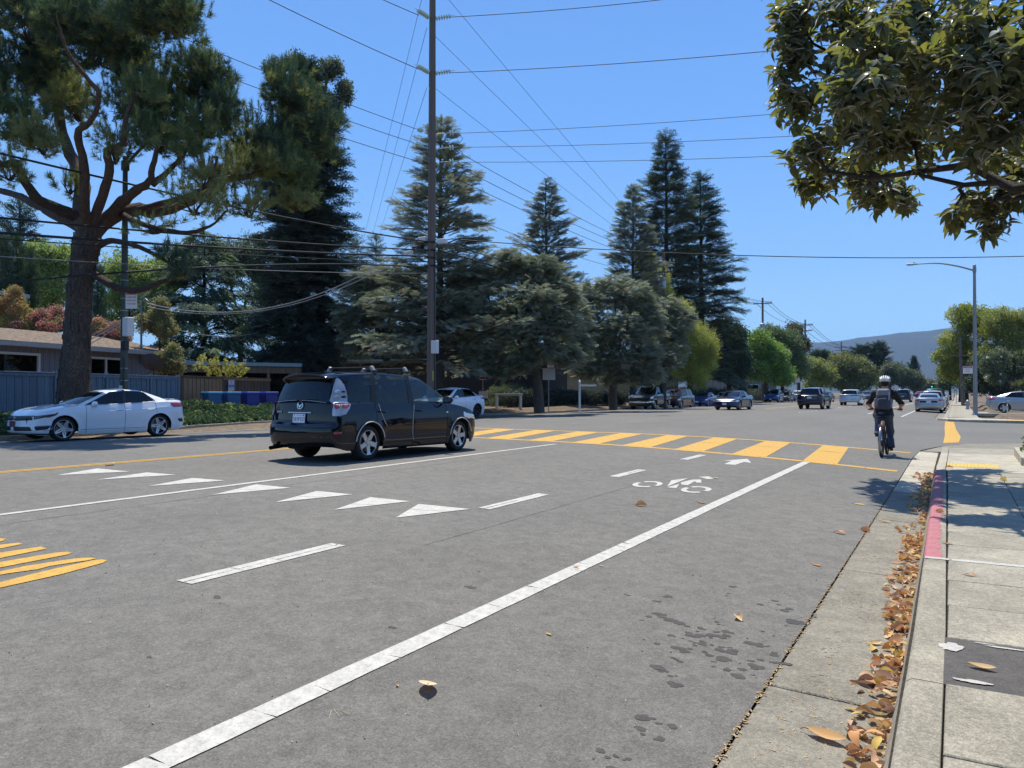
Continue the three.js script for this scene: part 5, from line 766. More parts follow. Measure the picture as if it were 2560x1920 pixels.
function leafClump(seedN, n, R, len, wid, flat = 0.3) {   // a cluster of folded leaves
  reseed(seedN); const pos = [], idx = [];
  for (let i = 0; i < n; i++) { const c = inBall().multiplyScalar(R), d = dirRnd(); d.y = d.y * 0.6 - 0.15; d.normalize(); const s = V().crossVectors(d, V(rr(-flat, flat), 1, rr(-flat, flat))).normalize(), nn = V().crossVectors(s, d).multiplyScalar(wid * 0.22), L = len * rr(0.7, 1.2), w = wid * rr(0.75, 1.15), k = pos.length / 3; const A = c, M1 = c.clone().addScaledVector(d, L * 0.45), E = c.clone().addScaledVector(d, L); const l = M1.clone().addScaledVector(s, w / 2).add(nn), r = M1.clone().addScaledVector(s, -w / 2).add(nn); for (const p of [A, l, E, r]) pos.push(p.x, p.y, p.z); idx.push(k, k + 1, k + 2, k, k + 2, k + 3); }
  return meshGeo(pos, idx);
}
const FG = { pine: bladeFan(40, 0.2, 0.017, 1.15, 0.22, 901), pineTop: bladeFan(44, 0.15, 0.016, 0.75, 0.42, 902), cedar: [sprayGeo(911, { w: 0.07, twigs: 9, needles: 6 }), sprayGeo(912, { w: 0.08, twigs: 10, needles: 5, droop: 0.2 })], deodar: [sprayGeo(913, { w: 0.08, twigs: 9, droop: 0.4, twigDroop: 0.35 })], redwood: [sprayGeo(914, { w: 0.075, twigs: 8, droop: 0.25, needles: 4 }), sprayGeo(915, { w: 0.08, twigs: 7, needles: 4, droop: -0.1 })], leafS: leafClump(921, 26, 0.34, 0.13, 0.075), leafM: leafClump(922, 22, 0.42, 0.2, 0.12), leafL: leafClump(923, 24, 0.6, 0.32, 0.19), narrow: leafClump(924, 30, 0.36, 0.2, 0.035), ivy: leafClump(925, 10, 0.1, 0.075, 0.07, 0.8), needleDroop: bladeFan(30, 0.35, 0.02, 1.0, 0.3, 926, 0.8) };
const FM = { pine: leafMat(1, 1, 1, 0.35), cedar: leafMat(1, 1, 1, 0.3), leaf: leafMat(1, 1, 1, 0.5), dull: leafMat(1, 1, 1, 0.25) };
const limbPath = (a, b, sag = 0.1, n = 6, wob = 0.06) => { const L = a.distanceTo(b), pts = []; for (let i = 0; i <= n; i++) { const t = i / n, p = a.clone().lerp(b, t); p.y += Math.sin(t * Math.PI) * sag * L; if (i && i < n) p.add(inBall().multiplyScalar(wob * L * 0.5)); pts.push(p); } return pts; };
const taper = (n, r0, r1) => Array.from({ length: n }, (_, i) => lerp(r0, r1, i / (n - 1)));

function conifer(o) {   // layered conifer: o.at [x, y, z], o.h, o.r radius by height fraction, ...
  reseed(o.seed); const P = V(...o.at), g = thing(o.name, o.label, 'tree', o.at, 0, o.group), bark = o.bark || B.grey;
  const lean = V(o.lean ? o.lean[0] : 0, 0, o.lean ? o.lean[1] : 0), axis = (t) => V(lean.x * t * o.h, t * o.h, lean.z * t * o.h), R0 = o.trunk || o.h * 0.018;
  const tp = []; for (let i = 0; i <= 10; i++) tp.push(axis((i / 10) * 0.99).add(V(rr(-0.05, 0.05) * (i ? 1 : 0), 0, rr(-0.05, 0.05) * (i ? 1 : 0)))); const tr = part(g, 'trunk', tube(tp, tp.map((_, i) => R0 * (1 - 0.93 * (i / 10)) + (i ? 0 : R0 * 0.35)), 12), bark);
  const prof = spl(o.r), geos = o.geos || FG.cedar, cps = geos.map((q) => new Copies(q, o.mat || FM.cedar)), limbs = [];
  const N = o.branches, t0 = o.from ?? 0.15; let az = rr(0, 6.28);
  for (let i = 0; i < N; i++) {
    const t = t0 + (1 - t0) * Math.pow((i + rnd() * 0.8) / N, o.dist || 1), L = prof(t) * rr(0.8, 1.1) * (0.88 + 1.25 * fbm(Math.cos(az) * 1.4 + o.seed, t * 5.5, Math.sin(az) * 1.4, 2)) * (1 - (o.gap || 0) * (rnd() < 0.25 ? rnd() : 0)); az += 2.399 + rr(-0.4, 0.4); if (t > 0.995 || L < 0.1) continue;
    if (o.skip && o.skip(t, az)) continue;
    const rise = lerp(o.rise0 ?? -0.05, o.rise1 ?? 0.5, t) + rr(-0.28, 0.28), out = V(Math.cos(az), 0, Math.sin(az)), a = axis(t), b = a.clone().addScaledVector(out, L).add(V(0, rise * L, 0)), pts = limbPath(a, b, o.sag ?? 0.06, 5, 0.05);
    if (L > 1.2) limbs.push(tube(pts, taper(6, Math.max(0.012, L * (o.limbR || 0.012)), 0.008), 5));
    const bareTo = o.bare ?? 0.25, k = Math.max(3, Math.round(L * (o.dens || 5) * 1.55));
    for (let j = 0; j < k; j++) {
      const u = bareTo + (1 - bareTo) * ((j + rnd()) / k), seg = Math.min(4, Math.floor(u * 5)), p = pts[seg].clone().lerp(pts[seg + 1], u * 5 - seg), along = pts[seg + 1].clone().sub(pts[seg]).normalize(), sg = j % 2 ? 1 : -1, lat = V(-out.z, 0, out.x).multiplyScalar(sg);
      const reach = L * (o.fan || 0.32) * (1 - 0.6 * u) * rnd(); p.addScaledVector(lat, reach).add(V(0, rr(-0.06, 0.1), 0));
      const d = along.multiplyScalar(0.8).addScaledVector(lat, 0.9 * (1 - u * 0.7) * rr(0.5, 1)).add(V(0, (o.tipRise ?? 0.1) + rr(-0.25, 0.25), 0)), up = V(rr(-0.6, 0.6), 1, rr(-0.6, 0.6));
      pick(cps).basis(p, d, up, (o.spray || 0.75) * rr(0.7, 1.25), tint(rnd() < (o.browns || 0) ? o.brown || [0.1, 0.07, 0.04] : rnd() < 0.3 ? o.col2 || o.col : o.col, 0.22));
    }
  }
  { const k = o.tops ?? 8; for (let j = 0; j < k; j++) pick(cps).basis(axis(rr(0.93, 1.0)), V(rr(-0.35, 0.35), 1, rr(-0.35, 0.35)), V(1, 0, 0), (o.spray || 0.75) * 0.7, tint(o.col)); }
  if (limbs.length) { const m = part(g, 'branches', merge(limbs), o.limbMat || bark); m.userData.kind = 'stuff'; }
  cps.forEach((c) => c.build(g, 'crown'));
  return g;
}
function broadleaf(o) {   // trunk, limbs to each lobe, twigs, leaf clumps; o.lobes [[x, y, z, rx, ry, rz, n]] in world
  reseed(o.seed); const P = V(...o.at), g = thing(o.name, o.label, o.category || 'tree', o.at, 0, o.group), bark = o.bark || B.brown;
  const loc = (x, y, z) => V(x - P.x, y - P.y, z - P.z), fork = loc(...(o.fork || [P.x, P.y + (o.h || 6) * 0.4, P.z]));
  const R0 = o.trunk || 0.2; part(g, 'trunk', tube(limbPath(V(0, -0.1, 0), fork, 0, 5, 0.03), [R0 * 1.35, R0 * 1.05, R0, R0 * 0.95, R0 * 0.9, R0 * 0.85], 12), bark);
  const limbs = [], cp = new Copies(o.geo || FG.leafM, o.mat || FM.leaf), fl = o.flowers ? new Copies(new THREE.IcosahedronGeometry(0.13, 0), std({ color: lin(0.75, 0.74, 0.66), roughness: 0.7 })) : null;
  for (const [x, y, z, rx, ry, rz, n] of o.lobes) {
    const c = loc(x, y, z), lp = limbPath(fork, c, 0.05, 5, 0.1); limbs.push(tube(lp, taper(6, R0 * 0.55, R0 * 0.16), 7));
    const tw = o.twigs ?? 9; const tips = []; for (let i = 0; i < tw; i++) { const d = dirRnd(), e = c.clone().add(V(d.x * rx, d.y * ry, d.z * rz).multiplyScalar(0.85)); tips.push(e); limbs.push(tube(limbPath(lp[3 + (i % 3)], e, 0.03, 4, 0.12), taper(5, R0 * 0.14, 0.008), 5)); }
    for (let i = 0; i < n; i++) {
      const d = dirRnd(), rad = Math.pow(rnd(), o.hollow || 0.42), bump = 0.84 + 0.5 * fbm(d.x * 1.7 + x, d.y * 1.7 + y, d.z * 1.7 + z, 3); const p = c.clone().add(V(d.x * rx, d.y * ry, d.z * rz).multiplyScalar(rad * bump));
      if (fbm(p.x * 0.9 + x, p.y * 0.9, p.z * 0.9 + z, 2) < (o.holes ?? -0.16)) continue;
      const s = (o.size || 1) * rr(0.7, 1.3); cp.add(p, dirRnd(), rr(0, 6.28), s, tint(rnd() < (o.mix || 0.25) ? o.col2 || o.col : o.col, 0.22));
      if (fl && rnd() < o.flowers && rad > 0.75) fl.add(p, dirRnd(), 0, rr(0.6, 1.2), new THREE.Color(1, 1, 1));
    }
  }
  const m = part(g, 'branches', merge(limbs), bark); m.userData.kind = 'stuff'; cp.build(g, 'crown'); if (fl) fl.build(g, 'blossom');
  return g;
}

function cedarMass(o) {   // spreading cedar: lobes filled with level sprays that point outward and nod at the tips
  reseed(o.seed); const P = V(...o.at), g = thing(o.name, o.label, 'tree', o.at, 0, o.group), limbs = [], cps = FG.cedar.map((q) => new Copies(q, FM.cedar)), R0 = o.trunk, fork = V(...o.fork).sub(P);
  part(g, 'trunk', tube(limbPath(V(0, -0.1, 0), fork, 0, 6, 0.05), taper(7, R0 * 1.2, R0 * 0.7), 12), B.grey);
  for (const [x, y, z, rx, ry, rz, n] of o.lobes) { const c = V(x, y, z).sub(P), f0 = fork.clone().multiplyScalar(rr(0.45, 1)), lp = limbPath(f0, c, 0.08, 6, 0.12); limbs.push(tube(lp, taper(7, R0 * 0.42, R0 * 0.1), 7));
    for (let b = 0; b < 7; b++) { const d = dirRnd(), e = c.clone().add(V(d.x * rx, d.y * ry, d.z * rz).multiplyScalar(0.9)); limbs.push(tube(limbPath(lp[2 + (b % 4)], e, 0.02, 4, 0.15), taper(5, R0 * 0.11, 0.01), 5)); }
    for (let i = 0; i < n * 2.9; i++) { const d = dirRnd(), rad = Math.pow(rnd(), 0.45) * (0.8 + 0.9 * fbm(d.x * 2 + x, d.y * 2 + y, d.z * 2, 3)), p = c.clone().add(V(d.x * rx, d.y * ry, d.z * rz).multiplyScalar(rad)); if (fbm(p.x * 0.8 + x, p.y * 1.3, p.z * 0.8, 2) < -0.14) continue; const out = V(p.x, 0, p.z).normalize().multiplyScalar(0.8).add(V(d.x, 0, d.z).multiplyScalar(0.7)).add(V(rr(-0.6, 0.6), rr(-0.5, 0.55), rr(-0.6, 0.6))); pick(cps).basis(p, out, V(rr(-0.8, 0.8), 1, rr(-0.8, 0.8)), 0.5 * rr(0.65, 1.4), tint(rnd() < 0.05 ? [0.13, 0.1, 0.07] : rnd() < 0.4 ? o.col2 : o.col, 0.25)); } }
  const m = part(g, 'branches', merge(limbs), B.grey); m.userData.kind = 'stuff'; cps.forEach((c) => c.build(g, 'crown')); return g;
}

{ // the big umbrella pine behind the white sedan
  reseed(3101); const base = [-24.83, 1.02, -14.53]; base[1] = 0.3;
  const o = V(...base), g = thing('pine_tree', 'huge pine with thick forked trunk behind the white sedan', 'tree', base);
  const rel = (a) => a.map((p) => V(...p).sub(o));
  const trunkPts = rel([[-24.86, 0.64, -14.52], [-24.84, 1.47, -14.52], [-24.77, 2.82, -14.55], [-24.71, 4.03, -14.56], [-24.63, 5.23, -14.6], [-24.47, 6.28, -14.68], [-24.32, 6.96, -14.75]]); trunkPts[0].y = -0.1;
  const tg = tube(trunkPts, [0.6, 0.47, 0.39, 0.355, 0.345, 0.38, 0.34], 22, 1);
  { const p = tg.attributes.position, n = tg.attributes.normal; for (let i = 0; i < p.count; i++) { const a = Math.atan2(n.getX(i), n.getZ(i)), q = 0.05 * Math.abs(fbm(Math.cos(a) * 4, Math.sin(a) * 4, p.getY(i) * 0.6, 3)) * 2 + 0.06 * fbm(Math.cos(a), Math.sin(a), p.getY(i) * 0.9, 2); p.setXYZ(i, p.getX(i) + n.getX(i) * q, p.getY(i), p.getZ(i) + n.getZ(i) * q); } tg.computeVertexNormals(); }
  part(g, 'trunk', tg, B.pine);
  { // bark plates standing proud of the trunk
    const pl = []; for (let i = 0; i < 420; i++) { const t = rr(0.02, 0.93) * 6, k = Math.min(5, Math.floor(t)), c = trunkPts[k].clone().lerp(trunkPts[k + 1], t - k), TR = [0.6, 0.47, 0.39, 0.355, 0.345, 0.38, 0.34], R = lerp(TR[k], TR[k + 1], t - k), a = rr(0, 6.283); const w = rr(0.05, 0.11), h = rr(0.14, 0.42); pl.push(rbox(w, h, 0.05, 0.02, 0, 0, 0, 0, rr(-0.06, 0.06), rr(-0.08, 0.08), 1).translate(0, 0, R + rr(-0.004, 0.03)).rotateY(a).translate(c.x, c.y, c.z)); }
    const m = part(g, 'bark_plates', merge(pl.map((q) => boxUV(q))), barkMat(0.30, 0.26, 0.225, 3, 1, 0.03)); m.userData.kind = 'stuff'; }
  const limb = (pts, r0, r1, mat = B.pineLimb) => { const c = new THREE.CatmullRomCurve3(rel(pts)), P = c.getPoints(18); return part(g, 'limb', tube(P.map((p, i) => p.clone().add(inBall().multiplyScalar(i ? r0 * 0.16 : 0))), taper(P.length, r0 * 0.8, r1 * 0.75).map((r) => r * rr(0.92, 1.1)), 10), mat); };
  limb([[-24.5, 6.74, -14.65], [-24.84, 7.69, -14.68], [-25.17, 8.6, -14.93], [-26.1, 9.6, -15.08], [-27.19, 10.94, -15.36], [-28.33, 12.76, -15.83], [-29.64, 14.9, -16.2]], 0.36, 0.14, barkMat(0.42, 0.36, 0.31, 2, 0.8));
  limb([[-24.27, 6.69, -14.56], [-23.71, 7.44, -14.17], [-23.17, 8.54, -13.78], [-22.69, 9.29, -13.35], [-21.87, 9.43, -13.25], [-21.17, 10.08, -13.07]], 0.22, 0.08);
  limb([[-24.14, 6.84, -14.63], [-23.23, 7.7, -14.45], [-22.66, 8.36, -14.31], [-22.42, 8.87, -14.09], [-21.84, 9.06, -14.2], [-21.47, 9.67, -14.06], [-21.24, 10.47, -14.18]], 0.2, 0.07);
  limb([[-24.24, 6.74, -14.8], [-23.95, 7.26, -15.2], [-23.57, 7.58, -15.76], [-23.28, 7.6, -16.5], [-23.02, 7.9, -17.11], [-22.67, 8.48, -17.77], [-22.16, 9.08, -18.52], [-21.57, 9.34, -19.31], [-20.76, 10.23, -20.23]], 0.34, 0.09);
  limb([[-23.98, 7.21, -15.06], [-22.99, 7.66, -15.05], [-22.24, 7.91, -15.02], [-21.76, 8.06, -15.06], [-21.4, 8.53, -14.92], [-20.94, 9.22, -14.83]], 0.24, 0.07);
  limb([[-23.57, 7.53, -15.76], [-22.5, 7.69, -16.03], [-21.5, 7.81, -16.14], [-20.51, 8.15, -16.25], [-19.92, 8.84, -16.12]], 0.15, 0.05);
  limb([[-24.46, 6.81, -14.67], [-25.46, 7.2, -14.55], [-26.53, 7.71, -14.39], [-27.6, 8.17, -14.23], [-28.88, 8.59, -13.95]], 0.24, 0.12, B.grey);
  limb([[-24.59, 7.19, -14.59], [-24.79, 7.36, -14.02], [-24.74, 7.51, -13.35], [-24.62, 7.92, -12.84], [-24.32, 8.37, -12.43], [-24.24, 8.21, -12.01], [-24.11, 8.36, -11.39]], 0.25, 0.09, B.brown);
  limb([[-23.66, 7.35, -15.36], [-22.61, 6.92, -15.28], [-21.49, 6.61, -15.47], [-20.45, 6.46, -15.61], [-19.68, 6.63, -15.71], [-19, 7.03, -15.75]], 0.14, 0.03, B.brown);
  limb([[-24.29, 5.38, -14.79], [-23.31, 4.9, -14.9], [-22.35, 4.75, -15.11], [-21.51, 4.94, -15.25], [-20.83, 5.05, -15.41], [-20.25, 4.99, -15.51]], 0.17, 0.05, B.brown);
  limb([[-24.14, 5.8, -14.64], [-23.38, 6.18, -14.5], [-22.74, 6.24, -14.52], [-21.5, 5.89, -14.78], [-20.58, 5.38, -14.97], [-20.12, 5.07, -15.12]], 0.15, 0.04, B.brown);
  limb([[-21.68, 7.97, -15.11], [-21.44, 9.02, -15.93], [-21.4, 10.05, -16.4], [-21.26, 11.55, -16.46]], 0.12, 0.03); limb([[-22.16, 9.08, -18.52], [-21.61, 10.1, -19.28], [-20.89, 11.5, -19.91], [-20.6, 13.09, -20.29]], 0.13, 0.03);
  limb([[-28.33, 12.76, -15.83], [-27.35, 14.16, -16.95], [-22.1, 13.12, -15.38], [-19.79, 12.68, -14.99]], 0.13, 0.03); limb([[-28.33, 12.76, -15.83], [-28.68, 14.04, -15.03], [-29.56, 14.63, -13.94]], 0.14, 0.04); limb([[-21.17, 10.08, -13.07], [-21.41, 10.92, -12.34], [-21.24, 11.84, -11.85]], 0.09, 0.03);
  // needle lobes: [x, y, z, rx, ry, rz, shoots]
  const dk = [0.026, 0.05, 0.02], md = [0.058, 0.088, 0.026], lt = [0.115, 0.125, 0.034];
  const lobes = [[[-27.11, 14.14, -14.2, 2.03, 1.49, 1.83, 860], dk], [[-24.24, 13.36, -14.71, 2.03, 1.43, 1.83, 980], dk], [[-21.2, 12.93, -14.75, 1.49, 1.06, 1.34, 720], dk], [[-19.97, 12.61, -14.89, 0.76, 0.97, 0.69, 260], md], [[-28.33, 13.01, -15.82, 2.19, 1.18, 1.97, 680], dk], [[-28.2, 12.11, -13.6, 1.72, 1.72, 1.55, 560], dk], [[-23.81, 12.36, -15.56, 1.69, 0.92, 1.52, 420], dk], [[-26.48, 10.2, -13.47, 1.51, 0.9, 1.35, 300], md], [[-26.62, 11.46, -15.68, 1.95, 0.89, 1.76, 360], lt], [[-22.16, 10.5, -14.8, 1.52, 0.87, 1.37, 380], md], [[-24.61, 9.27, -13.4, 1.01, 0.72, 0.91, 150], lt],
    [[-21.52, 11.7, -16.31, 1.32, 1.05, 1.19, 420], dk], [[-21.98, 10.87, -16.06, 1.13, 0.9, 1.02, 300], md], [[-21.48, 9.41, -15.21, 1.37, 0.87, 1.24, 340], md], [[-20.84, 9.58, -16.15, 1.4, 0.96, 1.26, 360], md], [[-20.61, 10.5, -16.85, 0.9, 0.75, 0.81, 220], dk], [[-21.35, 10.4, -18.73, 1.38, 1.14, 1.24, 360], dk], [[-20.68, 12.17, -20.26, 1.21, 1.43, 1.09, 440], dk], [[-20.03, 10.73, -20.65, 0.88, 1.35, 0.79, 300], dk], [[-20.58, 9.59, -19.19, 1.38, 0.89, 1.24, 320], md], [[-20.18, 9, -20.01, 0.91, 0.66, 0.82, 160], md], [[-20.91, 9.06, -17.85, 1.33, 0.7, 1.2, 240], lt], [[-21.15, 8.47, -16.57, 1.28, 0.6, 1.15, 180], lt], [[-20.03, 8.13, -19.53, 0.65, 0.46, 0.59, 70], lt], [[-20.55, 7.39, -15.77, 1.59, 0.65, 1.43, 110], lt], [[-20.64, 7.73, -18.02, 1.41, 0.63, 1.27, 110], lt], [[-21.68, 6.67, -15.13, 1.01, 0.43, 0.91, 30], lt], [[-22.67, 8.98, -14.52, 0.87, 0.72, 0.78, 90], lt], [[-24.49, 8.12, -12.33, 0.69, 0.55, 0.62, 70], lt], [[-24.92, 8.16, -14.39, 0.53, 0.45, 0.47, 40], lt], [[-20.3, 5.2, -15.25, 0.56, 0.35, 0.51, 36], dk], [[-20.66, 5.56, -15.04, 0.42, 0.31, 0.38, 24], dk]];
  const cp = new Copies(FG.pine, FM.pine), ct = new Copies(FG.pineTop, FM.pine), twigs = [];
  for (const [[x, y, z, rx, ry, rz, n], col] of lobes) {
    const c = V(x, y, z).sub(o), subs = []; for (let i = 0; i < 11; i++) { const d = dirRnd(); subs.push(c.clone().add(V(d.x * rx, d.y * ry, d.z * rz).multiplyScalar(rr(0.3, 0.75)))); }
    for (const q of subs) twigs.push(tube(limbPath(c.clone().add(V(0, -ry * 0.5, 0)), q, 0.05, 4, 0.15), taper(5, 0.03, 0.008), 4));
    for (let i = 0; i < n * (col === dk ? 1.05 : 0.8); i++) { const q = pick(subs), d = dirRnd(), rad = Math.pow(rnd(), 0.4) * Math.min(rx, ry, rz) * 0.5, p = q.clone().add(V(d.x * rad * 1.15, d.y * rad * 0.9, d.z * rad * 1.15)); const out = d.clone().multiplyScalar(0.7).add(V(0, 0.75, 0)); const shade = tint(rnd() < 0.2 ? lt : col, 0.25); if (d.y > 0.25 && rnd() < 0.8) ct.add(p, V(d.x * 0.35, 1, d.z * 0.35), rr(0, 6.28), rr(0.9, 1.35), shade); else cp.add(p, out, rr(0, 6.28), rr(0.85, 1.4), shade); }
  }
  const tw = part(g, 'twigs', merge(twigs), B.brown); tw.userData.kind = 'stuff'; cp.build(g, 'needles'); ct.build(g, 'crown');
}

const at0 = (p, y = 0.4) => [p[0], y, p[2]];
const G1 = 'cedars along the left kerb', G2 = 'trees far down the road';
// --- left: behind the fences
conifer({ name: 'deodar_tree', label: 'dark drooping conifer behind the wooden fence', seed: 41, at: at0([-45.75, 3.06, -35.92]), h: 12.6, trunk: 0.32, r: [[0, 4.6], [0.25, 5.2], [0.6, 3.6], [1, 0.2]], branches: 95, from: 0.12, rise0: -0.1, rise1: 0.35, sag: 0.1, dens: 6, fan: 0.42, spray: 1.0, geos: FG.deodar, col: [0.03, 0.055, 0.022], col2: [0.055, 0.085, 0.03], bark: B.dark, tipRise: -0.25 });
conifer({ name: 'redwood_tree', label: 'very dark dense redwood column right of the big pine', seed: 42, at: at0([-36.71, 2.94, -36.52]), h: 22.6, trunk: 0.45, r: [[0, 2.9], [0.3, 3.0], [0.55, 2.7], [0.75, 2.0], [1, 0.25]], branches: 520, from: 0.03, rise0: -0.25, rise1: 0.3, dens: 9, fan: 0.42, spray: 0.9, geos: FG.redwood, col: [0.012, 0.026, 0.014], col2: [0.02, 0.04, 0.018], bark: B.dark, bare: 0.1 });
broadleaf({ name: 'oak_tree', label: 'olive green tree crown rising above the pine and redwood', seed: 43, at: at0([-42.7, 3.23, -44.6]), fork: [-42.91, 22.73, -44.24], trunk: 0.35, holes: -0.07, lobes: [[-45.85, 26.88, -42.48, 1.01, 0.87, 0.91, 170], [-44.44, 27.24, -43.29, 0.94, 0.72, 0.85, 130], [-43.58, 26.16, -43.81, 1.23, 1.08, 1.11, 220], [-42.1, 26.7, -44.65, 1.01, 0.94, 0.91, 190], [-41.27, 24.9, -45.15, 0.79, 1.23, 0.72, 170], [-41.96, 23.63, -44.77, 0.94, 1.44, 0.85, 170], [-44.77, 25.08, -43.13, 1.44, 1.23, 1.3, 150]], geo: FG.leafM, col: [0.035, 0.05, 0.02], col2: [0.08, 0.09, 0.035], size: 0.9, bark: B.dark });
for (const [px, i, lab] of [[10, 0, 'leftmost Italian cypress column behind the grey house'], [36, 1, 'second Italian cypress from the left behind the house'], [63, 2, 'third Italian cypress from the left behind the house']]) conifer({ name: 'cypress_tree', label: lab, seed: 50 + i, at: at0([[-47.13, 3.83, -23.56], [-47.59, 3.88, -24.45], [-48, 3.94, -25.36]][i]), h: [10.2, 10.4, 9.7][i], trunk: 0.15, r: [[0, 0.42], [0.3, 0.6], [0.75, 0.42], [1, 0.05]], branches: 220, from: 0.05, rise0: 2.2, rise1: 2.5, sag: 0, dens: 9, fan: 0.3, spray: 0.42, geos: FG.redwood, col: [0.02, 0.04, 0.016], col2: [0.035, 0.06, 0.022], bark: B.dark, bare: 0, group: 'Italian cypresses behind the house' });
conifer({ name: 'cypress_tree', label: 'Italian cypress just right of the pine trunk behind the house', seed: 54, at: at0([-42.52, 3.83, -26.22]), h: 8.4, trunk: 0.15, r: [[0, 0.5], [0.3, 0.66], [0.7, 0.45], [1, 0.05]], branches: 200, from: 0.05, rise0: 2.2, rise1: 2.5, sag: 0, dens: 9, fan: 0.3, spray: 0.42, geos: FG.redwood, col: [0.02, 0.045, 0.018], bark: B.dark, bare: 0, group: 'Italian cypresses behind the house' });
conifer({ name: 'redwood_tree', label: 'dark conifer at the left edge behind the cypresses', seed: 55, at: at0([-73.89, 3.52, -38.13]), h: 18.5, trunk: 0.35, r: [[0, 4], [0.4, 3.6], [0.8, 1.8], [1, 0.2]], branches: 150, from: 0.1, dens: 5, fan: 0.4, spray: 1.1, geos: FG.redwood, col: [0.02, 0.04, 0.02], bark: B.dark });
broadleaf({ name: 'sycamore_tree', label: 'bright green leafy tree left of the pine trunk', seed: 56, at: at0([-61.3, 3.59, -33.85]), trunk: 0.28, fork: [-61.29, 6.84, -33.82], lobes: [[-61.73, 11.9, -33.5, 1.99, 1.81, 1.79, 420], [-60.8, 9.73, -34.06, 1.81, 2.17, 1.63, 420], [-62.37, 9.01, -33.17, 1.81, 2.17, 1.63, 380], [-60.48, 11.9, -34.22, 1.44, 1.44, 1.3, 260]], geo: FG.leafM, col: [0.12, 0.165, 0.03], col2: [0.19, 0.22, 0.045], size: 0.95, holes: -0.1 });
broadleaf({ name: 'sycamore_tree', label: 'bright green leafy tree right of the pine trunk', seed: 57, at: at0([-56.14, 3.59, -36.83]), trunk: 0.28, fork: [-56.13, 6.84, -36.8], lobes: [[-56.57, 10.82, -36.49, 1.81, 1.99, 1.63, 420], [-55.17, 10.09, -37.31, 1.99, 2.17, 1.79, 460], [-53.76, 10.45, -38.12, 1.81, 1.81, 1.63, 400], [-56.74, 8.29, -36.43, 1.63, 1.81, 1.46, 320], [-54.56, 8.29, -37.69, 1.81, 1.81, 1.63, 320]], geo: FG.leafM, col: [0.12, 0.165, 0.03], col2: [0.19, 0.22, 0.045], size: 0.95, holes: -0.1 });
broadleaf({ name: 'olive_tree', label: 'muted green tree behind the carport left of redwood', seed: 58, at: at0([-51.55, 3.35, -44.11]), trunk: 0.25, fork: [-51.54, 6.43, -44.08], lobes: [[-52.5, 12.59, -43.44, 2.31, 2.31, 2.08, 360], [-50.5, 12.59, -44.6, 2.31, 2.31, 2.08, 360], [-49.52, 9.51, -45.21, 2.31, 2.7, 2.08, 380], [-57.24, 12.94, -43.01, 2.38, 1.99, 2.15, 300]], geo: FG.leafS, col: [0.045, 0.065, 0.03], col2: [0.08, 0.1, 0.045], size: 1.5 });
for (const [L, c, lab, i] of [[[-42.41, 6.15, -21.63, 0.53, 0.82, 0.48, 300], [0.30, 0.16, 0.05], 'orange leaved shrub beside the upper house wall', 0], [[-41.96, 5.3, -21.91, 0.58, 0.58, 0.52, 240], [0.22, 0.17, 0.04], 'yellow green shrub above the shingle roof', 1], [[-41.27, 5.18, -22.31, 0.72, 0.58, 0.65, 280], [0.26, 0.09, 0.075], 'pink red shrub above the shingle roof left of pine', 2], [[-41.51, 5.4, -23.32, 0.74, 0.64, 0.67, 280], [0.24, 0.085, 0.08], 'pink red shrub touching the pine trunk above roof', 3], [[-39.64, 4.86, -24.41, 0.64, 0.54, 0.58, 240], [0.24, 0.1, 0.06], 'russet shrub right of the pine trunk above roof', 4], [[-38.78, 4.71, -24.91, 0.59, 0.49, 0.53, 220], [0.25, 0.08, 0.07], 'pink red shrub behind the street light pole', 5], [[-34.96, 5.21, -24.8, 0.66, 1.03, 0.59, 330], [0.12, 0.105, 0.03], 'yellow brown shrub at the right gable of house', 6], [[-31.77, 3.08, -23.2, 0.48, 0.65, 0.43, 240], [0.13, 0.115, 0.035], 'yellow brown shrub behind the satellite dish', 7]]) broadleaf({ name: 'shrub', label: lab, category: 'shrub', seed: 60 + i, at: [L[0], 0.4, L[2]], fork: [L[0], L[1] - L[4] * 0.9, L[2]], trunk: 0.06, lobes: [L, [L[0] + L[3] * 0.8, L[1] - L[4] * 0.5, L[2], L[3] * 0.6, L[4] * 0.6, L[5], L[6] * 0.5], [L[0] - L[3] * 0.5, L[1] - L[4] * 0.4, L[2] + L[5], L[3] * 0.7, L[4] * 0.7, L[5], L[6] * 0.5], [L[0] + L[3] * 0.2, L[1] + L[4] * 0.6, L[2], L[3] * 0.4, L[4] * 0.5, L[5] * 0.5, L[6] * 0.25]], geo: FG.leafS, col: c, col2: [0.12, 0.13, 0.035], mix: 0.35, size: 0.75, twigs: 5, group: 'shrubs round the grey house' });
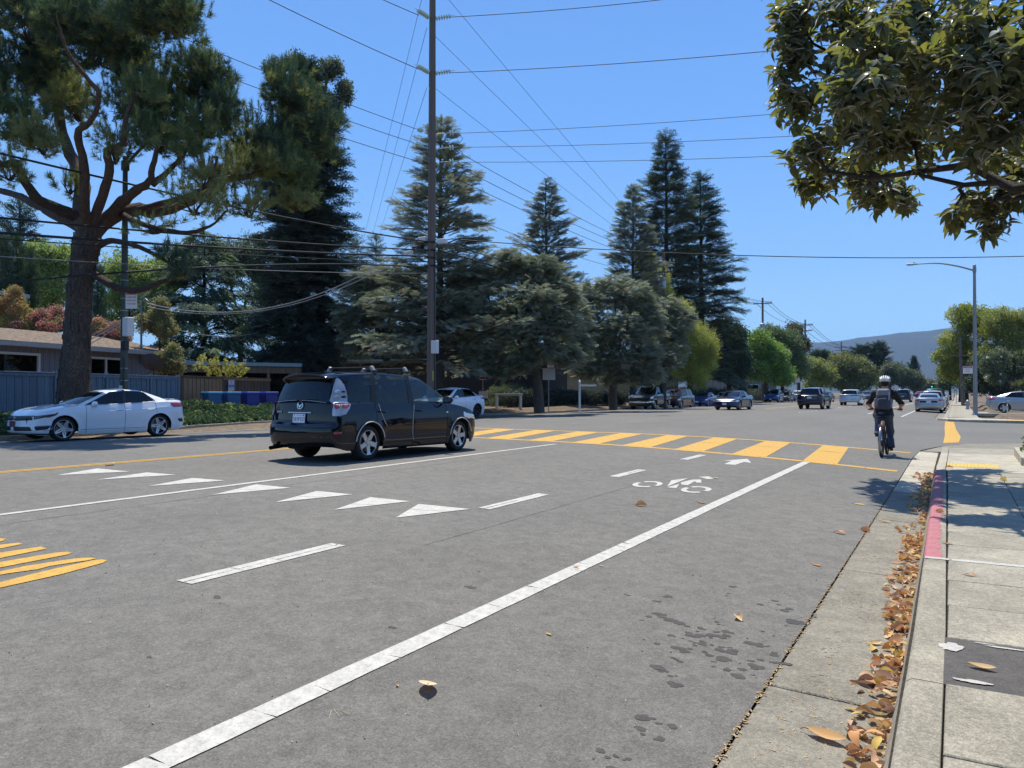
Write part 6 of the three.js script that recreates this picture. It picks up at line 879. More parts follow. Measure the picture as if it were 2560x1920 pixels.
{ const L = [-33.92, 2.93, -27.74, 1.23, 0.54, 1.11, 0]; reseed(71); // yellow flowering shrub: arching sprays over the fence
  const o = V(L[0], 0.4, L[2]), g = thing('flowering_shrub', 'bright yellow flowering shrub arching over the wooden fence', 'shrub', [o.x, o.y, o.z]), st = [], cp = new Copies(FG.ivy, FM.leaf);
  for (const [tx, ty] of [[[[-27.96, 2.44, -21.49]]], [[[-34.31, 2.96, -26.93]]], [[[-33.99, 3.21, -27.12]]], [[[-33.72, 3.35, -27.27]]], [[[-33.3, 3.21, -27.52]]], [[[-32.94, 3.11, -27.73]]], [[[-32.52, 3.01, -27.97]]], [[[-32.31, 2.77, -28.1]]], [[[-33.68, 2.77, -27.3]]], [[[-33.09, 2.72, -27.64]]]].map((q) => [q[0][0], 0])) { const e = V(...tx).sub(o), p = limbPath(V(0, 0, 0), e, 0.16, 8, 0.05); st.push(tube(p, taper(9, 0.02, 0.006), 5)); for (let i = 0; i < 80; i++) { const u = rr(0.62, 1), k = Math.min(7, Math.floor(u * 8)), q = p[k].clone().lerp(p[k + 1], u * 8 - k).add(inBall().multiplyScalar(0.16)); cp.add(q, dirRnd(), rr(0, 6), rr(0.3, 0.6), tint(rnd() < 0.8 ? [0.27, 0.25, 0.035] : [0.12, 0.16, 0.03], 0.2)); } }
  const m = part(g, 'stems', merge(st), B.brown); m.userData.kind = 'stuff'; cp.build(g, 'blossom'); }
// --- the cedars
const cedarC = [0.115, 0.135, 0.088], cedarC2 = [0.175, 0.185, 0.115];
conifer({ name: 'cedar_tree', label: 'tall blue grey cedar directly behind the near utility pole', seed: 81, at: at0([-26.76, 0.89, -37.68]), h: 17.6, trunk: 0.34, r: [[0, 5], [0.2, 5.6], [0.38, 5.0], [0.5, 3.4], [0.62, 3.1], [0.75, 2.3], [0.88, 1.35], [1, 0.15]], branches: 260, from: 0.15, rise0: -0.05, rise1: 0.4, sag: 0.04, dens: 9, fan: 0.36, spray: 0.52, col: cedarC, col2: cedarC2, browns: 0.06, bare: 0.35, limbR: 0.014, group: G1, lean: [0.004, 0] });
cedarMass({ name: 'cedar_tree', label: 'low spreading cedar left of the near utility pole', seed: 82, at: at0([-31.31, 0.85, -38.51]), fork: [-31.41, 5.27, -38.4], trunk: 0.26, lobes: [[-32.54, 8.46, -37.7, 1.53, 1.24, 1.38, 330], [-31.01, 8.81, -38.58, 1.71, 1.24, 1.54, 360], [-32.72, 6.35, -36.47, 1.21, 1.5, 1.09, 280], [-31.79, 6.69, -38.16, 1.77, 1.53, 1.59, 380], [-29.92, 7.19, -39.23, 1.48, 1.62, 1.33, 330], [-32.28, 4.56, -36.75, 1.5, 1.04, 1.35, 240], [-30.15, 4.76, -37.98, 1.68, 1.04, 1.51, 260], [-29.02, 5.05, -38.63, 1.16, 1.16, 1.04, 180], [-27.65, 4.76, -39.42, 1.44, 1.04, 1.3, 220], [-26.64, 5.78, -39.99, 1.27, 1.27, 1.14, 220], [-35.57, 4.9, -37.15, 1.2, 1.32, 1.08, 200]], col: cedarC, col2: cedarC2, group: G1 });
cedarMass({ name: 'cedar_tree', label: 'broad domed grey green cedar behind the back of sign', seed: 83, at: at0([-21.61, 0.39, -40.66]), fork: [-21.94, 5.04, -40.41], trunk: 0.28, lobes: [[-24.13, 8.23, -39.1, 1.61, 1.44, 1.45, 380], [-22.88, 9.14, -39.81, 1.61, 1.16, 1.45, 380], [-21.56, 8.59, -40.58, 1.66, 1.33, 1.5, 400], [-22.7, 6.35, -37.64, 1.91, 1.38, 1.72, 440], [-20.98, 6.48, -38.64, 2.01, 1.43, 1.81, 480], [-19.97, 7.13, -40.36, 1.22, 1.3, 1.1, 300], [-24.16, 5.37, -37.97, 1.49, 1.14, 1.34, 280], [-19.72, 5.29, -39.38, 1.54, 1.17, 1.38, 340], [-21.56, 4.76, -38.32, 1.96, 0.95, 1.76, 340], [-25.4, 7.26, -38.38, 1.33, 1.5, 1.2, 320], [-27.06, 6.25, -38.59, 1.13, 1.25, 1.02, 240], [-20.3, 3.96, -39.06, 1.22, 0.69, 1.1, 180], [-23.93, 3.75, -38.12, 1.57, 0.92, 1.41, 240], [-22.06, 3.34, -39.21, 1.63, 0.76, 1.46, 220], [-19.95, 3.61, -40.42, 1.3, 0.92, 1.17, 220], [-20.21, 5.97, -42.55, 1.02, 1.41, 0.92, 240], [-26.44, 8.8, -38.92, 1.02, 1.13, 0.92, 200], [-23.39, 2.83, -39.6, 1.66, 0.66, 1.5, 180], [-20.09, 4.27, -42.64, 0.96, 1.13, 0.87, 180]], col: cedarC, col2: cedarC2, group: G1 });
cedarMass({ name: 'cedar_tree', label: 'broad cedar between the white post and green SUV', seed: 84, at: at0([-20.86, 0.46, -50.33]), fork: [-20.83, 5.33, -50.28], trunk: 0.27, lobes: [[-22.01, 7.75, -48.42, 1.6, 1.53, 1.44, 330], [-20.95, 8.58, -50.17, 1.82, 1.5, 1.64, 380], [-19.13, 7.75, -50.08, 1.53, 1.66, 1.38, 330], [-21.01, 5.76, -47.87, 1.82, 1.5, 1.63, 380], [-19.38, 5.57, -48.81, 1.94, 1.63, 1.75, 420], [-18.31, 6.22, -50.57, 1.21, 1.53, 1.09, 240], [-19.93, 3.78, -48.51, 1.94, 1.13, 1.75, 300], [-18.25, 4, -49.48, 1.31, 1.19, 1.18, 240], [-21.82, 4.72, -47.41, 1.25, 1.06, 1.13, 180], [-21.43, 3, -47.66, 1.38, 0.88, 1.24, 180], [-18.18, 2.63, -49.54, 1.31, 0.88, 1.18, 180], [-20.19, 2.55, -49.54, 1.6, 0.77, 1.44, 180]], col: cedarC, col2: cedarC2, group: G1 });
cedarMass({ name: 'cedar_tree', label: 'smaller cedar with drooping skirt above the green SUV', seed: 85, at: at0([-20.49, 0.6, -59.78]), fork: [-20.31, 4.78, -59.83], trunk: 0.26, lobes: [[-20.19, 8.22, -59.86, 1.42, 1.27, 1.28, 240], [-20.67, 6.38, -58.45, 1.47, 1.54, 1.32, 260], [-19.24, 6.27, -59.28, 1.32, 1.62, 1.19, 250], [-19.56, 4.24, -57.96, 1.66, 1.37, 1.5, 280], [-18.9, 7.4, -60.61, 0.9, 1.12, 0.81, 120], [-20.35, 3.23, -57.52, 1.23, 0.79, 1.11, 140]], col: cedarC, col2: cedarC2, group: G1 });
conifer({ name: 'cedar_tree', label: 'tall cedar spire rising behind the domed cedar', seed: 86, at: at0([-29.55, 1.04, -56.85]), h: 19.0, trunk: 0.3, r: [[0, 4], [0.5, 3.2], [0.7, 2.2], [0.85, 1.2], [1, 0.1]], branches: 200, from: 0.3, rise0: 0.05, rise1: 0.5, dens: 8, fan: 0.35, spray: 0.6, col: [0.07, 0.095, 0.075], col2: cedarC2, browns: 0.08, group: G1 });
conifer({ name: 'cedar_tree', label: 'tall thin cedar spire left of the two redwoods', seed: 87, at: at0([-24.74, 1.01, -64.25]), h: 19.4, trunk: 0.3, r: [[0, 4], [0.5, 3.0], [0.7, 2.2], [0.88, 1.0], [1, 0.1]], branches: 200, from: 0.3, rise0: 0.05, rise1: 0.5, dens: 8, fan: 0.35, spray: 0.62, col: [0.07, 0.095, 0.075], col2: cedarC2, browns: 0.08, group: G1 });
conifer({ name: 'redwood_tree', label: 'tallest redwood spire with pointed top', seed: 88, at: at0([-28.71, 0.86, -85.06]), h: 30.9, trunk: 0.5, r: [[0, 4.2], [0.4, 4.3], [0.65, 3.4], [0.85, 1.9], [1, 0.2]], branches: 330, from: 0.12, rise0: -0.2, rise1: 0.25, dens: 5.2, fan: 0.36, spray: 1.05, geos: FG.redwood, col: [0.022, 0.04, 0.018], col2: [0.05, 0.07, 0.028], bark: B.brown, bare: 0.2 });
conifer({ name: 'redwood_tree', label: 'shorter redwood right of the tallest spire', seed: 89, at: at0([-26.42, 0.84, -91]), h: 27.3, trunk: 0.5, r: [[0, 4.4], [0.35, 4.6], [0.6, 3.6], [0.85, 1.8], [1, 0.2]], branches: 320, from: 0.1, rise0: -0.2, rise1: 0.25, dens: 5.2, fan: 0.36, spray: 1.1, geos: FG.redwood, col: [0.022, 0.042, 0.018], col2: [0.05, 0.075, 0.028], bark: B.brown, bare: 0.2 });
for (const [px, i] of [[770, 0], [812, 1]]) conifer({ name: 'redwood_tree', label: ['small distant conifer left of two beside tall cedar', 'small distant conifer right of two beside tall cedar'][i], seed: 90 + i, at: at0([[-64.17, 0.81, -72.66], [-62.09, 0.81, -73.86]][i]), h: [20, 20.5][i], trunk: 0.3, r: [[0, 2.6], [0.5, 2.2], [1, 0.2]], branches: 120, from: 0.2, dens: 5, spray: 1.1, geos: FG.redwood, col: [0.035, 0.055, 0.025], bark: B.brown });
broadleaf({ name: 'pepper_tree', label: 'yellow green tree top between cedar and redwoods', seed: 92, at: at0([-27.56, 0.92, -76.48]), fork: [-27.52, 8.63, -76.41], trunk: 0.25, lobes: [[-27.9, 14.64, -76.11, 1.06, 1.35, 0.95, 300], [-26.87, 13.44, -76.72, 1.25, 1.35, 1.13, 320], [-26.46, 11.51, -76.98, 1.35, 1.25, 1.21, 240]], geo: FG.narrow, col: [0.24, 0.25, 0.03], col2: [0.15, 0.18, 0.024], size: 1.3 });
broadleaf({ name: 'willow_tree', label: 'drooping yellow green tree behind the parked cars', seed: 93, at: at0([-22.82, 0.68, -74.6]), fork: [-22.79, 5.52, -74.56], trunk: 0.28, lobes: [[-23.57, 8.73, -74.07, 1.56, 2.29, 1.4, 420], [-22.39, 6.44, -74.78, 2.01, 2.29, 1.81, 520], [-23.59, 4.61, -74.11, 1.83, 2.01, 1.65, 380], [-21.21, 5.52, -75.47, 1.19, 2.29, 1.07, 280], [-24.77, 6.44, -73.41, 1.37, 2.29, 1.24, 300], [-22.21, 3.24, -74.92, 1.56, 1.65, 1.4, 260]], geo: FG.narrow, col: [0.16, 0.185, 0.024], col2: [0.24, 0.24, 0.035], size: 1.2, mix: 0.4 });
broadleaf({ name: 'oak_tree', label: 'dark round tree below the redwoods by the kerb', seed: 94, at: at0([-25.08, 0.56, -98.71]), fork: [-25.07, 3.74, -98.68], trunk: 0.3, lobes: [[-25.8, 9.05, -98.18, 2.01, 2.01, 1.81, 360], [-24.28, 7.87, -99.08, 1.89, 2.6, 1.7, 400], [-26.08, 5.51, -98.07, 2.12, 2.6, 1.91, 400], [-23.78, 4.92, -99.4, 1.65, 2.12, 1.49, 300]], geo: FG.leafM, col: [0.018, 0.036, 0.014], col2: [0.035, 0.06, 0.02], size: 1.3, group: G2, bark: B.dark });
broadleaf({ name: 'maple_tree', label: 'fresh bright green tree over the blue SUV', seed: 95, at: at0([-22.28, 0.62, -107.25]), fork: [-22.27, 3.25, -107.23], trunk: 0.3, lobes: [[-23.05, 7.95, -106.71, 2.25, 2.13, 2.03, 400], [-21.33, 6.38, -107.73, 2.13, 2.13, 1.92, 380], [-23.07, 4.82, -106.74, 2.5, 2.25, 2.25, 420], [-24.69, 6.38, -105.79, 1.5, 2.25, 1.35, 240], [-20.37, 3.88, -108.32, 1.88, 1.88, 1.69, 240]], geo: FG.leafM, col: [0.085, 0.15, 0.02], col2: [0.15, 0.21, 0.028], size: 1.35, group: G2 });
broadleaf({ name: 'elm_tree', label: 'mid green tree beneath the second far utility pole', seed: 96, at: at0([-23.13, 0.65, -122.94]), fork: [-23.11, 3.49, -122.91], trunk: 0.3, lobes: [[-24.61, 10.23, -121.95, 2.13, 1.99, 1.92, 300], [-22.47, 8.81, -123.21, 2.56, 2.84, 2.3, 420], [-21.56, 5.62, -123.78, 2.56, 2.84, 2.3, 400], [-23.72, 5.62, -122.53, 2.27, 2.84, 2.05, 320]], geo: FG.leafM, col: [0.06, 0.09, 0.028], col2: [0.1, 0.13, 0.035], size: 1.5, group: G2 });
broadleaf({ name: 'oak_tree', label: 'brown topped tree left of the far utility pole', seed: 97, at: at0([-24, 0.69, -142.07]), fork: [-23.97, 5.4, -142.02], trunk: 0.3, lobes: [[-24.57, 12.31, -141.59, 1.79, 1.3, 1.61, 200], [-23.45, 9.87, -142.26, 1.46, 1.79, 1.32, 200], [-23.26, 6.21, -142.42, 1.79, 2.11, 1.61, 220]], geo: FG.leafM, col: [0.06, 0.05, 0.022], col2: [0.04, 0.06, 0.02], size: 1.6, group: G2 });
broadleaf({ name: 'acacia_tree', label: 'yellow green tree right of the far utility pole', seed: 98, at: at0([-20.09, 0.58, -136.24]), fork: [-20.08, 2.5, -136.23], trunk: 0.2, lobes: [[-20.39, 5.58, -136, 2, 2, 1.8, 280], [-18.73, 4.43, -136.98, 1.85, 1.85, 1.66, 240], [-20.74, 2.5, -135.84, 1.7, 1.54, 1.53, 180]], geo: FG.leafM, col: [0.15, 0.16, 0.03], col2: [0.09, 0.115, 0.024], size: 1.5, group: G2 });
broadleaf({ name: 'magnolia_tree', label: 'round olive magnolia dotted white far down the left', seed: 99, at: at0([-18.07, 0.78, -162.82]), fork: [-18.06, 2.22, -162.8], trunk: 0.4, lobes: [[-19.2, 6.74, -162.08, 3.43, 3.07, 3.09, 420], [-16.86, 5.83, -163.45, 3.79, 3.07, 3.41, 460], [-15.31, 4.48, -164.36, 2.35, 2.53, 2.11, 260], [-20.78, 4.48, -161.2, 2.53, 2.35, 2.28, 240], [-17.66, 3.12, -163.02, 3.97, 1.44, 3.58, 260]], geo: FG.leafL, col: [0.07, 0.085, 0.022], col2: [0.12, 0.125, 0.035], size: 1.1, flowers: 0.1, group: G2 });
for (const [i, px, h, lab] of [[0, 1862, 28, 'left of two dark far pines behind the cyclist'], [1, 1896, 28.5, 'right of two dark far pines behind the cyclist'], [2, 1838, 24, 'pale far conifer left of the two dark pines'], [3, 1776, 18, 'small dark conifer beyond the far utility pole']]) conifer({ name: 'pine_tree', label: lab, seed: 120 + i, at: at0([[-25.52, 1.21, -262.45], [-21.27, 1.21, -264.91], [-29.71, 1.2, -271.58], [-30.23, 1.26, -213.53]][i], 0.2), h: [15.5, 16.2, 14, 11.5][i], trunk: 0.4, r: [[0, 3.4], [0.4, 3.8], [0.8, 2.6], [1, 0.4]], branches: 130, from: 0.2, rise0: 0.2, rise1: 0.7, dens: 4, fan: 0.45, spray: 1.7, geos: FG.redwood, col: [0.018, 0.036, 0.018], bark: B.dark, group: G2 });
conifer({ name: 'cypress_tree', label: 'dark pointed far cypress right of the cyclist', seed: 126, at: at0([-12.34, 1.19, -293.17], 0.2), h: 13, trunk: 0.3, r: [[0, 1.8], [0.5, 1.5], [1, 0.1]], branches: 160, from: 0.05, rise0: 1.2, rise1: 2, dens: 5, spray: 1.2, geos: FG.redwood, col: [0.018, 0.034, 0.018], bark: B.dark, group: G2 });
broadleaf({ name: 'oak_tree', label: 'hazy olive tree far ahead right of the cyclist', seed: 127, at: at0([-12.7, 0.99, -235.21], 0.2), fork: [-12.69, 3.14, -235.19], trunk: 0.4, lobes: [[-14.86, 6.93, -233.89, 3.79, 3.29, 3.41, 300], [-12.13, 5.67, -235.48, 3.54, 3.03, 3.19, 260], [-9.62, 4.79, -236.95, 2.53, 2.78, 2.28, 200], [-16.84, 4.41, -232.78, 2.28, 2.53, 2.05, 160]], geo: FG.leafL, col: [0.05, 0.065, 0.028], col2: [0.08, 0.09, 0.04], size: 1.5, group: G2 });
broadleaf({ name: 'elm_tree', label: 'pale tree at the very end of the road', seed: 128, at: at0([-9.64, 1.1, -375.58], 0.2), fork: [-9.63, 2.49, -375.56], trunk: 0.4, lobes: [[-10.48, 4.68, -375.05, 3.18, 2.38, 2.86, 180], [-7.05, 4.28, -377.04, 3.18, 2.38, 2.86, 180], [-13.07, 3.49, -373.57, 2.38, 1.99, 2.15, 120]], geo: FG.leafL, col: [0.08, 0.085, 0.035], size: 1.9, group: G2 });
// --- right side of the road
broadleaf({ name: 'locust_tree', label: 'large yellow green tree over the far right pavement', seed: 131, at: at0([0.82, 0.59, -97.51], 0.14), fork: [0.84, 3.93, -97.47], trunk: 0.3, lobes: [[0.87, 9.74, -97.42, 2.12, 1.52, 1.91, 420], [2.4, 8.98, -98.31, 2.43, 2.02, 2.18, 520], [-0.23, 6.96, -96.81, 1.62, 1.42, 1.46, 300], [-1.12, 5.44, -96.32, 1.21, 0.81, 1.09, 170], [0.85, 5.95, -97.45, 2.23, 1.72, 2, 440], [-0.25, 3.93, -96.84, 1.52, 1.42, 1.37, 260], [1.72, 3.42, -97.98, 1.82, 1.52, 1.64, 300]], geo: FG.leafS, col: [0.175, 0.185, 0.024], col2: [0.11, 0.135, 0.022], size: 1.6, mix: 0.35, holes: -0.08 });
broadleaf({ name: 'locust_tree', label: 'second yellow green tree reaching the right picture edge', seed: 132, at: at0([4.75, 0.63, -95.15], 0.14), fork: [4.76, 3.81, -95.12], trunk: 0.3, lobes: [[3.96, 8.63, -94.59, 2.22, 1.73, 1.99, 460], [5.83, 8.63, -95.68, 2.12, 1.83, 1.91, 440], [7.7, 7.66, -96.77, 2.41, 2.22, 2.17, 400], [5.19, 6.22, -95.34, 2.41, 1.64, 2.17, 420], [3.1, 5.26, -94.14, 1.93, 1.44, 1.73, 300]], geo: FG.leafS, col: [0.15, 0.165, 0.03], col2: [0.1, 0.12, 0.024], size: 1.6, holes: -0.08 });
broadleaf({ name: 'laurel_tree', label: 'dark evergreen tree shading the driveway on the right', seed: 133, at: at0([4.15, 0.15, -83.26], 0.14), fork: [4.16, 2.26, -83.24], trunk: 0.25, lobes: [[2.34, 3.52, -82.18, 1.52, 1.43, 1.37, 420], [3.99, 3.52, -83.12, 1.85, 1.69, 1.67, 520], [5.63, 3.52, -84.07, 1.85, 1.85, 1.67, 460], [3.43, 2.05, -82.82, 1.85, 0.93, 1.67, 300], [1.65, 2.28, -84.1, 1.13, 1.04, 1.01, 240]], geo: FG.leafM, col: [0.016, 0.03, 0.012], col2: [0.03, 0.05, 0.018], size: 1.0, bark: B.dark });
broadleaf({ name: 'street_tree', label: 'small staked street tree right of the lamp post', seed: 134, at: at0([2.62, 0.17, -68.52], 0.14), fork: [2.6, 1.78, -68.49], trunk: 0.06, lobes: [[2.25, 3.7, -68.26, 0.84, 0.91, 0.75, 230], [2.85, 4.22, -68.6, 0.7, 0.84, 0.63, 180], [2.54, 2.65, -68.44, 0.77, 0.63, 0.69, 140]], geo: FG.leafS, col: [0.045, 0.065, 0.022], col2: [0.10, 0.12, 0.06], size: 0.8, bark: B.dark, flowers: 0.04 });
for (const [i, px] of [[0, 2056], [1, 2075]]) broadleaf({ name: 'oak_tree', label: ['dark far tree over the right pavement end', 'dark tree beyond the parked cars on the right'][i], seed: 136 + i, at: at0([[-1.1, 0.6, -172.62], [0.52, 0.56, -129.67]][i], 0.14), fork: [[-1.09, 2.67, -172.6], [0.53, 2.71, -129.65]][i], trunk: 0.25, lobes: [[[-1.62, 5.38, -172.26, 1.99, 2.35, 1.79, 260], [-0.3, 4.48, -173.03, 1.81, 2.17, 1.63, 220], [-2.03, 3.12, -172.05, 1.26, 1.26, 1.14, 120]], [[0.25, 5.07, -129.46, 1.62, 1.89, 1.46, 280], [1.42, 4.74, -130.13, 1.62, 1.89, 1.46, 260]]][i], geo: FG.leafM, col: [0.035, 0.055, 0.018], col2: [0.07, 0.09, 0.025], size: 1.6, bark: B.dark });
for (const [i, a] of [[0, [3.89, 4.14, -71.51]], [1, [4.35, 2.06, -69.5]]]) { // yuccas: stiff sword leaves in heads on a trunk
  reseed(140 + i); const b = [a[0], 0.14, a[2]], o = V(...b), g = thing('yucca', ['upper yucca with spiky rosette behind the small street tree', 'lower yucca with spiky rosette at the right edge'][i], 'plant', b, 0, 'yuccas by the driveway'), c = V(...a).sub(o);
  part(g, 'trunk', tube(limbPath(V(0, 0, 0), c, 0, 4, 0.05), taper(5, 0.16, 0.1), 9), B.dark);
  const pos = [], idx = []; for (const q of [c, c.clone().add(V(0.5, 0.25, 0.2)), c.clone().add(V(-0.4, -0.1, 0.3))]) for (let k = 0; k < 90; k++) { const d = dirRnd(); d.y = d.y * 0.75 + 0.25; d.normalize(); const s = V().crossVectors(d, V(0, 1, 0)).normalize(), L = rr(0.6, 0.95), m = pos.length / 3, e = q.clone().addScaledVector(d, L), md = q.clone().addScaledVector(d, L * 0.4); e.y -= 0.05; for (const p of [q.clone().addScaledVector(s, 0.015), q.clone().addScaledVector(s, -0.015), md.clone().addScaledVector(s, 0.03), md.clone().addScaledVector(s, -0.03), e]) pos.push(p.x, p.y, p.z); idx.push(m, m + 1, m + 2, m + 1, m + 3, m + 2, m + 2, m + 3, m + 4); }
  const m = part(g, 'leaves', meshGeo(pos, idx), leafMat(0.10, 0.13, 0.03, 0.25)); m.userData.kind = 'stuff'; }

for (const [i, a, f, lb] of [[0, [-64.54, 0.84, -68.98], [-64.52, 3.05, -68.96], [[-65.95, 5.82, -68.1, 3.88, 3.88, 3.49, 420], [-62.59, 5.26, -70.05, 3.32, 3.32, 2.99, 360]]], [1, [-59.34, 0.81, -76.6], [-59.33, 3.12, -76.58], [[-60.81, 6.3, -75.68, 4.05, 3.76, 3.64, 420], [-56.81, 5.72, -78, 3.47, 3.47, 3.12, 360]]], [2, [-50.33, 0.81, -81.81], [-50.32, 3.12, -81.78], [[-52.31, 6.01, -80.6, 4.05, 3.47, 3.64, 420], [-47.8, 5.72, -83.2, 4.05, 3.47, 3.64, 400]]], [3, [-40.33, 0.81, -87.59], [-40.32, 3.12, -87.56], [[-42.8, 5.72, -86.09, 3.47, 3.47, 3.12, 380], [-38.8, 6.01, -88.4, 3.47, 3.47, 3.12, 380]]]]) broadleaf({ name: 'oak_tree', label: ['first dark oak from the left behind the long low house', 'second dark oak from the left behind the long low house', 'third dark oak from the left behind the long low house', 'rightmost dark oak behind the long low house'][i], seed: 150 + i, at: at0(a), fork: f, trunk: 0.35, lobes: lb, geo: FG.leafL, col: [0.022, 0.036, 0.014], col2: [0.05, 0.07, 0.02], size: 1.2, twigs: 4, holes: -0.5, group: 'oaks behind the long low house' });

// ---------------------------------------------------------------- left side: house, fences, bins, carport
const plankMats = (base, n, v = 0.12) => Array.from({ length: n }, (_, i) => { const k = 1 + v * Math.sin(i * 2.7 + 1), t = T.wood.clone(); t.repeat.set(0.9, 0.35); t.offset.set(i * 0.23, i * 0.41); t.needsUpdate = true; return std({ map: t, roughness: 0.85, color: lin(base[0] * k, base[1] * k, base[2] * k) }); });
{ // blue board-and-batten fence
  reseed(401); const a = V(-25.6, 0.3, -8.5), b = V(-29.1, 0.42, -21.55), d = b.clone().sub(a), L = d.length(), turn = Math.atan2(-d.z, d.x);
  const g = thing('blue_fence', 'slate blue board fence behind the pine trunk', 'fence', [a.x, a.y, a.z], turn), mats = plankMats([0.19, 0.265, 0.36], 4), cap = mats[1];
  const w = 0.29, n = Math.floor(L / w), bd = boxUV(rbox(w - 0.012, 1.82, 0.02, 0.004, 0, 0.95, 0, 0, 0, 0, 1)), bt = boxUV(rbox(0.045, 1.84, 0.03, 0.006, 0, 0.95, 0.026, 0, 0, 0, 1)), post = boxUV(rbox(0.1, 1.95, 0.1, 0.008, 0, 0.98, 0.03, 0, 0, 0, 1));
  for (let i = 0; i < n; i++) { const m = part(g, 'board', bd, pick(mats)); m.position.set(i * w + w / 2, rr(-0.004, 0.004), rr(-0.003, 0.003)); const t = part(g, 'batten', bt, pick(mats)); t.position.set((i + 1) * w, 0, 0); }
  for (let x = 0.05; x < L; x += 2.35) part(g, 'post', post, mats[2]).position.x = x; part(g, 'post', post, mats[2]).position.x = L - 0.03;
  part(g, 'cap_rail', boxUV(rbox(L, 0.045, 0.14, 0.008, L / 2, 1.885, 0.015, 0, 0, 0, 1)), cap); part(g, 'top_rail', boxUV(rbox(L, 0.09, 0.03, 0.005, L / 2, 1.81, 0.05, 0, 0, 0, 1)), mats[3]);
}
{ // cedar-board fence running on from it
  reseed(402); const a = V(-29.16, 0.42, -21.75), b = V(-31.2, 0.46, -28.6), d = b.clone().sub(a), L = d.length(), turn = Math.atan2(-d.z, d.x);
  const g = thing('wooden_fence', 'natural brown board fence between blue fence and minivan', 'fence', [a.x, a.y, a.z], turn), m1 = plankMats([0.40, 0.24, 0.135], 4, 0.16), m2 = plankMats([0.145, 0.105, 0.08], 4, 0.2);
  const w = 0.145, n = Math.floor(L / w), bd = boxUV(rbox(w - 0.006, 1.72, 0.018, 0.004, 0, 0.87, 0, 0, 0, 0, 1));
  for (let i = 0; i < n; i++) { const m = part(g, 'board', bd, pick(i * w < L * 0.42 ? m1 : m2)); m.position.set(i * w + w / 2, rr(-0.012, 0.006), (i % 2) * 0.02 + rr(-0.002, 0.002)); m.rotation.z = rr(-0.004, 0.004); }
  part(g, 'cap_board', boxUV(rbox(L, 0.04, 0.15, 0.006, L / 2, 1.8, 0.02, 0, 0, 0, 1)), m2[1]); part(g, 'rail', boxUV(rbox(L * 0.58, 0.1, 0.035, 0.006, L * 0.71, 1.73, 0.05, 0, 0, 0, 1)), m1[2]); part(g, 'rail', boxUV(rbox(L * 0.42, 0.06, 0.035, 0.006, L * 0.21, 1.75, 0.05, 0, 0, 0, 1)), m2[2]);
  for (const x of [0.04, L * 0.42, L * 0.7, L - 0.05]) part(g, 'post', boxUV(rbox(0.1, 1.86, 0.1, 0.006, x, 0.93, -0.03, 0, 0, 0, 1)), m2[0]);
  // two small notices on the post at the change of boards
  const put = (name, label, x, y, w2, h2, draw) => { const s = thing(name, label, 'sign', [a.x + d.x * (x / L) + 0.09, a.y + y, a.z + d.z * (x / L) + 0.0], turn); part(s, 'panel', rbox(w2, h2, 0.006, 0.002, 0, 0, 0.06), std({ color: lin(0.6, 0.6, 0.6), roughness: 0.5 })); part(s, 'print', new THREE.PlaneGeometry(w2 * 0.98, h2 * 0.98).translate(0, 0, 0.0645), std({ roughness: 0.6, map: canvasTex(200, 200, draw) })); return s; };
  put('parking_notice', 'white and blue parking notice on the wooden fence', L * 0.49, 1.42, 0.48, 0.5, (c) => { c.fillStyle = '#b9c0cc'; c.fillRect(0, 0, 200, 200); c.fillStyle = '#2d4f86'; c.fillRect(12, 88, 176, 48); c.font = 'bold 25px sans-serif'; c.textAlign = 'center'; c.fillText('PARKING', 100, 34); c.fillText('FOR', 100, 66); c.fillStyle = '#d5dae2'; c.fillText('TOW-AWAY', 100, 122); c.fillStyle = '#51607c'; c.font = '18px sans-serif'; c.fillText('unauthorized', 100, 160); c.fillText('vehicles', 100, 184); });
  put('warning_notice', 'small yellow and white notice below the parking notice', L * 0.475, 0.95, 0.34, 0.44, (c) => { c.fillStyle = '#cfcdc4'; c.fillRect(0, 0, 200, 200); c.fillStyle = '#d2a93c'; c.fillRect(0, 0, 200, 46); c.fillStyle = '#4c4436'; c.font = 'bold 24px sans-serif'; c.textAlign = 'center'; c.fillText('NOTICE', 100, 33); c.fillStyle = '#3a4352'; c.fillRect(46, 86, 30, 34); c.fillRect(90, 96, 60, 14); c.fillRect(70, 140, 70, 20); });
}
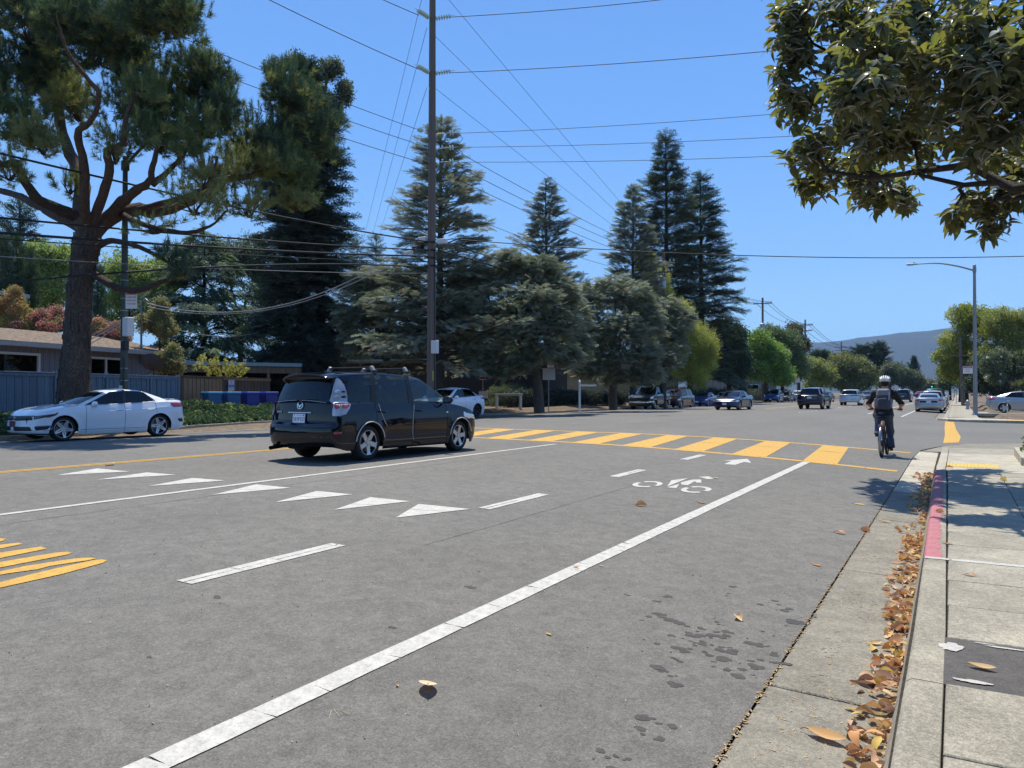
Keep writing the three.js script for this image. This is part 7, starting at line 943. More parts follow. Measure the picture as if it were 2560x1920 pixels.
{ // kerbside carts with hinged lids
  reseed(403);
  const cart = (x, z, turn, c1, c2, label) => { const g = thing('wheeled_bin', label, 'bin', [x, 0.42, z], turn, 'carts lined up by the wooden fence'), body = std({ color: lin(...c1), roughness: 0.45 }), lid = std({ color: lin(...c2), roughness: 0.4 });
    const b = new RoundedBoxGeometry(0.62, 0.95, 0.72, 3, 0.05); const p = b.attributes.position; for (let i = 0; i < p.count; i++) { const k = 0.82 + 0.18 * ((p.getY(i) + 0.475) / 0.95); p.setX(i, p.getX(i) * k); p.setZ(i, p.getZ(i) * k); } b.computeVertexNormals(); part(g, 'body', b.translate(0, 0.53, 0), body); part(g, 'rim', rbox(0.66, 0.05, 0.76, 0.02, 0, 1.0, 0), body);
    const l = new RoundedBoxGeometry(0.67, 0.09, 0.8, 3, 0.035); const q = l.attributes.position; for (let i = 0; i < q.count; i++) if (q.getY(i) > 0) q.setY(i, q.getY(i) + 0.05 * (1 - (q.getX(i) / 0.34) ** 2)); l.computeVertexNormals(); part(g, 'lid', l.translate(0, 1.06, 0), lid);
    for (const s of [-1, 1]) part(g, 'wheel', new THREE.CylinderGeometry(0.12, 0.12, 0.05, 16).rotateZ(Math.PI / 2).translate(s * 0.27, 0.12, -0.32), CM.rubber); part(g, 'handle', rod([-0.25, 1.02, -0.42], [0.25, 1.02, -0.42], 0.016, 0.016, 8), lid); };
  [[-28.25, -22.6, [0.012, 0.10, 0.24], [0.03, 0.22, 0.38], 'light blue cart at the left end of the bins'], [-28.1, -23.5, [0.012, 0.085, 0.23], [0.02, 0.18, 0.36], 'second light blue cart from the left'], [-27.9, -24.4, [0.01, 0.025, 0.22], [0.015, 0.05, 0.33], 'left of the two deep blue carts'], [-27.75, -25.35, [0.01, 0.022, 0.20], [0.015, 0.045, 0.31], 'deep blue cart nearest the minivan']].forEach(([x, z, a, b, l]) => cart(x, z, Math.PI / 2 - 0.25 + rr(-0.08, 0.08), a, b, l));
}
{ // low grey house behind the blue fence, its ridge parallel to the road
  reseed(404); const g = thing('grey_house', 'low grey house with pale shingle roof behind blue fence', 'house', [-33.4, 0.45, -16.6], Math.atan2(8.3, -2.2)); // local +x runs along the fence away from the camera, +z to the road
  const wallMat = std({ map: rep(T.wood, 3, 0.3), color: lin(0.25, 0.265, 0.30), roughness: 0.9 }), fascia = std({ color: lin(0.46, 0.46, 0.46), roughness: 0.7, map: rep(T.paint, 1, 1) }), frame = std({ color: lin(0.52, 0.52, 0.52), roughness: 0.6 }), glass = phys({ color: lin(0.16, 0.19, 0.19), roughness: 0.02, transmission: 1, thickness: 0 });
  const L0 = -13, L1 = 9.0, H = 3.05;
  const winds = [[-3.0, 1.6, 1.5, 2.62], [4.3, 6.4, 1.5, 2.62]], slabs = [];
  let x = L0; for (const [a, b, y0, y1] of winds) { slabs.push([x, a, 0, H], [a, b, 0, y0], [a, b, y1, H]); x = b; } slabs.push([x, L1, 0, H]);
  slabs.forEach(([a, b, y0, y1]) => part(g, 'wall', boxUV(box(b - a, y1 - y0, 0.16, (a + b) / 2, (y0 + y1) / 2, 0)), wallMat));
  for (let q = L0 + 0.2; q < L1; q += 0.3) { let y0 = 0, y1 = H; const hit = winds.find(([a, b]) => q > a - 0.08 && q < b + 0.08); if (hit) { y1 = hit[2] - 0.1; } part(g, 'batten', box(0.035, y1 - y0, 0.02, q, (y0 + y1) / 2, 0.09), wallMat); if (hit) part(g, 'batten', box(0.035, H - hit[3] - 0.12, 0.02, q, (H + hit[3] + 0.12) / 2, 0.09), wallMat); }
  part(g, 'end_wall', boxUV(box(0.16, H + 0.4, 7, L1 - 0.08, (H + 0.4) / 2, -3.6)), wallMat); part(g, 'rear_wall', boxUV(box(L1 - L0, H, 0.16, (L0 + L1) / 2, H / 2, -7)), wallMat); part(g, 'floor', box(L1 - L0, 0.1, 7, (L0 + L1) / 2, 0.05, -3.5), std({ color: lin(0.1, 0.09, 0.08), roughness: 0.9 }));
  winds.forEach(([a, b, y0, y1]) => { const w = new THREE.Group(); w.name = 'window'; g.add(w); const m = (a + b) / 2, yc = (y0 + y1) / 2; part(w, 'frame', merge([box(b - a + 0.2, 0.1, 0.08, m, y1 + 0.04, 0.1), box(b - a + 0.2, 0.08, 0.08, m, y0 - 0.03, 0.1), box(0.1, y1 - y0, 0.08, a - 0.04, yc, 0.1), box(0.1, y1 - y0, 0.08, b + 0.04, yc, 0.1), box(0.09, y1 - y0, 0.06, lerp(a, b, 0.5), yc, 0.09)]), frame); for (const [p, q] of [[a, m - 0.045], [m + 0.045, b]]) part(w, 'pane', box(q - p, y1 - y0, 0.008, (p + q) / 2, yc, 0.02), glass); part(w, 'curtain', box(b - a, y1 - y0, 0.02, m, yc, -0.25), std({ color: lin(0.10, 0.13, 0.12), roughness: 0.9 })); });
  // roof: courses of shingles on a low pitch
  const pitch = 0.2, depth = 4.1, sh = []; const y0 = H + 0.0, zE = 0.75, tints = [[0.50, 0.46, 0.42], [0.45, 0.42, 0.39], [0.54, 0.48, 0.43]].map((c) => std({ color: lin(...c), roughness: 0.95, map: rep(T.soil, 2, 2) }));
  part(g, 'roof_deck', merge([box(L1 - L0 + 0.9, 0.06, depth + 0.05, (L0 + L1) / 2 + 0.1, y0 + Math.tan(pitch) * depth / 2 + 0.04, zE - depth / 2, 0, pitch), box(L1 - L0 + 0.9, 0.06, depth + 0.05, (L0 + L1) / 2 + 0.1, y0 + Math.tan(pitch) * depth / 2 + 0.04, zE - depth * 1.5, 0, -pitch)]), tints[1]);
  const per = [[], [], []]; for (let r = 0; r < 17; r++) { const t = (r + 0.5) / 17, z = zE - t * depth, y = y0 + Math.tan(pitch) * t * depth + 0.085; let q = L0 - 0.35 + rr(0, 0.2); while (q < L1 + 0.5) { const w = rr(0.16, 0.34), e = Math.min(L1 + 0.55, q + w); per[Math.floor(rnd() * 3)].push(box(e - q - 0.01, 0.016, 0.275, (q + e) / 2, y + rr(-0.003, 0.006), z, 0, pitch + 0.045)); q = e; } }
  per.forEach((l, i) => { const m = part(g, 'shingles', merge(l.map((q) => boxUV(q))), tints[i]); m.userData.kind = 'stuff'; });
  part(g, 'fascia', box(L1 - L0 + 0.95, 0.2, 0.03, (L0 + L1) / 2 + 0.1, y0 - 0.02, zE + 0.02), fascia); part(g, 'soffit', box(L1 - L0 + 0.9, 0.02, 0.75, (L0 + L1) / 2 + 0.1, y0 - 0.09, zE - 0.37), fascia);
  // service mast with its weatherhead and meter box
  const mast = new THREE.Group(); mast.name = 'service_mast'; g.add(mast); const mx = 7.5; part(mast, 'pipe', tube([[mx, 2.5, 0.2], [mx, 5.35, 0.2], [mx, 5.6, 0.23], [mx + 0.05, 5.7, 0.4], [mx + 0.1, 5.55, 0.52]], [0.05, 0.05, 0.055, 0.06, 0.055], 10), std({ color: lin(0.16, 0.17, 0.18), roughness: 0.5, metalness: 0.4 })); part(mast, 'flashing', new THREE.ConeGeometry(0.14, 0.12, 14).translate(mx, 3.4, 0.2), std({ color: lin(0.3, 0.3, 0.3), roughness: 0.5 }));
  const dish = thing('satellite_dish', 'dark satellite dish at the right end of grey house', 'dish', [-31.21, 2.37, -21.81], 0.7); { const dg = new THREE.SphereGeometry(0.75, 28, 10, 0, 6.283, 0, 0.62).scale(1.1, 0.75, 1.1).rotateX(2.2).translate(0, 0.75, -0.25); part(dish, 'reflector', dg, std({ color: lin(0.05, 0.05, 0.055), roughness: 0.6, side: THREE.DoubleSide })); part(dish, 'mast', rod([0, -1.9, -0.1], [0, 0.35, -0.1], 0.03, 0.03, 8), CM.alloyDark); part(dish, 'feed_arm', tube([[0, 0.2, -0.05], [0, 0.1, 0.35], [0, 0.4, 0.55]], 0.02, 6), CM.alloyDark); }
}
{ // taller wing of the neighbouring house at the picture's left edge
  const g = thing('grey_house', 'upper grey gable wall cut by the left picture edge', 'house', [-47.1, 0.45, -23.6], Math.atan2(8.3, -2.2)), wallMat = std({ map: rep(T.wood, 3, 0.3), color: lin(0.19, 0.2, 0.24), roughness: 0.9 }), fascia = std({ color: lin(0.5, 0.5, 0.5), roughness: 0.7 });
  part(g, 'wall', boxUV(box(9, 6.6, 5, -4.5, 3.3, -2.5)), wallMat); part(g, 'roof', box(10.2, 0.1, 3.4, -4.3, 7.0, -0.9, 0, 0.2), std({ color: lin(0.36, 0.32, 0.28), roughness: 0.95, map: rep(T.soil, 2, 2) })); part(g, 'roof_slope', box(10.2, 0.1, 3.4, -4.3, 7.0, -4.1, 0, -0.2), std({ color: lin(0.36, 0.32, 0.28), roughness: 0.95, map: rep(T.soil, 2, 2) })); part(g, 'fascia', box(10.2, 0.22, 0.05, -4.3, 6.62, 0.8), fascia); for (let q = -8.8; q < 0; q += 0.35) part(g, 'batten', box(0.04, 6.6, 0.03, q, 3.3, 0.015), wallMat);
}
{ // long flat-roofed carport and house number behind the cedars
  reseed(405); const a = V(-29.5, 0.5, -60.5), b = V(-66, 0.5, -52), d = b.clone().sub(a), L = d.length(), turn = Math.atan2(-d.z, d.x); const g = thing('carport_building', 'long low flat roofed house and carport behind the cedars', 'house', [a.x, a.y, a.z], turn);
  // local +x runs left from the road corner; the side facing the camera is +z rotated: use sign
  const s = -1, H = 3.6, wood = std({ map: rep(T.wood, 0.6, 0.3), color: lin(0.30, 0.22, 0.13), roughness: 0.85 }), teal = std({ color: lin(0.22, 0.30, 0.31), roughness: 0.6 }), cream = std({ color: lin(0.42, 0.37, 0.26), roughness: 0.9, map: rep(T.concrete, 0.5, 0.5) }), dark = std({ color: lin(0.045, 0.04, 0.035), roughness: 0.9 });
  part(g, 'roof_slab', box(L, 0.16, 9, L / 2, H + 0.08, s * 3.2), teal); part(g, 'gravel_stop', box(L + 0.1, 0.2, 0.06, L / 2, H + 0.04, s * -1.35), teal); part(g, 'fascia_beam', boxUV(box(L, 0.42, 0.16, L / 2, H - 0.3, s * -1.15)), wood);
  for (let x = 3; x < L; x += 4.6) part(g, 'post', boxUV(box(0.16, H - 0.5, 0.16, x, (H - 0.5) / 2, s * -1.15)), wood);
  part(g, 'rear_wall', box(L, H - 0.1, 0.16, L / 2, (H - 0.1) / 2, s * 6.5), dark); part(g, 'cream_wall', box(6, H - 0.2, 0.16, 4, (H - 0.2) / 2, s * 1.0), cream); part(g, 'siding_wall', box(5, H - 0.2, 0.16, 11, (H - 0.2) / 2, s * 1.4), std({ map: rep(T.wood, 2, 0.3), color: lin(0.24, 0.23, 0.2), roughness: 0.9 })); part(g, 'roadside_wall', box(0.16, H - 0.2, 7, 0.1, (H - 0.2) / 2, s * 3), dark);
  { const dr = new THREE.Group(); dr.name = 'door'; g.add(dr); part(dr, 'leaf', box(1.0, 2.2, 0.06, 9.6, 1.2, s * 1.28), std({ color: lin(0.06, 0.03, 0.02), roughness: 0.6 })); part(dr, 'frame', merge([box(0.09, 2.3, 0.08, 9.05, 1.2, s * 1.27), box(0.09, 2.3, 0.08, 10.15, 1.2, s * 1.27), box(1.2, 0.09, 0.08, 9.6, 2.36, s * 1.27)]), std({ color: lin(0.4, 0.38, 0.34), roughness: 0.7 })); }
  part(g, 'meter_cabinet', rbox(0.7, 1.3, 0.3, 0.02, 13.6, 1.0, s * -0.9), std({ color: lin(0.36, 0.38, 0.37), roughness: 0.6 }));
  const nb = part(g, 'house_number', box(0.62, 0.4, 0.03, 0.95, H - 0.12, s * -1.42), std({ color: lin(0.02, 0.02, 0.02), roughness: 0.6 })); part(nb, 'digits', new THREE.PlaneGeometry(0.56, 0.34).rotateY(s < 0 ? 0 : Math.PI).translate(0.95, H - 0.12, s * -1.44), std({ roughness: 0.6, map: canvasTex(128, 72, (c) => { c.fillStyle = '#15171a'; c.fillRect(0, 0, 128, 72); c.strokeStyle = '#9aa0a2'; c.lineWidth = 4; c.strokeRect(3, 3, 122, 66); c.fillStyle = '#b8bdbf'; c.font = 'bold 52px sans-serif'; c.textAlign = 'center'; c.fillText('471', 64, 55); }) }));
}
{ // second house, cream with a small arched window, glimpsed between cedar trunks
  const g = thing('cream_house', 'cream house glimpsed between the cedar trunks', 'house', [-33, 0.4, -78], 0.1), cr = std({ color: lin(0.5, 0.42, 0.26), roughness: 0.9, map: rep(T.concrete, 0.5, 0.5) });
  part(g, 'wall', box(12, 3.6, 8, 0, 1.8, -4), cr); part(g, 'roof', prism([[-7, 3.6], [0, 5.6], [7, 3.6]], 9, 0).translate(0, 0, -8.5), std({ color: lin(0.3, 0.27, 0.24), roughness: 0.9 })); { const w = new THREE.Group(); w.name = 'window'; g.add(w); part(w, 'frame', new THREE.TorusGeometry(0.5, 0.06, 6, 16, Math.PI).translate(4.2, 2.4, 0.04), std({ color: lin(0.6, 0.58, 0.5), roughness: 0.7 })); part(w, 'pane', new THREE.CircleGeometry(0.47, 16).translate(4.2, 2.3, 0.02), CM.glassDark); }
  const g2 = thing('grey_gabled_house', 'small grey gabled house beyond the drooping tree', 'house', [-29, 0.4, -118], 0.15), w2 = std({ map: rep(T.wood, 2, 0.3), color: lin(0.34, 0.33, 0.31), roughness: 0.9 }); part(g2, 'wall', box(11, 3.2, 8, 0, 1.6, -4), w2); part(g2, 'gable', prism([[-6, 3.2], [0, 5.8], [6, 3.2]], 0.3).translate(0, 0, -0.3), w2); part(g2, 'roof_slope', box(7.2, 0.14, 9, -3.1, 4.55, -4, 0, 0, 0.41), std({ color: lin(0.28, 0.26, 0.25), roughness: 0.95 })); part(g2, 'roof_slope', box(7.2, 0.14, 9, 3.1, 4.55, -4, 0, 0, -0.41), std({ color: lin(0.28, 0.26, 0.25), roughness: 0.95 })); { const w = new THREE.Group(); w.name = 'window'; g2.add(w); part(w, 'frame', box(1.8, 1.3, 0.05, 2.5, 1.7, 0.02), std({ color: lin(0.6, 0.6, 0.58), roughness: 0.6 })); part(w, 'pane', box(1.6, 1.1, 0.05, 2.5, 1.7, 0.035), CM.glassDark); }
}
{ // ivy bank between kerb and fence, hedge before the long house, duff
  reseed(406); const g = new THREE.Group(); top(g, 'ivy_bank', 'glossy dark ivy bank between the kerb and the fences', 'ivy'); const cp = new Copies(FG.ivy, leafMat(1, 1, 1, 0.3)); cp.geo = leafClump(927, 9, 0.09, 0.1, 0.095, 0.9);
  for (let i = 0; i < 15000; i++) { const z = rr(3, -26.6), t = rnd(), x0 = leftKerbX(z) - 0.2, fx = lerp(-25.6, -31.2, clamp((-8.5 - z) / 20, -0.3, 1)) + 0.25, x = lerp(x0, fx, t); if (Math.hypot(x + 24.9, z + 14.6) < 0.75 || (z < -22 && x < -27.3)) continue; const gr = 0.3 + (x0 - x) * 0.03, hgt = (0.12 + 0.55 * smooth(0, 0.45, t) * (0.5 + 0.9 * Math.max(0, 0.5 + fbm(x * 0.6, z * 0.6, 3, 3)))) * (z > -16 ? 0.62 : 1); cp.add(V(x, gr + hgt * Math.pow(rnd(), 0.35), z), V(rr(-0.6, 0.6), 1, rr(-0.6, 0.6)), rr(0, 6), rr(0.8, 1.4), tint(rnd() < 0.2 ? [0.10, 0.13, 0.04] : [0.03, 0.055, 0.016], 0.3)); }
  cp.build(g, 'leaves'); g.userData.kind = 'stuff'; delete g.userData.category;
  const hedge = (name, label, x0, z0, x1, z1, w, h, n, col, sd) => { reseed(sd); const hg = new THREE.Group(); top(hg, name, label, 'hedge'); const hc = new Copies(FG.leafS, FM.leaf), st = []; for (let i = 0; i < n; i++) { const t = rnd(), px = lerp(x0, x1, t), pz = lerp(z0, z1, t), b = 0.82 + 0.5 * fbm(px * 0.9, pz * 0.9, 1, 3); hc.add(V(px + rr(-w, w), 0.45 + h * b * Math.pow(rnd(), 0.6), pz + rr(-w, w)), dirRnd(), rr(0, 6), rr(0.6, 1), tint(col, 0.3)); } for (let t = 0; t <= 1; t += 0.04) st.push(rod([lerp(x0, x1, t), 0.3, lerp(z0, z1, t)], [lerp(x0, x1, t) + rr(-0.3, 0.3), 0.4 + h * 0.7, lerp(z0, z1, t) + rr(-0.3, 0.3)], 0.03, 0.01, 5)); hc.build(hg, 'foliage'); const m = part(hg, 'stems', merge(st), B.dark); m.userData.kind = 'stuff'; };
  hedge('hedge', 'dark clipped hedge along the pavement under the cedars', -27.2, -46, -26.4, -66, 0.6, 1.25, 3600, [0.014, 0.024, 0.01], 407);
  hedge('hedge', 'lighter shrubs under the cedar by the yellow house wall', -30.5, -50, -28.8, -57, 0.8, 1.9, 700, [0.06, 0.08, 0.025], 408);
  hedge('hedge', 'dark hedge behind the parked cars on the left', -25.2, -70, -25.2, -140, 0.7, 1.7, 3000, [0.016, 0.028, 0.012], 409);
}

{ // carport right behind the wooden fence
  const a = V(...[-37.07, 2.71, -27.08]), b = V(...[-33.94, 2.83, -33.5]), d = b.clone().sub(a), L = Math.hypot(d.x, d.z), g = thing('carport', 'open carport with teal edged flat roof behind wooden fence', 'carport', [a.x, 0.45, a.z], Math.atan2(-d.z, d.x)), wood = std({ map: rep(T.wood, 0.6, 0.3), color: lin(0.26, 0.19, 0.12), roughness: 0.85 });
  part(g, 'roof', box(L, 0.14, 5.5, L / 2, 2.72, -2.6), std({ color: lin(0.2, 0.27, 0.28), roughness: 0.6 })); part(g, 'edge_flashing', box(L, 0.2, 0.05, L / 2, 2.68, 0.18), std({ color: lin(0.24, 0.33, 0.34), roughness: 0.6 })); part(g, 'beam', boxUV(box(L, 0.36, 0.14, L / 2, 2.36, 0.02)), wood); part(g, 'back_wall', box(L, 2.6, 0.1, L / 2, 1.3, -5.2), std({ color: lin(0.03, 0.028, 0.025), roughness: 0.9 })); for (let x = 0.4; x < L; x += 2.4) part(g, 'post', boxUV(box(0.14, 2.2, 0.14, x, 1.1, 0.02)), wood);
}

// ---------------------------------------------------------------- utility poles, wires, lamps, signs
const poleWood = std({ map: rep(T.wood, 1.2, 0.25), bumpMap: rep(T.wood, 1.2, 0.25), bumpScale: 0.01, color: lin(0.23, 0.18, 0.145), roughness: 0.95 }), steel = std({ color: lin(0.34, 0.35, 0.36), roughness: 0.45, metalness: 0.6 }), greyBox = std({ color: lin(0.62, 0.62, 0.60), roughness: 0.6 }), glassIns = phys({ color: lin(0.42, 0.55, 0.5), roughness: 0.15, clearcoat: 1 }), wireMat = std({ color: lin(0.012, 0.012, 0.014), roughness: 0.7 }), paleWire = std({ color: lin(0.32, 0.32, 0.32), roughness: 0.6 });
const P0 = [-23.07, 0.28, -31.73]; P0[1] = 0.35;
function insulator(parent, p, d, n) { const g = []; for (let i = 0; i < n; i++) g.push(new THREE.LatheGeometry([[0.02, -0.05], [0.12, -0.035], [0.13, 0], [0.05, 0.03], [0.02, 0.05]].map(([r, y]) => new THREE.Vector2(r, y)), 14).translate(0, i * 0.135 + 0.15, 0)); g.push(new THREE.CylinderGeometry(0.018, 0.018, n * 0.135 + 0.3, 6).translate(0, n * 0.07 + 0.1, 0)); const m = part(parent, 'insulator', merge(g), glassIns); m.position.copy(p); m.quaternion.setFromUnitVectors(V(0, 1, 0), d.clone().normalize()); return m; }
{ const g = thing('utility_pole', 'tall wooden utility pole behind the black minivan', 'utility pole', P0); reseed(501);
  const rel = (p) => V(...p).sub(V(...P0));
  part(g, 'pole', (() => { const q = tube(Array.from({ length: 12 }, (_, i) => V(0.006 * i, i * 2.15, 0)), taper(12, 0.235, 0.15), 16, 1); return q; })(), poleWood);
  part(g, 'riser', rod([0.02, 0, 0.21], [0.02, 8.4, 0.19], 0.035, 0.035, 8), std({ color: lin(0.1, 0.08, 0.07), roughness: 0.6 })); part(g, 'riser', rod([0.22, 0, 0.03], [0.2, 8.4, 0.03], 0.05, 0.05, 8), CM.trim);
  part(g, 'meter_box', rbox(0.36, 0.66, 0.22, 0.03, 0.36, 3.45, 0.18), greyBox); part(g, 'hazard_marker', rbox(0.05, 0.5, 0.015, 0.004, 0.26, 2.0, 0.2), std({ color: lin(0.6, 0.5, 0.05), roughness: 0.6 }));
  for (const y of [16.6, 12.7]) part(g, 'yellow_tag', new THREE.CylinderGeometry(0.17, 0.17, 0.12, 14, 1, true, -0.8, 1.9).translate(0.03, y, 0), std({ color: lin(0.62, 0.48, 0.04), roughness: 0.6 }));
  for (let y = 5; y < 9; y += 0.5) part(g, 'step_bolt', rod([-0.14, y, 0.1], [-0.32, y, 0.14], 0.012, 0.012, 6), steel);
  const L1 = rel([-24.9, 17.72, -16.59]), R1 = rel([4.15, 17.77, -40.65]);
  for (const y of [20.25, 17.45]) for (const e of [L1, R1]) { const d = V(e.x, 0, e.z).normalize(); insulator(g, V(d.x * 0.14, y - 0.05, d.z * 0.14), V(d.x, 0.06, d.z), 6); }
  for (const y of [14.3, 13.55, 12.85]) { const dl = V(L1.x, 0, L1.z).normalize(), dr = V(R1.x, 0, R1.z).normalize(); part(g, 'strain_rod', rod([dl.x * 0.12, y, dl.z * 0.12], [dl.x * 0.75, y, dl.z * 0.75], 0.012, 0.012, 5), steel); insulator(g, V(dl.x * 0.62, y, dl.z * 0.62), dl, 2); part(g, 'strain_rod', rod([dr.x * 0.12, y, dr.z * 0.12], [dr.x * 1.0, y, dr.z * 1.0], 0.012, 0.012, 5), steel); insulator(g, V(dr.x * 0.85, y, dr.z * 0.85), dr, 2); part(g, 'jumper', tube([V(dr.x * 1.35, y, dr.z * 1.35), V(dr.x * 1.5 + 0.2, y - 0.35, dr.z * 1.4), V(dr.x * 1.2 + 0.2, y - 0.7, dr.z * 1.2)], 0.014, 5), wireMat); }
  for (const [x, y, z, w] of [[-0.45, 8.95, 0.15, 0.5], [0.75, 8.75, 0.1, 0.55], [-1.3, 8.3, 0.2, 0.5]]) part(g, 'splice_box', rbox(w, 0.26, 0.22, 0.05, x, y, z), greyBox);
  part(g, 'splice_case', tube([V(-1.0, 8.55, 0.2), V(-0.4, 8.55, 0.2)], 0.12, 10), CM.trim); part(g, 'cable_bundle', merge([8.8, 8.4, 8.0, 7.6].map((y) => rod([-0.3, y, 0.16], [0.34, y - 0.04, 0.16], 0.05, 0.05, 7))), CM.trim).userData.kind = 'stuff';
}
let wireN = 0;
function wire(label, a, b, r, sag, mat = wireMat) { const A = V(...a), Bv = V(...b), pts = []; for (let i = 0; i <= 26; i++) { const t = i / 26, p = A.clone().lerp(Bv, t); p.y -= sag * 4 * t * (1 - t); pts.push(p); } const m = new THREE.Mesh(tube(pts, r, 5), mat); top(m, 'overhead_wire', label, 'wire', 'overhead wires'); }
wire('highest wire from utility pole to upper left corner', [-23.37, 20.53, -31.07], [-25.68, 20.58, -21.07], 0.019, 0.1);
wire('second high wire from utility pole to upper left', [-23.38, 17.8, -31.09], [-24.9, 17.72, -16.59], 0.019, 0.15);
wire('highest wire from utility pole toward upper right', [-21.94, 20.34, -31.66], [-2.88, 20.5, -37.94], 0.018, 0.3);
wire('second high wire from utility pole behind the magnolia', [-21.96, 17.55, -31.69], [4.15, 17.77, -40.65], 0.018, 0.35);
wire('topmost of three thin wires crossing right behind magnolia', [-21.67, 14.51, -31.89], [4.07, 14.65, -40.07], 0.013, 0.3); wire('middle of three thin wires crossing right behind magnolia', [-21.68, 13.81, -31.9], [4.29, 13.95, -42.28], 0.013, 0.3); wire('lowest of three thin wires crossing right behind magnolia', [-21.68, 13.07, -31.91], [4.38, 13.17, -43.27], 0.013, 0.3);
wire('topmost of three wires running left through the pine', [-23.56, 14.81, -31.03], [-25.02, 14.67, -15.18], 0.015, 0.12); wire('middle of three wires running left through the pine', [-23.65, 14.11, -30.99], [-25.12, 13.89, -15.24], 0.015, 0.12); wire('lowest of three wires running left through the pine', [-23.57, 13.2, -31.04], [-25.41, 13.18, -15.43], 0.015, 0.12);
wire('thin line from top of frame down to second pole', [-22.89, 22.41, -31.55], [-23.31, 14.45, -68.37], 0.011, 0.1); wire('thin line from high on the pole to second pole', [-22.78, 19.57, -31.65], [-23.24, 13.98, -68.41], 0.011, 0.1); wire('third thin line down to the second pole', [-22.76, 16.9, -31.7], [-23.17, 13.38, -68.46], 0.011, 0.15);
wire('upper of three road side wires to second pole', [-21.68, 13.65, -31.9], [-23.09, 13.98, -68.5], 0.016, 0.35); wire('middle of three road side wires to second pole', [-21.68, 12.91, -31.91], [-23.02, 13.55, -68.55], 0.016, 0.35); wire('lower of three road side wires to second pole', [-21.69, 12.26, -31.91], [-22.95, 13.04, -68.59], 0.016, 0.35);
wire('upper telephone cable from first to second pole', [-22.64, 9.2, -31.87], [-23.48, 10.39, -68.32], 0.03, 0.4); wire('lower telephone cable from first to second pole', [-22.64, 8.73, -31.87], [-23.49, 9.87, -68.33], 0.035, 0.4); wire('sagging pair of power lines between first two poles', [-22.83, 11.15, -31.73], [-23.47, 12.1, -68.3], 0.014, 0.5);
wire('thick cable crossing the whole road to the right', [-21.72, 9.25, -32.39], [7.79, 9.13, -52.91], 0.024, 0.55);
wire('thick cable descending across the pine branches', [-23.15, 9.15, -31.57], [-23.23, 8.22, -10.75], 0.034, 0.22); wire('upper level black cable across the pine trunk', [-23.15, 8.73, -31.58], [-23.24, 6.35, -10.77], 0.032, 0.12); wire('thickest black cable across the pine trunk', [-23.15, 8.42, -31.58], [-23.24, 5.92, -10.77], 0.042, 0.12); wire('thin cable just below the thickest cable', [-23.15, 8.12, -31.58], [-23.24, 5.76, -10.77], 0.016, 0.12); wire('lowest black cable dipping at the left edge', [-23.15, 7.84, -31.58], [-23.25, 4.43, -10.78], 0.034, -0.35); wire('pale thin wire low across the pine trunk', [-23.16, 7.56, -31.59], [-23.25, 5.27, -10.78], 0.011, 0.15, paleWire);
wire('pale upper service drop from pole to house mast', [-23.55, 9.32, -31.34], [-34.59, 5.91, -23.85], 0.024, 1.7, paleWire); wire('pale lower service drop from pole to house mast', [-23.66, 8.85, -31.28], [-34.59, 5.75, -23.85], 0.018, 1.5, paleWire); wire('slack phone drop from house mast toward carport', [-34.6, 5.11, -23.85], [-37.65, 5.26, -33.64], 0.013, 0.5, paleWire);
wire('thin back line from pole top falling far left', [-23.18, 22.34, -31.39], [-63.82, 17.97, -72.64], 0.012, 0); wire('middle back line falling to far left of pole', [-23.15, 19.99, -31.43], [-62.83, 18.82, -73.2], 0.012, 0); wire('lowest back line falling to far left of pole', [-23.17, 16.94, -31.46], [-61.83, 20.25, -73.76], 0.012, 0);
for (const [a, b, l] of [[[-30.07, 4.54, -19.55], [-31.27, 3.81, -18.86], 'upper'], [[-30.07, 4.43, -19.55], [-31.27, 3.66, -18.86], 'middle'], [[-30.07, 4.31, -19.55], [-31.24, 3.5, -18.88], 'lower']]) wire(l + ' pale stay line between pole and shingle roof', a, b, 0.02, 0.02, paleWire);
function farPole(label, at, h, arms, xf) { const g = thing('utility_pole', label, 'utility pole', at, 0, 'utility poles down the left side'); part(g, 'pole', tube([V(0, 0, 0), V(0, h * 0.5, 0), V(0, h, 0)], [0.2, 0.17, 0.13], 10, 1), poleWood); arms.forEach(([y, w], k) => { part(g, 'crossarm', boxUV(box(w, 0.14, 0.12, 0, y, 0.14)), poleWood); for (const x of [-0.46, -0.28, 0.3, 0.46]) part(g, 'pin_insulator', new THREE.CylinderGeometry(0.05, 0.06, 0.22, 8).translate(x * w, y + 0.17, 0.14), glassIns); part(g, 'brace', merge([rod([-w * 0.3, y - 0.03, 0.2], [0, y - 0.6, 0.17], 0.015, 0.015, 5), rod([w * 0.3, y - 0.03, 0.2], [0, y - 0.6, 0.17], 0.015, 0.015, 5)]), steel); }); if (xf) { const t = part(g, 'transformer', lathe([[0, -0.62], [0.33, -0.6], [0.35, -0.5], [0.35, 0.45], [0.37, 0.5], [0.3, 0.58], [0, 0.62]], 18).translate(0.05, xf, 0.5), steel); part(t, 'bushing', new THREE.CylinderGeometry(0.05, 0.07, 0.3, 8).translate(0.15, xf + 0.75, 0.5), glassIns); } return g; }
const p1 = [-23.39, 0.56, -68.5], p2 = [-23.31, 0.73, -110.12], p3 = [-23.45, 0.67, -145.85], p4 = [-23.53, 0.73, -196.62], p5 = [-23.56, 0.81, -316.72]; for (const p of [p1, p2, p3, p4, p5]) p[1] = 0.3;
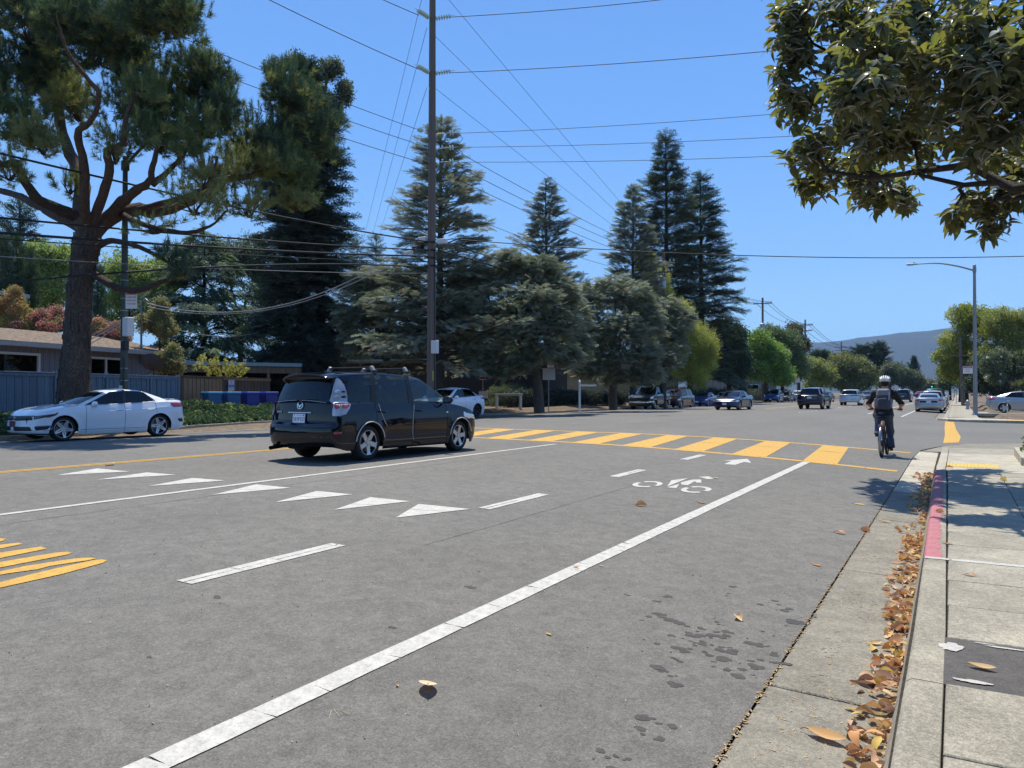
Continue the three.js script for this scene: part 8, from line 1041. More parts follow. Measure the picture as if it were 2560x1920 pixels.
farPole('second utility pole with grey transformer behind the cedars', p1, 14.2, [[13.2, 2.2], [12.3, 1.8]], 11.3); farPole('third utility pole rising from the green trees', p2, 14.4, [[13.6, 2.6]], 10.2); farPole('fourth utility pole with two crossarms', p3, 14.3, [[13.3, 2.6], [12.3, 2.4]]); farPole('fifth utility pole left of the cyclist', p4, 13.2, [[11.9, 3.0], [11.2, 2.8]]); farPole('farthest utility pole above the cyclist helmet', p5, 12.6, [[11.8, 2.6]]);
{ const seq = [[p1, 13.4], [p2, 13.8], [p3, 13.5], [p4, 12.1], [p5, 12]], nm = ['second and third', 'third and fourth', 'fourth and fifth', 'fifth and farthest'];
  for (let i = 0; i < 4; i++) { [-1.0, 0.45, 1.0].forEach((x, k) => wire(['outer left', 'centre', 'outer right'][k] + ' wire between the ' + nm[i] + ' poles', [seq[i][0][0] + x, 0.3 + seq[i][1], seq[i][0][2]], [seq[i + 1][0][0] + x, 0.3 + seq[i + 1][1], seq[i + 1][0][2]], 0.02 + i * 0.008, 0.9)); wire('low telephone cable between the ' + nm[i] + ' poles', [seq[i][0][0] + 0.2, 7.4, seq[i][0][2]], [seq[i + 1][0][0] + 0.2, 7.4, seq[i + 1][0][2]], 0.045 + i * 0.01, 1.0); } }
{ const b = [0.58, 0.63, -92.74]; const g = thing('utility_pole', 'wooden pole with crossarm inside the right hand trees', 'utility pole', [b[0], 0.14, b[2]]); part(g, 'pole', tube([V(0, 0, 0), V(-0.1, 3, 0), V(-0.25, 7.2, 0)], [0.18, 0.16, 0.13], 10, 1), poleWood); part(g, 'crossarm', boxUV(box(2.2, 0.14, 0.12, -0.2, 5.2, 0.15)), poleWood); }
function cobraLamp(label, at, h, armPts, mat) { const g = thing('street_lamp', label, 'street lamp', at); part(g, 'pole', tube([V(0, 0, 0), V(0, h * 0.5, 0), V(0, h, 0)], [0.125, 0.105, 0.075], 14, 1), mat); part(g, 'base_collar', lathe([[0, 0], [0.2, 0], [0.2, 0.05], [0.13, 0.1], [0.125, 0.3]], 16), mat); part(g, 'pole_cap', new THREE.SphereGeometry(0.09, 12, 8).translate(0, h + 0.05, 0), mat); part(g, 'arm_bracket', rbox(0.2, 0.34, 0.2, 0.03, 0, h - 0.2, 0), mat); const c = new THREE.CatmullRomCurve3(armPts.map((p) => V(...p))).getPoints(14); part(g, 'arm', tube(c, taper(15, 0.055, 0.035), 9), mat); const e = c[14], d = c[14].clone().sub(c[13]).normalize(); const head = part(g, 'lamp_head', rbox(0.62, 0.1, 0.24, 0.045, 0, 0, 0), steel); head.position.copy(e).addScaledVector(d, 0.28); head.rotation.y = Math.atan2(-d.z, d.x); head.rotation.z = 0; part(head, 'lamp_lens', rbox(0.34, 0.03, 0.18, 0.012, 0.05, -0.06, 0), CM.lens); part(head, 'photocell', new THREE.CylinderGeometry(0.04, 0.04, 0.08, 10).translate(-0.12, 0.08, 0), CM.trim); return g; }
const galv = std({ color: lin(0.25, 0.255, 0.26), roughness: 0.5, metalness: 0.5 }), greenPole = std({ color: lin(0.045, 0.065, 0.055), roughness: 0.6 });
cobraLamp('curved arm street lamp at the far right corner', [0.99, 0.13, -54.6], 9.05, [[0, 8.8, 0], [-0.9, 9.15, 0], [-2.0, 9.42, 0], [-3.1, 9.46, 0]], galv);
{ const g = cobraLamp('dark green street lamp pole in front of the pine', [-23.75, 0.3, -15.55], 8.9, [[0, 8.7, 0], [0.7, 9.4, -0.3], [1.6, 9.85, -0.8], [2.5, 10.0, -1.2]], greenPole); part(g, 'control_box', rbox(0.3, 0.62, 0.24, 0.03, 0.28, 3.35, 0.05), greyBox); part(g, 'switch_box', rbox(0.2, 0.3, 0.16, 0.02, 0.2, 2.75, 0.1), CM.trim); for (const y of [1.6, 2.0, 2.9, 3.9, 4.3, 4.9]) part(g, 'steel_band', new THREE.CylinderGeometry(0.122, 0.122, 0.025, 16, 1, true).translate(0, y, 0), steel); part(g, 'white_tag', rbox(0.2, 0.16, 0.01, 0.003, 0.02, 1.35, 0.125), greyBox); part(g, 'flat_post', rbox(0.05, 1.3, 0.05, 0.01, 0.15, 1.7, 0.12), CM.trim); }
// signs
const signFace = (w, h, draw) => std({ roughness: 0.45, map: canvasTex(Math.round(256 * Math.min(1, w / h)), Math.round(256 * Math.min(1, h / w)), draw) });
function sign(label, at, turn, panels, postH, postMat = galv, r = 0.03) { const g = thing('road_sign', label, 'sign', at, turn); if (postH) part(g, 'post', rod([0, 0, 0], [0, postH, 0], r, r, 8), postMat); panels.forEach(([x, y, w, h, draw, col]) => { const p = part(g, 'panel', rbox(w, h, 0.006, 0.002, x, y, 0.035), std({ color: lin(...(col || [0.42, 0.43, 0.44])), roughness: 0.5, metalness: 0.2 })); if (draw) part(p, 'print', new THREE.PlaneGeometry(w * 0.98, h * 0.98).translate(x, y, 0.0395), signFace(w, h, draw)); }); return g; }
const towAway = (c) => { const w = c.canvas.width, h = c.canvas.height; c.fillStyle = '#d9d6d2'; c.fillRect(0, 0, w, h); c.fillStyle = '#a92b32'; c.fillRect(w * 0.04, h * 0.03, w * 0.92, h * 0.22); c.fillStyle = '#e5e0dc'; c.font = `bold ${h * 0.13}px sans-serif`; c.textAlign = 'center'; c.fillText('NO PARKING', w / 2, h * 0.19, w * 0.84); c.fillStyle = '#b0373c'; c.font = `bold ${h * 0.1}px sans-serif`; ['2 AM TO 6 AM', 'EVERY DAY', 'TOW-AWAY'].forEach((t, i) => c.fillText(t, w / 2, h * (0.42 + 0.18 * i), w * 0.8)); };
sign('red and white parking sign on the green lamp pole', [-23.62, 0.3, -15.42], 0.45, [[0.3, 4.25, 0.4, 0.62, towAway]], 0);
sign('grey sign back with red white sign under domed cedar', [-21.44, 0.32, -41.55], 0.5, [[0.12, 2.95, 0.42, 0.5, towAway], [0.02, 2.3, 0.76, 0.7, null]], 3.2);
sign('green and white parking sign near the white hatchback', [-27.08, 0.4, -43.01], 0.5, [[0, 2.75, 0.5, 0.75, (c) => { const w = c.canvas.width, h = c.canvas.height; c.fillStyle = '#c9d3cb'; c.fillRect(0, 0, w, h); c.fillStyle = '#2f6a4d'; c.font = `bold ${h * 0.15}px sans-serif`; c.textAlign = 'center'; c.fillText('2 HOUR', w / 2, h * 0.24, w * 0.8); c.fillText('PARKING', w / 2, h * 0.44, w * 0.8); c.fillRect(w * 0.15, h * 0.78, w * 0.24, h * 0.06); c.fillRect(w * 0.6, h * 0.78, w * 0.24, h * 0.06); }], [0, 2.15, 0.44, 0.4, (c) => { const w = c.canvas.width, h = c.canvas.height; c.fillStyle = '#c8c4c2'; c.fillRect(0, 0, w, h); c.fillStyle = '#7c2530'; c.fillRect(0, h * 0.5, w, h * 0.4); c.font = `bold ${h * 0.28}px sans-serif`; c.textAlign = 'center'; c.fillText('PERMIT', w / 2, h * 0.36, w * 0.8); }], [0.05, 0.95, 0.62, 0.45, null, [0.5, 0.45, 0.43]]], 3.1);
{ const b = [-20.12, 0.33, -43.16]; const g = thing('yard_post', 'white wooden yard post with short arm by the hedge', 'post', b, 0.3), w = std({ color: lin(0.62, 0.66, 0.66), roughness: 0.6 }); part(g, 'post', boxUV(rbox(0.12, 1.85, 0.12, 0.01, 0, 0.92, 0, 0, 0, 0, 1)), w); part(g, 'finial', new THREE.ConeGeometry(0.09, 0.14, 4).rotateY(Math.PI / 4).translate(0, 1.92, 0), w); part(g, 'arm', boxUV(rbox(1.05, 0.1, 0.07, 0.01, 0.5, 1.6, 0, 0, 0, 0, 1)), w); }
{ const b = [-26.94, 0.4, -43.09]; const g = thing('low_barrier', 'low white rail barrier beside the parking sign', 'barrier', [b[0] + 0.6, b[1], b[2] - 0.5], -0.35), w = std({ color: lin(0.45, 0.47, 0.46), roughness: 0.7 }); for (const x of [0, 2.4]) part(g, 'post', rbox(0.14, 1.0, 0.14, 0.01, x, 0.5, 0), w); part(g, 'rail', rbox(2.7, 0.12, 0.1, 0.01, 1.2, 0.98, 0), w); }
sign('red and white parking sign beside the curved street lamp', [0.62, 0.13, -54.4], 0.1, [[-0.02, 2.75, 0.52, 0.46, towAway, [0.4, 0.4, 0.4]]], 0);
sign('small blue green sign on leaning post at right', [0.75, 0.13, -94.36], 0.1, [[0, 2.0, 0.95, 0.4, (c) => { c.fillStyle = '#3c6f7d'; c.fillRect(0, 0, 256, 256); c.fillStyle = '#b6cdd0'; c.font = 'bold 40px sans-serif'; c.fillText('OPEN', 60, 70); }]], 2.4);
sign('distant red white sign over right pavement', [-0.01, 0.13, -109.57], 0.1, [[0, 2.9, 0.5, 0.5, towAway]], 3.2);
sign('small red sign behind the maroon SUV', [-19.81, 0.3, -116.52], 0.1, [[0, 3.0, 0.6, 0.7, towAway]], 3.4);
{ const b = [0.78, 0.14, -72.97]; const g = thing('fire_hydrant', 'pale grey hydrant on the far right pavement edge', 'hydrant', b); part(g, 'barrel', lathe([[0, 0], [0.16, 0], [0.16, 0.05], [0.11, 0.07], [0.11, 0.55], [0.14, 0.57], [0.14, 0.62], [0.1, 0.72], [0, 0.78]], 16), steel); for (const s of [-1, 1]) part(g, 'outlet', new THREE.CylinderGeometry(0.06, 0.06, 0.12, 10).rotateZ(Math.PI / 2).translate(s * 0.15, 0.45, 0), steel); part(g, 'bonnet_nut', new THREE.CylinderGeometry(0.03, 0.03, 0.06, 5).translate(0, 0.8, 0), steel); }
{ const b = [2.21, 0.15, -45.96]; const g = thing('marker_stake', 'thin pale stake in the bare soil right of lamp', 'stake', b); part(g, 'stake', box(0.04, 0.8, 0.02, 0, 0.4, 0), std({ color: lin(0.5, 0.45, 0.38), roughness: 0.8 })); part(g, 'cap', box(0.05, 0.12, 0.025, 0, 0.74, 0), greyBox); }
{ const b = [-6.35, 3.58, -261.95]; const g = thing('traffic_light', 'distant traffic signal showing green over the road', 'traffic light', [b[0], b[1], b[2]]); part(g, 'housing', rbox(0.4, 1.1, 0.3, 0.04), std({ color: lin(0.01, 0.02, 0.015), roughness: 0.6 })); part(g, 'signal_lamp', new THREE.CircleGeometry(0.15, 16).translate(0, -0.32, 0.156), std({ color: lin(0, 0.1, 0.05), emissive: lin(0.05, 1.0, 0.4), emissiveIntensity: 1 })); for (const y of [0, 0.32]) part(g, 'dark_lens', new THREE.CircleGeometry(0.15, 16).translate(0, y, 0.156), CM.trim); part(g, 'mast_arm', tube([V(0, 0.6, 0), V(2, 0.8, 0), V(5.5, 0.6, 0), V(5.8, -1, 0), V(5.8, -4.2, 0)], 0.09, 8), galv); const pl = new THREE.PointLight(new THREE.Color().setRGB(0.05, 1, 0.4), 0.6, 20); pl.position.set(0, -0.32, 0.26); pl.castShadow = true; pl.name = 'signal_light'; g.add(pl); }

// ---------------------------------------------------------------- magnolia overhead at the right, seen from below
{ reseed(601); const base = [4.1, 0.15, -13.6], o = V(...base), g = thing('magnolia_tree', 'large leaved magnolia hanging over the top right corner', 'tree', base);
  const rel = (p) => V(...p).sub(o), bark = barkMat(0.20, 0.18, 0.16, 3, 1);
  part(g, 'trunk', tube([V(0, -0.1, 0), V(0.05, 1, 0), V(0, 2.2, 0.05), V(-0.1, 3.4, 0)], [0.3, 0.24, 0.22, 0.2], 14), bark);
  const fork = V(-0.1, 3.3, 0), lobes = [[-2.43, 8.23, -14.1, 0.63, 0.49, 0.57, 74], [-2.46, 7.41, -14.1, 0.47, 0.45, 0.42, 60], [-2.44, 6.75, -14.58, 0.49, 0.46, 0.44, 62], [-2.37, 6.04, -15.09, 0.43, 0.43, 0.39, 56], [-2.35, 5.65, -15.8, 0.45, 0.34, 0.4, 46], [-1.5, 7.82, -14.07, 0.74, 0.59, 0.67, 100], [-1.5, 6.8, -14.08, 0.74, 0.55, 0.67, 100], [-1.49, 6.11, -14.67, 0.77, 0.5, 0.69, 100], [-1.67, 5.77, -16.31, 0.77, 0.42, 0.69, 74], [-1.1, 5.58, -16.98, 0.35, 0.41, 0.32, 34], [-0.49, 7.07, -13.04, 0.77, 0.63, 0.69, 100], [-0.49, 6.09, -13.05, 0.73, 0.56, 0.66, 90], [-0.59, 5.79, -14.5, 0.78, 0.47, 0.7, 80], [0.21, 6.43, -12.07, 0.75, 0.63, 0.68, 80], [0.26, 5.62, -12.11, 0.72, 0.53, 0.65, 76], [0.32, 5.16, -12.61, 0.68, 0.36, 0.61, 64], [0.91, 6.18, -12.48, 0.69, 0.81, 0.62, 60], [0.93, 5.25, -12.73, 0.7, 0.51, 0.63, 50], [0.35, 4.73, -15.06, 0.51, 0.26, 0.46, 40], [0.84, 4.81, -15.11, 0.46, 0.37, 0.41, 46], [-0.03, 4.53, -15.31, 0.21, 0.22, 0.19, 14], [0.52, 4.38, -15.28, 0.28, 0.2, 0.25, 20], [0.91, 5.23, -15.14, 0.46, 0.31, 0.41, 30], [-1.02, 5.56, -11.14, 0.48, 0.36, 0.43, 60], [-1.08, 5.8, -14.1, 0.46, 0.31, 0.42, 50], [-0.97, 6.3, -11.62, 0.45, 0.32, 0.4, 44], [-0.88, 5.47, -17.46, 0.34, 0.24, 0.3, 30], [-1.38, 5.39, -16.82, 0.46, 0.22, 0.41, 34], [-0.28, 6.06, -11.79, 0.5, 0.44, 0.45, 50], [0.46, 5.84, -11.64, 0.6, 0.48, 0.54, 60], [0.7, 5.8, -16.29, 0.75, 0.33, 0.67, 50]];
  // one magnolia leaf: arched ellipse with a folded midrib
  const leafG = (curl, fold, len = 0.225, wid = 0.105) => { const pos = [], idx = [], N = 6; for (let i = 0; i <= N; i++) { const t = i / N, w = wid * Math.pow(Math.sin(Math.PI * Math.min(0.985, 0.03 + t * 0.97)), 0.8) * 0.5, y = -curl * t * t * len, z = t * len; pos.push(-w, y + fold * w, z, 0, y, z, w, y + fold * w, z); if (i) { const a = i * 3; idx.push(a - 3, a - 2, a, a - 2, a + 1, a, a - 2, a - 1, a + 1, a - 1, a + 2, a + 1); } } return meshGeo(pos, idx); };
  const LG = [leafG(0.25, 0.5), leafG(0.5, 0.35), leafG(0.12, 0.7), leafG(0.7, 0.2)];
  const shineMat = phys({ color: lin(1, 1, 1), roughness: 1, transmission: 0.7, thickness: 0, side: THREE.DoubleSide, clearcoat: 0.5, clearcoatRoughness: 0.2 });
  const mains = [[-0.52, 5.15, -14.55], [-1.48, 6.48, -14.56], [-1.99, 5.53, -14.97], [-0.07, 7.23, -14.21], [0.56, 4.62, -14.61]].map((p) => limbPath(fork, rel(p), 0.05, 8, 0.09)); const cps = LG.map((q) => new Copies(q, shineMat)), limbs = [], tips = [], fl = [];
  for (const [x, y, z, rx, ry, rz, n] of lobes) { const c = rel([x, y, z]), c0 = mains.flat().reduce((b, q) => (q.distanceTo(c) < b.distanceTo(c) ? q : b), fork), lp = limbPath(c0, c, 0.05, 6, 0.14); limbs.push(tube(lp, taper(7, 0.04, 0.014), 6)); for (let i = 0; i < n * 0.62; i++) { const d = dirRnd(), rad = Math.pow(rnd(), 0.5), e = c.clone().add(V(d.x * rx * 1.0, d.y * ry, d.z * rz * 1.6).multiplyScalar(rad)); tips.push([e, d]); if (i % 2 === 0) limbs.push(tube(limbPath(lp[4].clone().lerp(lp[6], rnd()), e, 0.04, 4, 0.14), taper(5, 0.014, 0.005), 5)); } }
  const leafC = [0.135, 0.145, 0.026];
  const near = []; const camRel = V(0, 1.5, 0).sub(o);
  tips.forEach(([e, d], k) => { const up = V(d.x * 0.5, 0.8, d.z * 0.5).normalize(), n = 5 + Math.floor(rnd() * 6); for (let i = 0; i < n; i++) { const a = (i / n) * 6.283 + rr(-0.8, 0.8), s = V(Math.cos(a), 0, Math.sin(a)), el = rr(-0.8, 0.75), dir = s.multiplyScalar(Math.cos(el)).addScaledVector(up, Math.sin(el)).normalize(), c = leafC; const q = Math.floor(rnd() * 4), sc = rr(0.55, 1.2), p = e.clone().addScaledVector(dir, 0.015).addScaledVector(up, rr(-0.12, 0.03)); const upv = up.clone().add(V(rr(-0.5, 0.5), rr(-0.2, 0.2), rr(-0.5, 0.5))); near.push([p.distanceTo(camRel), q, p, dir, upv, sc, tint(c, 0.28, 0.12).multiplyScalar(0.5)]); } });
  near.sort((a, b) => a[0] - b[0]); const leafMats = [[0.125, 0.14, 0.026], [0.145, 0.15, 0.026], [0.115, 0.135, 0.024]].map((c) => phys({ color: lin(...c), roughness: 1, transmission: 0.7, thickness: 0, clearcoat: 0.5, clearcoatRoughness: 0.2 })); let made = 0;
  near.forEach(([dist, q, p, dir, up, sc, col], i) => { const w = p.clone().add(o), inView = w.x < -w.z * 0.066 && w.y < 1.5 - w.z * 0.56; if (inView && made < 300) { made++; const m = part(g, 'leaf', LG[q], leafMats[i % 3]); const zv = dir.clone().normalize(), xv = V().crossVectors(up, zv).normalize(), yv = V().crossVectors(zv, xv); m.applyMatrix4(new THREE.Matrix4().makeBasis(xv, yv, zv).scale(V(sc, sc, sc)).setPosition(p)); } else cps[q].basis(p, dir, up, sc, col); });
  mains.forEach((q) => limbs.push(tube(q, taper(9, 0.12, 0.03), 9)));
  const b = part(g, 'branches', merge(limbs), bark); b.userData.kind = 'stuff'; cps.forEach((c) => c.build(g, 'crown'));
  const petal = new THREE.SphereGeometry(0.06, 8, 5, 0, 6.283, 0, 1.3).scale(1, 1.2, 0.45).rotateX(0.9); for (const p of [[-2.7, 7.84, -13.6], [-0.35, 6.43, -13.59], [0.66, 7, -13.71], [0.54, 5.82, -13.77]]) { const f = new THREE.Group(); f.name = 'blossom'; f.position.copy(rel(p)); g.add(f); for (let k = 0; k < 6; k++) { const m = part(f, 'petal', petal, std({ color: lin(0.75, 0.73, 0.66), roughness: 0.6, side: THREE.DoubleSide })); m.rotation.y = k * 1.047; } }
}
{ // trees and a low brown building on our own side of the street, behind the camera: the minivan mirrors them
  for (const [i, x, z, h, w] of [[0, 6.5, -3.5, 7, 3], [1, 7, 4, 8, 3.4], [2, 8, 12, 8, 3.6], [3, 7, 21, 9, 4]]) broadleaf({ name: 'street_tree', label: ['first tree behind the viewer on the near pavement', 'second tree behind the viewer on the near pavement', 'third tree behind the viewer on the near pavement', 'fourth tree behind the viewer on the near pavement'][i], seed: 650 + i, at: [x, 0.14, z], fork: [x, 2.4, z], trunk: 0.2, lobes: [[x, h * 0.62, z, w, h * 0.34, w, 520], [x - 1, h * 0.45, z + 1, w * 0.7, h * 0.25, w * 0.7, 260]], geo: FG.leafL, col: [0.02, 0.034, 0.014], size: 1.2, twigs: 4, group: 'trees behind the viewer' });
  const g = thing('brown_building', 'low brown building behind the viewer', 'building', [13, 0.14, 4], 0); part(g, 'wall', box(6, 4.2, 46, 0, 2.1, 0), std({ color: lin(0.2, 0.14, 0.09), roughness: 0.9 })); part(g, 'roof', box(7, 0.3, 47, 0, 4.35, 0), std({ color: lin(0.1, 0.08, 0.07), roughness: 0.9 })); for (let z = -20; z <= 20; z += 8) { const w = new THREE.Group(); w.name = 'window'; g.add(w); part(w, 'pane', box(0.06, 1.6, 3, -3.02, 2.2, z), CM.glassDark); part(w, 'frame', box(0.04, 1.8, 3.2, -3.005, 2.2, z), greyBox); }
}

// ---------------------------------------------------------------- fallen leaves
{ reseed(701);
  const leaf = (curl, cup, len, wid, twist) => { const pos = [], idx = [], N = 7; for (let i = 0; i <= N; i++) { const t = i / N, w = wid * 0.5 * Math.pow(Math.sin(Math.PI * Math.min(0.99, 0.02 + t * 0.98)), 0.75), z = (t - 0.5) * len, y = curl * len * (t - 0.5) ** 2 * 4 * 0.25, a = twist * (t - 0.5); for (const s of [-1, -0.5, 0, 0.5, 1]) { const x = w * s, yy = cup * w * s * s; pos.push(x * Math.cos(a) - yy * Math.sin(a), y + yy * Math.cos(a) + x * Math.sin(a), z); } if (i) for (let k = 0; k < 4; k++) { const q = i * 5 + k; idx.push(q - 5, q - 4, q, q - 4, q + 1, q); } } const g = meshGeo(pos, idx); g.computeBoundingBox(); g.translate(0, -g.boundingBox.min.y, 0); return g; };
  const LG = [leaf(0.5, 0.5, 0.15, 0.062, 0.4), leaf(-0.4, 0.9, 0.14, 0.07, -0.6), leaf(0.9, 0.3, 0.16, 0.06, 0.9), leaf(0.2, 1.6, 0.13, 0.075, 0.2), leaf(-0.7, 0.2, 0.15, 0.065, 1.2), leaf(0.1, 0.15, 0.16, 0.085, 0.1)];
  const C = [[0.60, 0.35, 0.14], [0.55, 0.26, 0.09], [0.66, 0.46, 0.22], [0.46, 0.23, 0.10], [0.62, 0.43, 0.10], [0.34, 0.19, 0.11], [0.60, 0.38, 0.23], [0.5, 0.28, 0.13]].map((c) => phys({ color: lin(...c), roughness: 1, transmission: 0.28, thickness: 0 }));
  const gy = (x) => lerp(0.0, -0.022, clamp((x + 0.86) / 0.5, 0, 1)), g = thing('leaf_drift', 'long drift of dry brown leaves in the right gutter', 'leaves', [-0.4, 0, -8]);
  const place = (z) => { const w = (z > -5 ? 0.1 : 0.13) * (0.25 + 2.2 * Math.max(0, fbm(z * 0.8, 3, 1, 3) + 0.3)), x = kerbX(z) - 0.075 - Math.pow(rnd(), 1.4) * w * 1.5; return x; };
  const zOf = () => { const r = rnd(); return r < 0.8 ? lerp(-2.9, -11, rnd()) : lerp(-11, -16.5, rnd()); };
  for (let i = 0; i < 215; i++) { const z = lerp(-2.7, -9, Math.pow(rnd(), 1.15)), x = place(z), m = part(g, 'leaf', pick(LG), pick(C)); m.position.set(x + 0.4, gy(x) + rr(0, 0.032) * (1 - (kerbX(z) - x) * 3), z + 8); m.rotation.set(rr(-0.6, 0.6), rr(0, 6.28), rr(-0.6, 0.6)); const s = rr(0.36, 0.8); m.scale.set(s, s, s); }
  const cps = LG.map((q) => new Copies(q, phys({ color: lin(1, 1, 1), roughness: 1, transmission: 0.28, thickness: 0 })));
  for (let i = 0; i < 800; i++) { const z = i < 700 ? lerp(-2.6, -16.3, rnd()) : lerp(-12, -16, rnd()), x = place(z), s = rr(0.2, 0.62); const m = new THREE.Matrix4().compose(V(x + 0.4, gy(x) + rr(-0.004, 0.026), z + 8), new THREE.Quaternion().setFromEuler(new THREE.Euler(rr(-0.6, 0.6), rr(0, 6.28), rr(-0.6, 0.6))), V(s, s, s)), c = pick(cps); c.m.push(m); c.c.push(pick(C).color.clone().multiplyScalar(rr(0.7, 1.15))); }
  cps.forEach((c) => c.build(g, 'leaf_litter'));
  { // dry crumbs and straw in the gutter and along the asphalt joint
    const cr = []; for (let i = 0; i < 2600; i++) { const joint = rnd() < 0.28, z = -2.4 - Math.pow(rnd(), 1.5) * 12, x = joint ? rightEdgeX(z) + rr(-0.012, 0.022) : kerbX(z) - 0.07 - Math.pow(rnd(), 2.4) * 0.46, l = rr(0.005, 0.03); cr.push(box(rr(0.0015, 0.007), 0.0015, l, x, (joint ? 0.001 : gy(x)) + 0.003, z, rr(0, 3.1), rr(-0.2, 0.2))); } const m = part(g, 'crumbs', merge(cr.map((q) => q.translate(0.4, 0, 8))), std({ color: lin(0.42, 0.29, 0.15), roughness: 1 })); m.userData.kind = 'stuff'; }
  const single = (label, x, z, v, c, s, rot, y) => { const m = new THREE.Group(); m.position.set(x, y ?? roadY(x) + 0.004, z); m.rotation.set(...rot); m.scale.set(s, s, s); top(m, 'fallen_leaf', label, 'leaf', 'scattered fallen leaves'); part(m, 'blade', LG[v], C[c]); part(m, 'stalk', tube([V(0, 0.012, -0.065), V(0.004, 0.01, -0.085), V(0.002, 0.002, -0.1)], 0.0022, 5), C[5]); };
  single('tan leaf standing upright on asphalt near the bottom', -2.2, -3.0, 5, 2, 1.05, [-0.3, -2.5, 0], roadY(-2.2) + 0.03);
  single('tiny tan fragment left of the upright leaf', -2.34, -2.95, 3, 2, 0.2, [0, 1, 0.2]); single('small yellow leaf alone in the parking strip', -2.09, -4.05, 0, 4, 0.33, [0, 1.2, 0]); single('pale curled leaf beside the oil stains', -1.23, -5.09, 3, 2, 0.72, [0.15, 0.6, 0.25]); single('orange leaf tented in the bike lane below symbol', -3.31, -8.85, 1, 0, 1.15, [0.1, 1.5, 0.5]); single('brown leaf left of the edge line by the symbol', -2.79, -9.61, 2, 3, 0.9, [0, 1.3, 0]); single('pale leaf lying on the bicycle symbol', -3.35, -12.25, 0, 2, 1.0, [0, 1.2, 0]);
  single('tan curled leaf in the parking strip mid right', -1.05, -7.05, 2, 1, 0.6, [0, 1.1, 0]); single('russet flat leaf left of the gutter edge', -1.07, -8.76, 4, 1, 0.9, [0, 1.4, 0]); single('brown leaf touching the gutter edge', -0.86, -9.12, 3, 3, 0.85, [0, 1.2, 0]); single('red brown leaf on the white edge line', -2.64, -5.59, 0, 1, 0.4, [0, 1.5, 0], roadY(-2.64) + 0.01); single('small brown leaf right of the white edge line', -2.5, -5.77, 2, 0, 0.33, [0, 1.4, 0]); single('yellow leaf in front of the tree shadow', -1.13, -11.13, 5, 4, 0.9, [0, 1.3, 0]); single('pale leaf on the gutter slab near shadow', -0.72, -9.9, 0, 2, 0.8, [0, 1.4, 0], 0); single('leaf near the yellow centre line far left', -12.6, -8.0, 0, 2, 2.0, [0, 0.6, 0]); single('pale scrap beyond the centre line', -17.2, -15.2, 2, 2, 1.6, [0, 0.6, 0]);
  single('large tan leaf on the near gutter slab', -0.5, -3.6, 0, 0, 1.15, [0.05, 1.35, 0.12], 0.0); single('brown curled leaf right of the large tan leaf', -0.38, -3.62, 4, 1, 0.75, [0.2, 0.3, 0.4], 0.01); single('large tan leaf on the dark pavement patch', 0.1, -4.42, 0, 2, 0.8, [0, 1.4, 0.1], 0.155); single('thin brown leaf on the pavement by white line', 0.08, -6.6, 4, 1, 0.55, [0, 1.4, 0], 0.152); single('brown leaf on the red painted kerb', -0.17, -9.9, 3, 7, 0.7, [0, 1.2, 0], 0.156); single('yellow leaf in shade on the far pavement', 0.62, -14.0, 3, 4, 0.9, [0, 0.8, 0.2], 0.152); single('dark leaf in shade on the far pavement', 0.28, -13.8, 2, 5, 0.9, [0, 1.2, 0], 0.152); single('brown leaf at the foot of the yellow panel', -0.12, -15.95, 1, 3, 1.0, [0, 1.4, 0], 0.145); single('small leaf near the kerb joint in sun', -0.08, -7.9, 2, 3, 0.6, [0, 1.3, 0], 0.152);
  { const t = new THREE.Mesh(merge([rod([-2.45, 0.085, -2.62], [-2.36, 0.088, -2.5], 0.0014, 0.001, 4), rod([-2.43, 0.085, -2.6], [-2.31, 0.088, -2.58], 0.0014, 0.001, 4), rod([-2.43, 0.085, -2.6], [-2.34, 0.09, -2.54], 0.0014, 0.001, 4)]), std({ color: lin(0.5, 0.42, 0.24), roughness: 0.9 })); top(t, 'pine_needle', 'dry pine needle cluster on the asphalt near bottom', 'needle'); }
  const L1 = [1.75, 0.42, -20.1, 0.55, 0.3, 1.3, 900]; broadleaf({ name: 'shrub', label: 'low bright green groundcover in the corner planter', category: 'shrub', seed: 702, at: [1.75, 0.15, -20.1], fork: [1.75, 0.25, -20.1], trunk: 0.03, lobes: [L1], geo: FG.ivy, col: [0.07, 0.11, 0.03], col2: [0.22, 0.24, 0.16], mix: 0.2, size: 1, twigs: 4 });
}

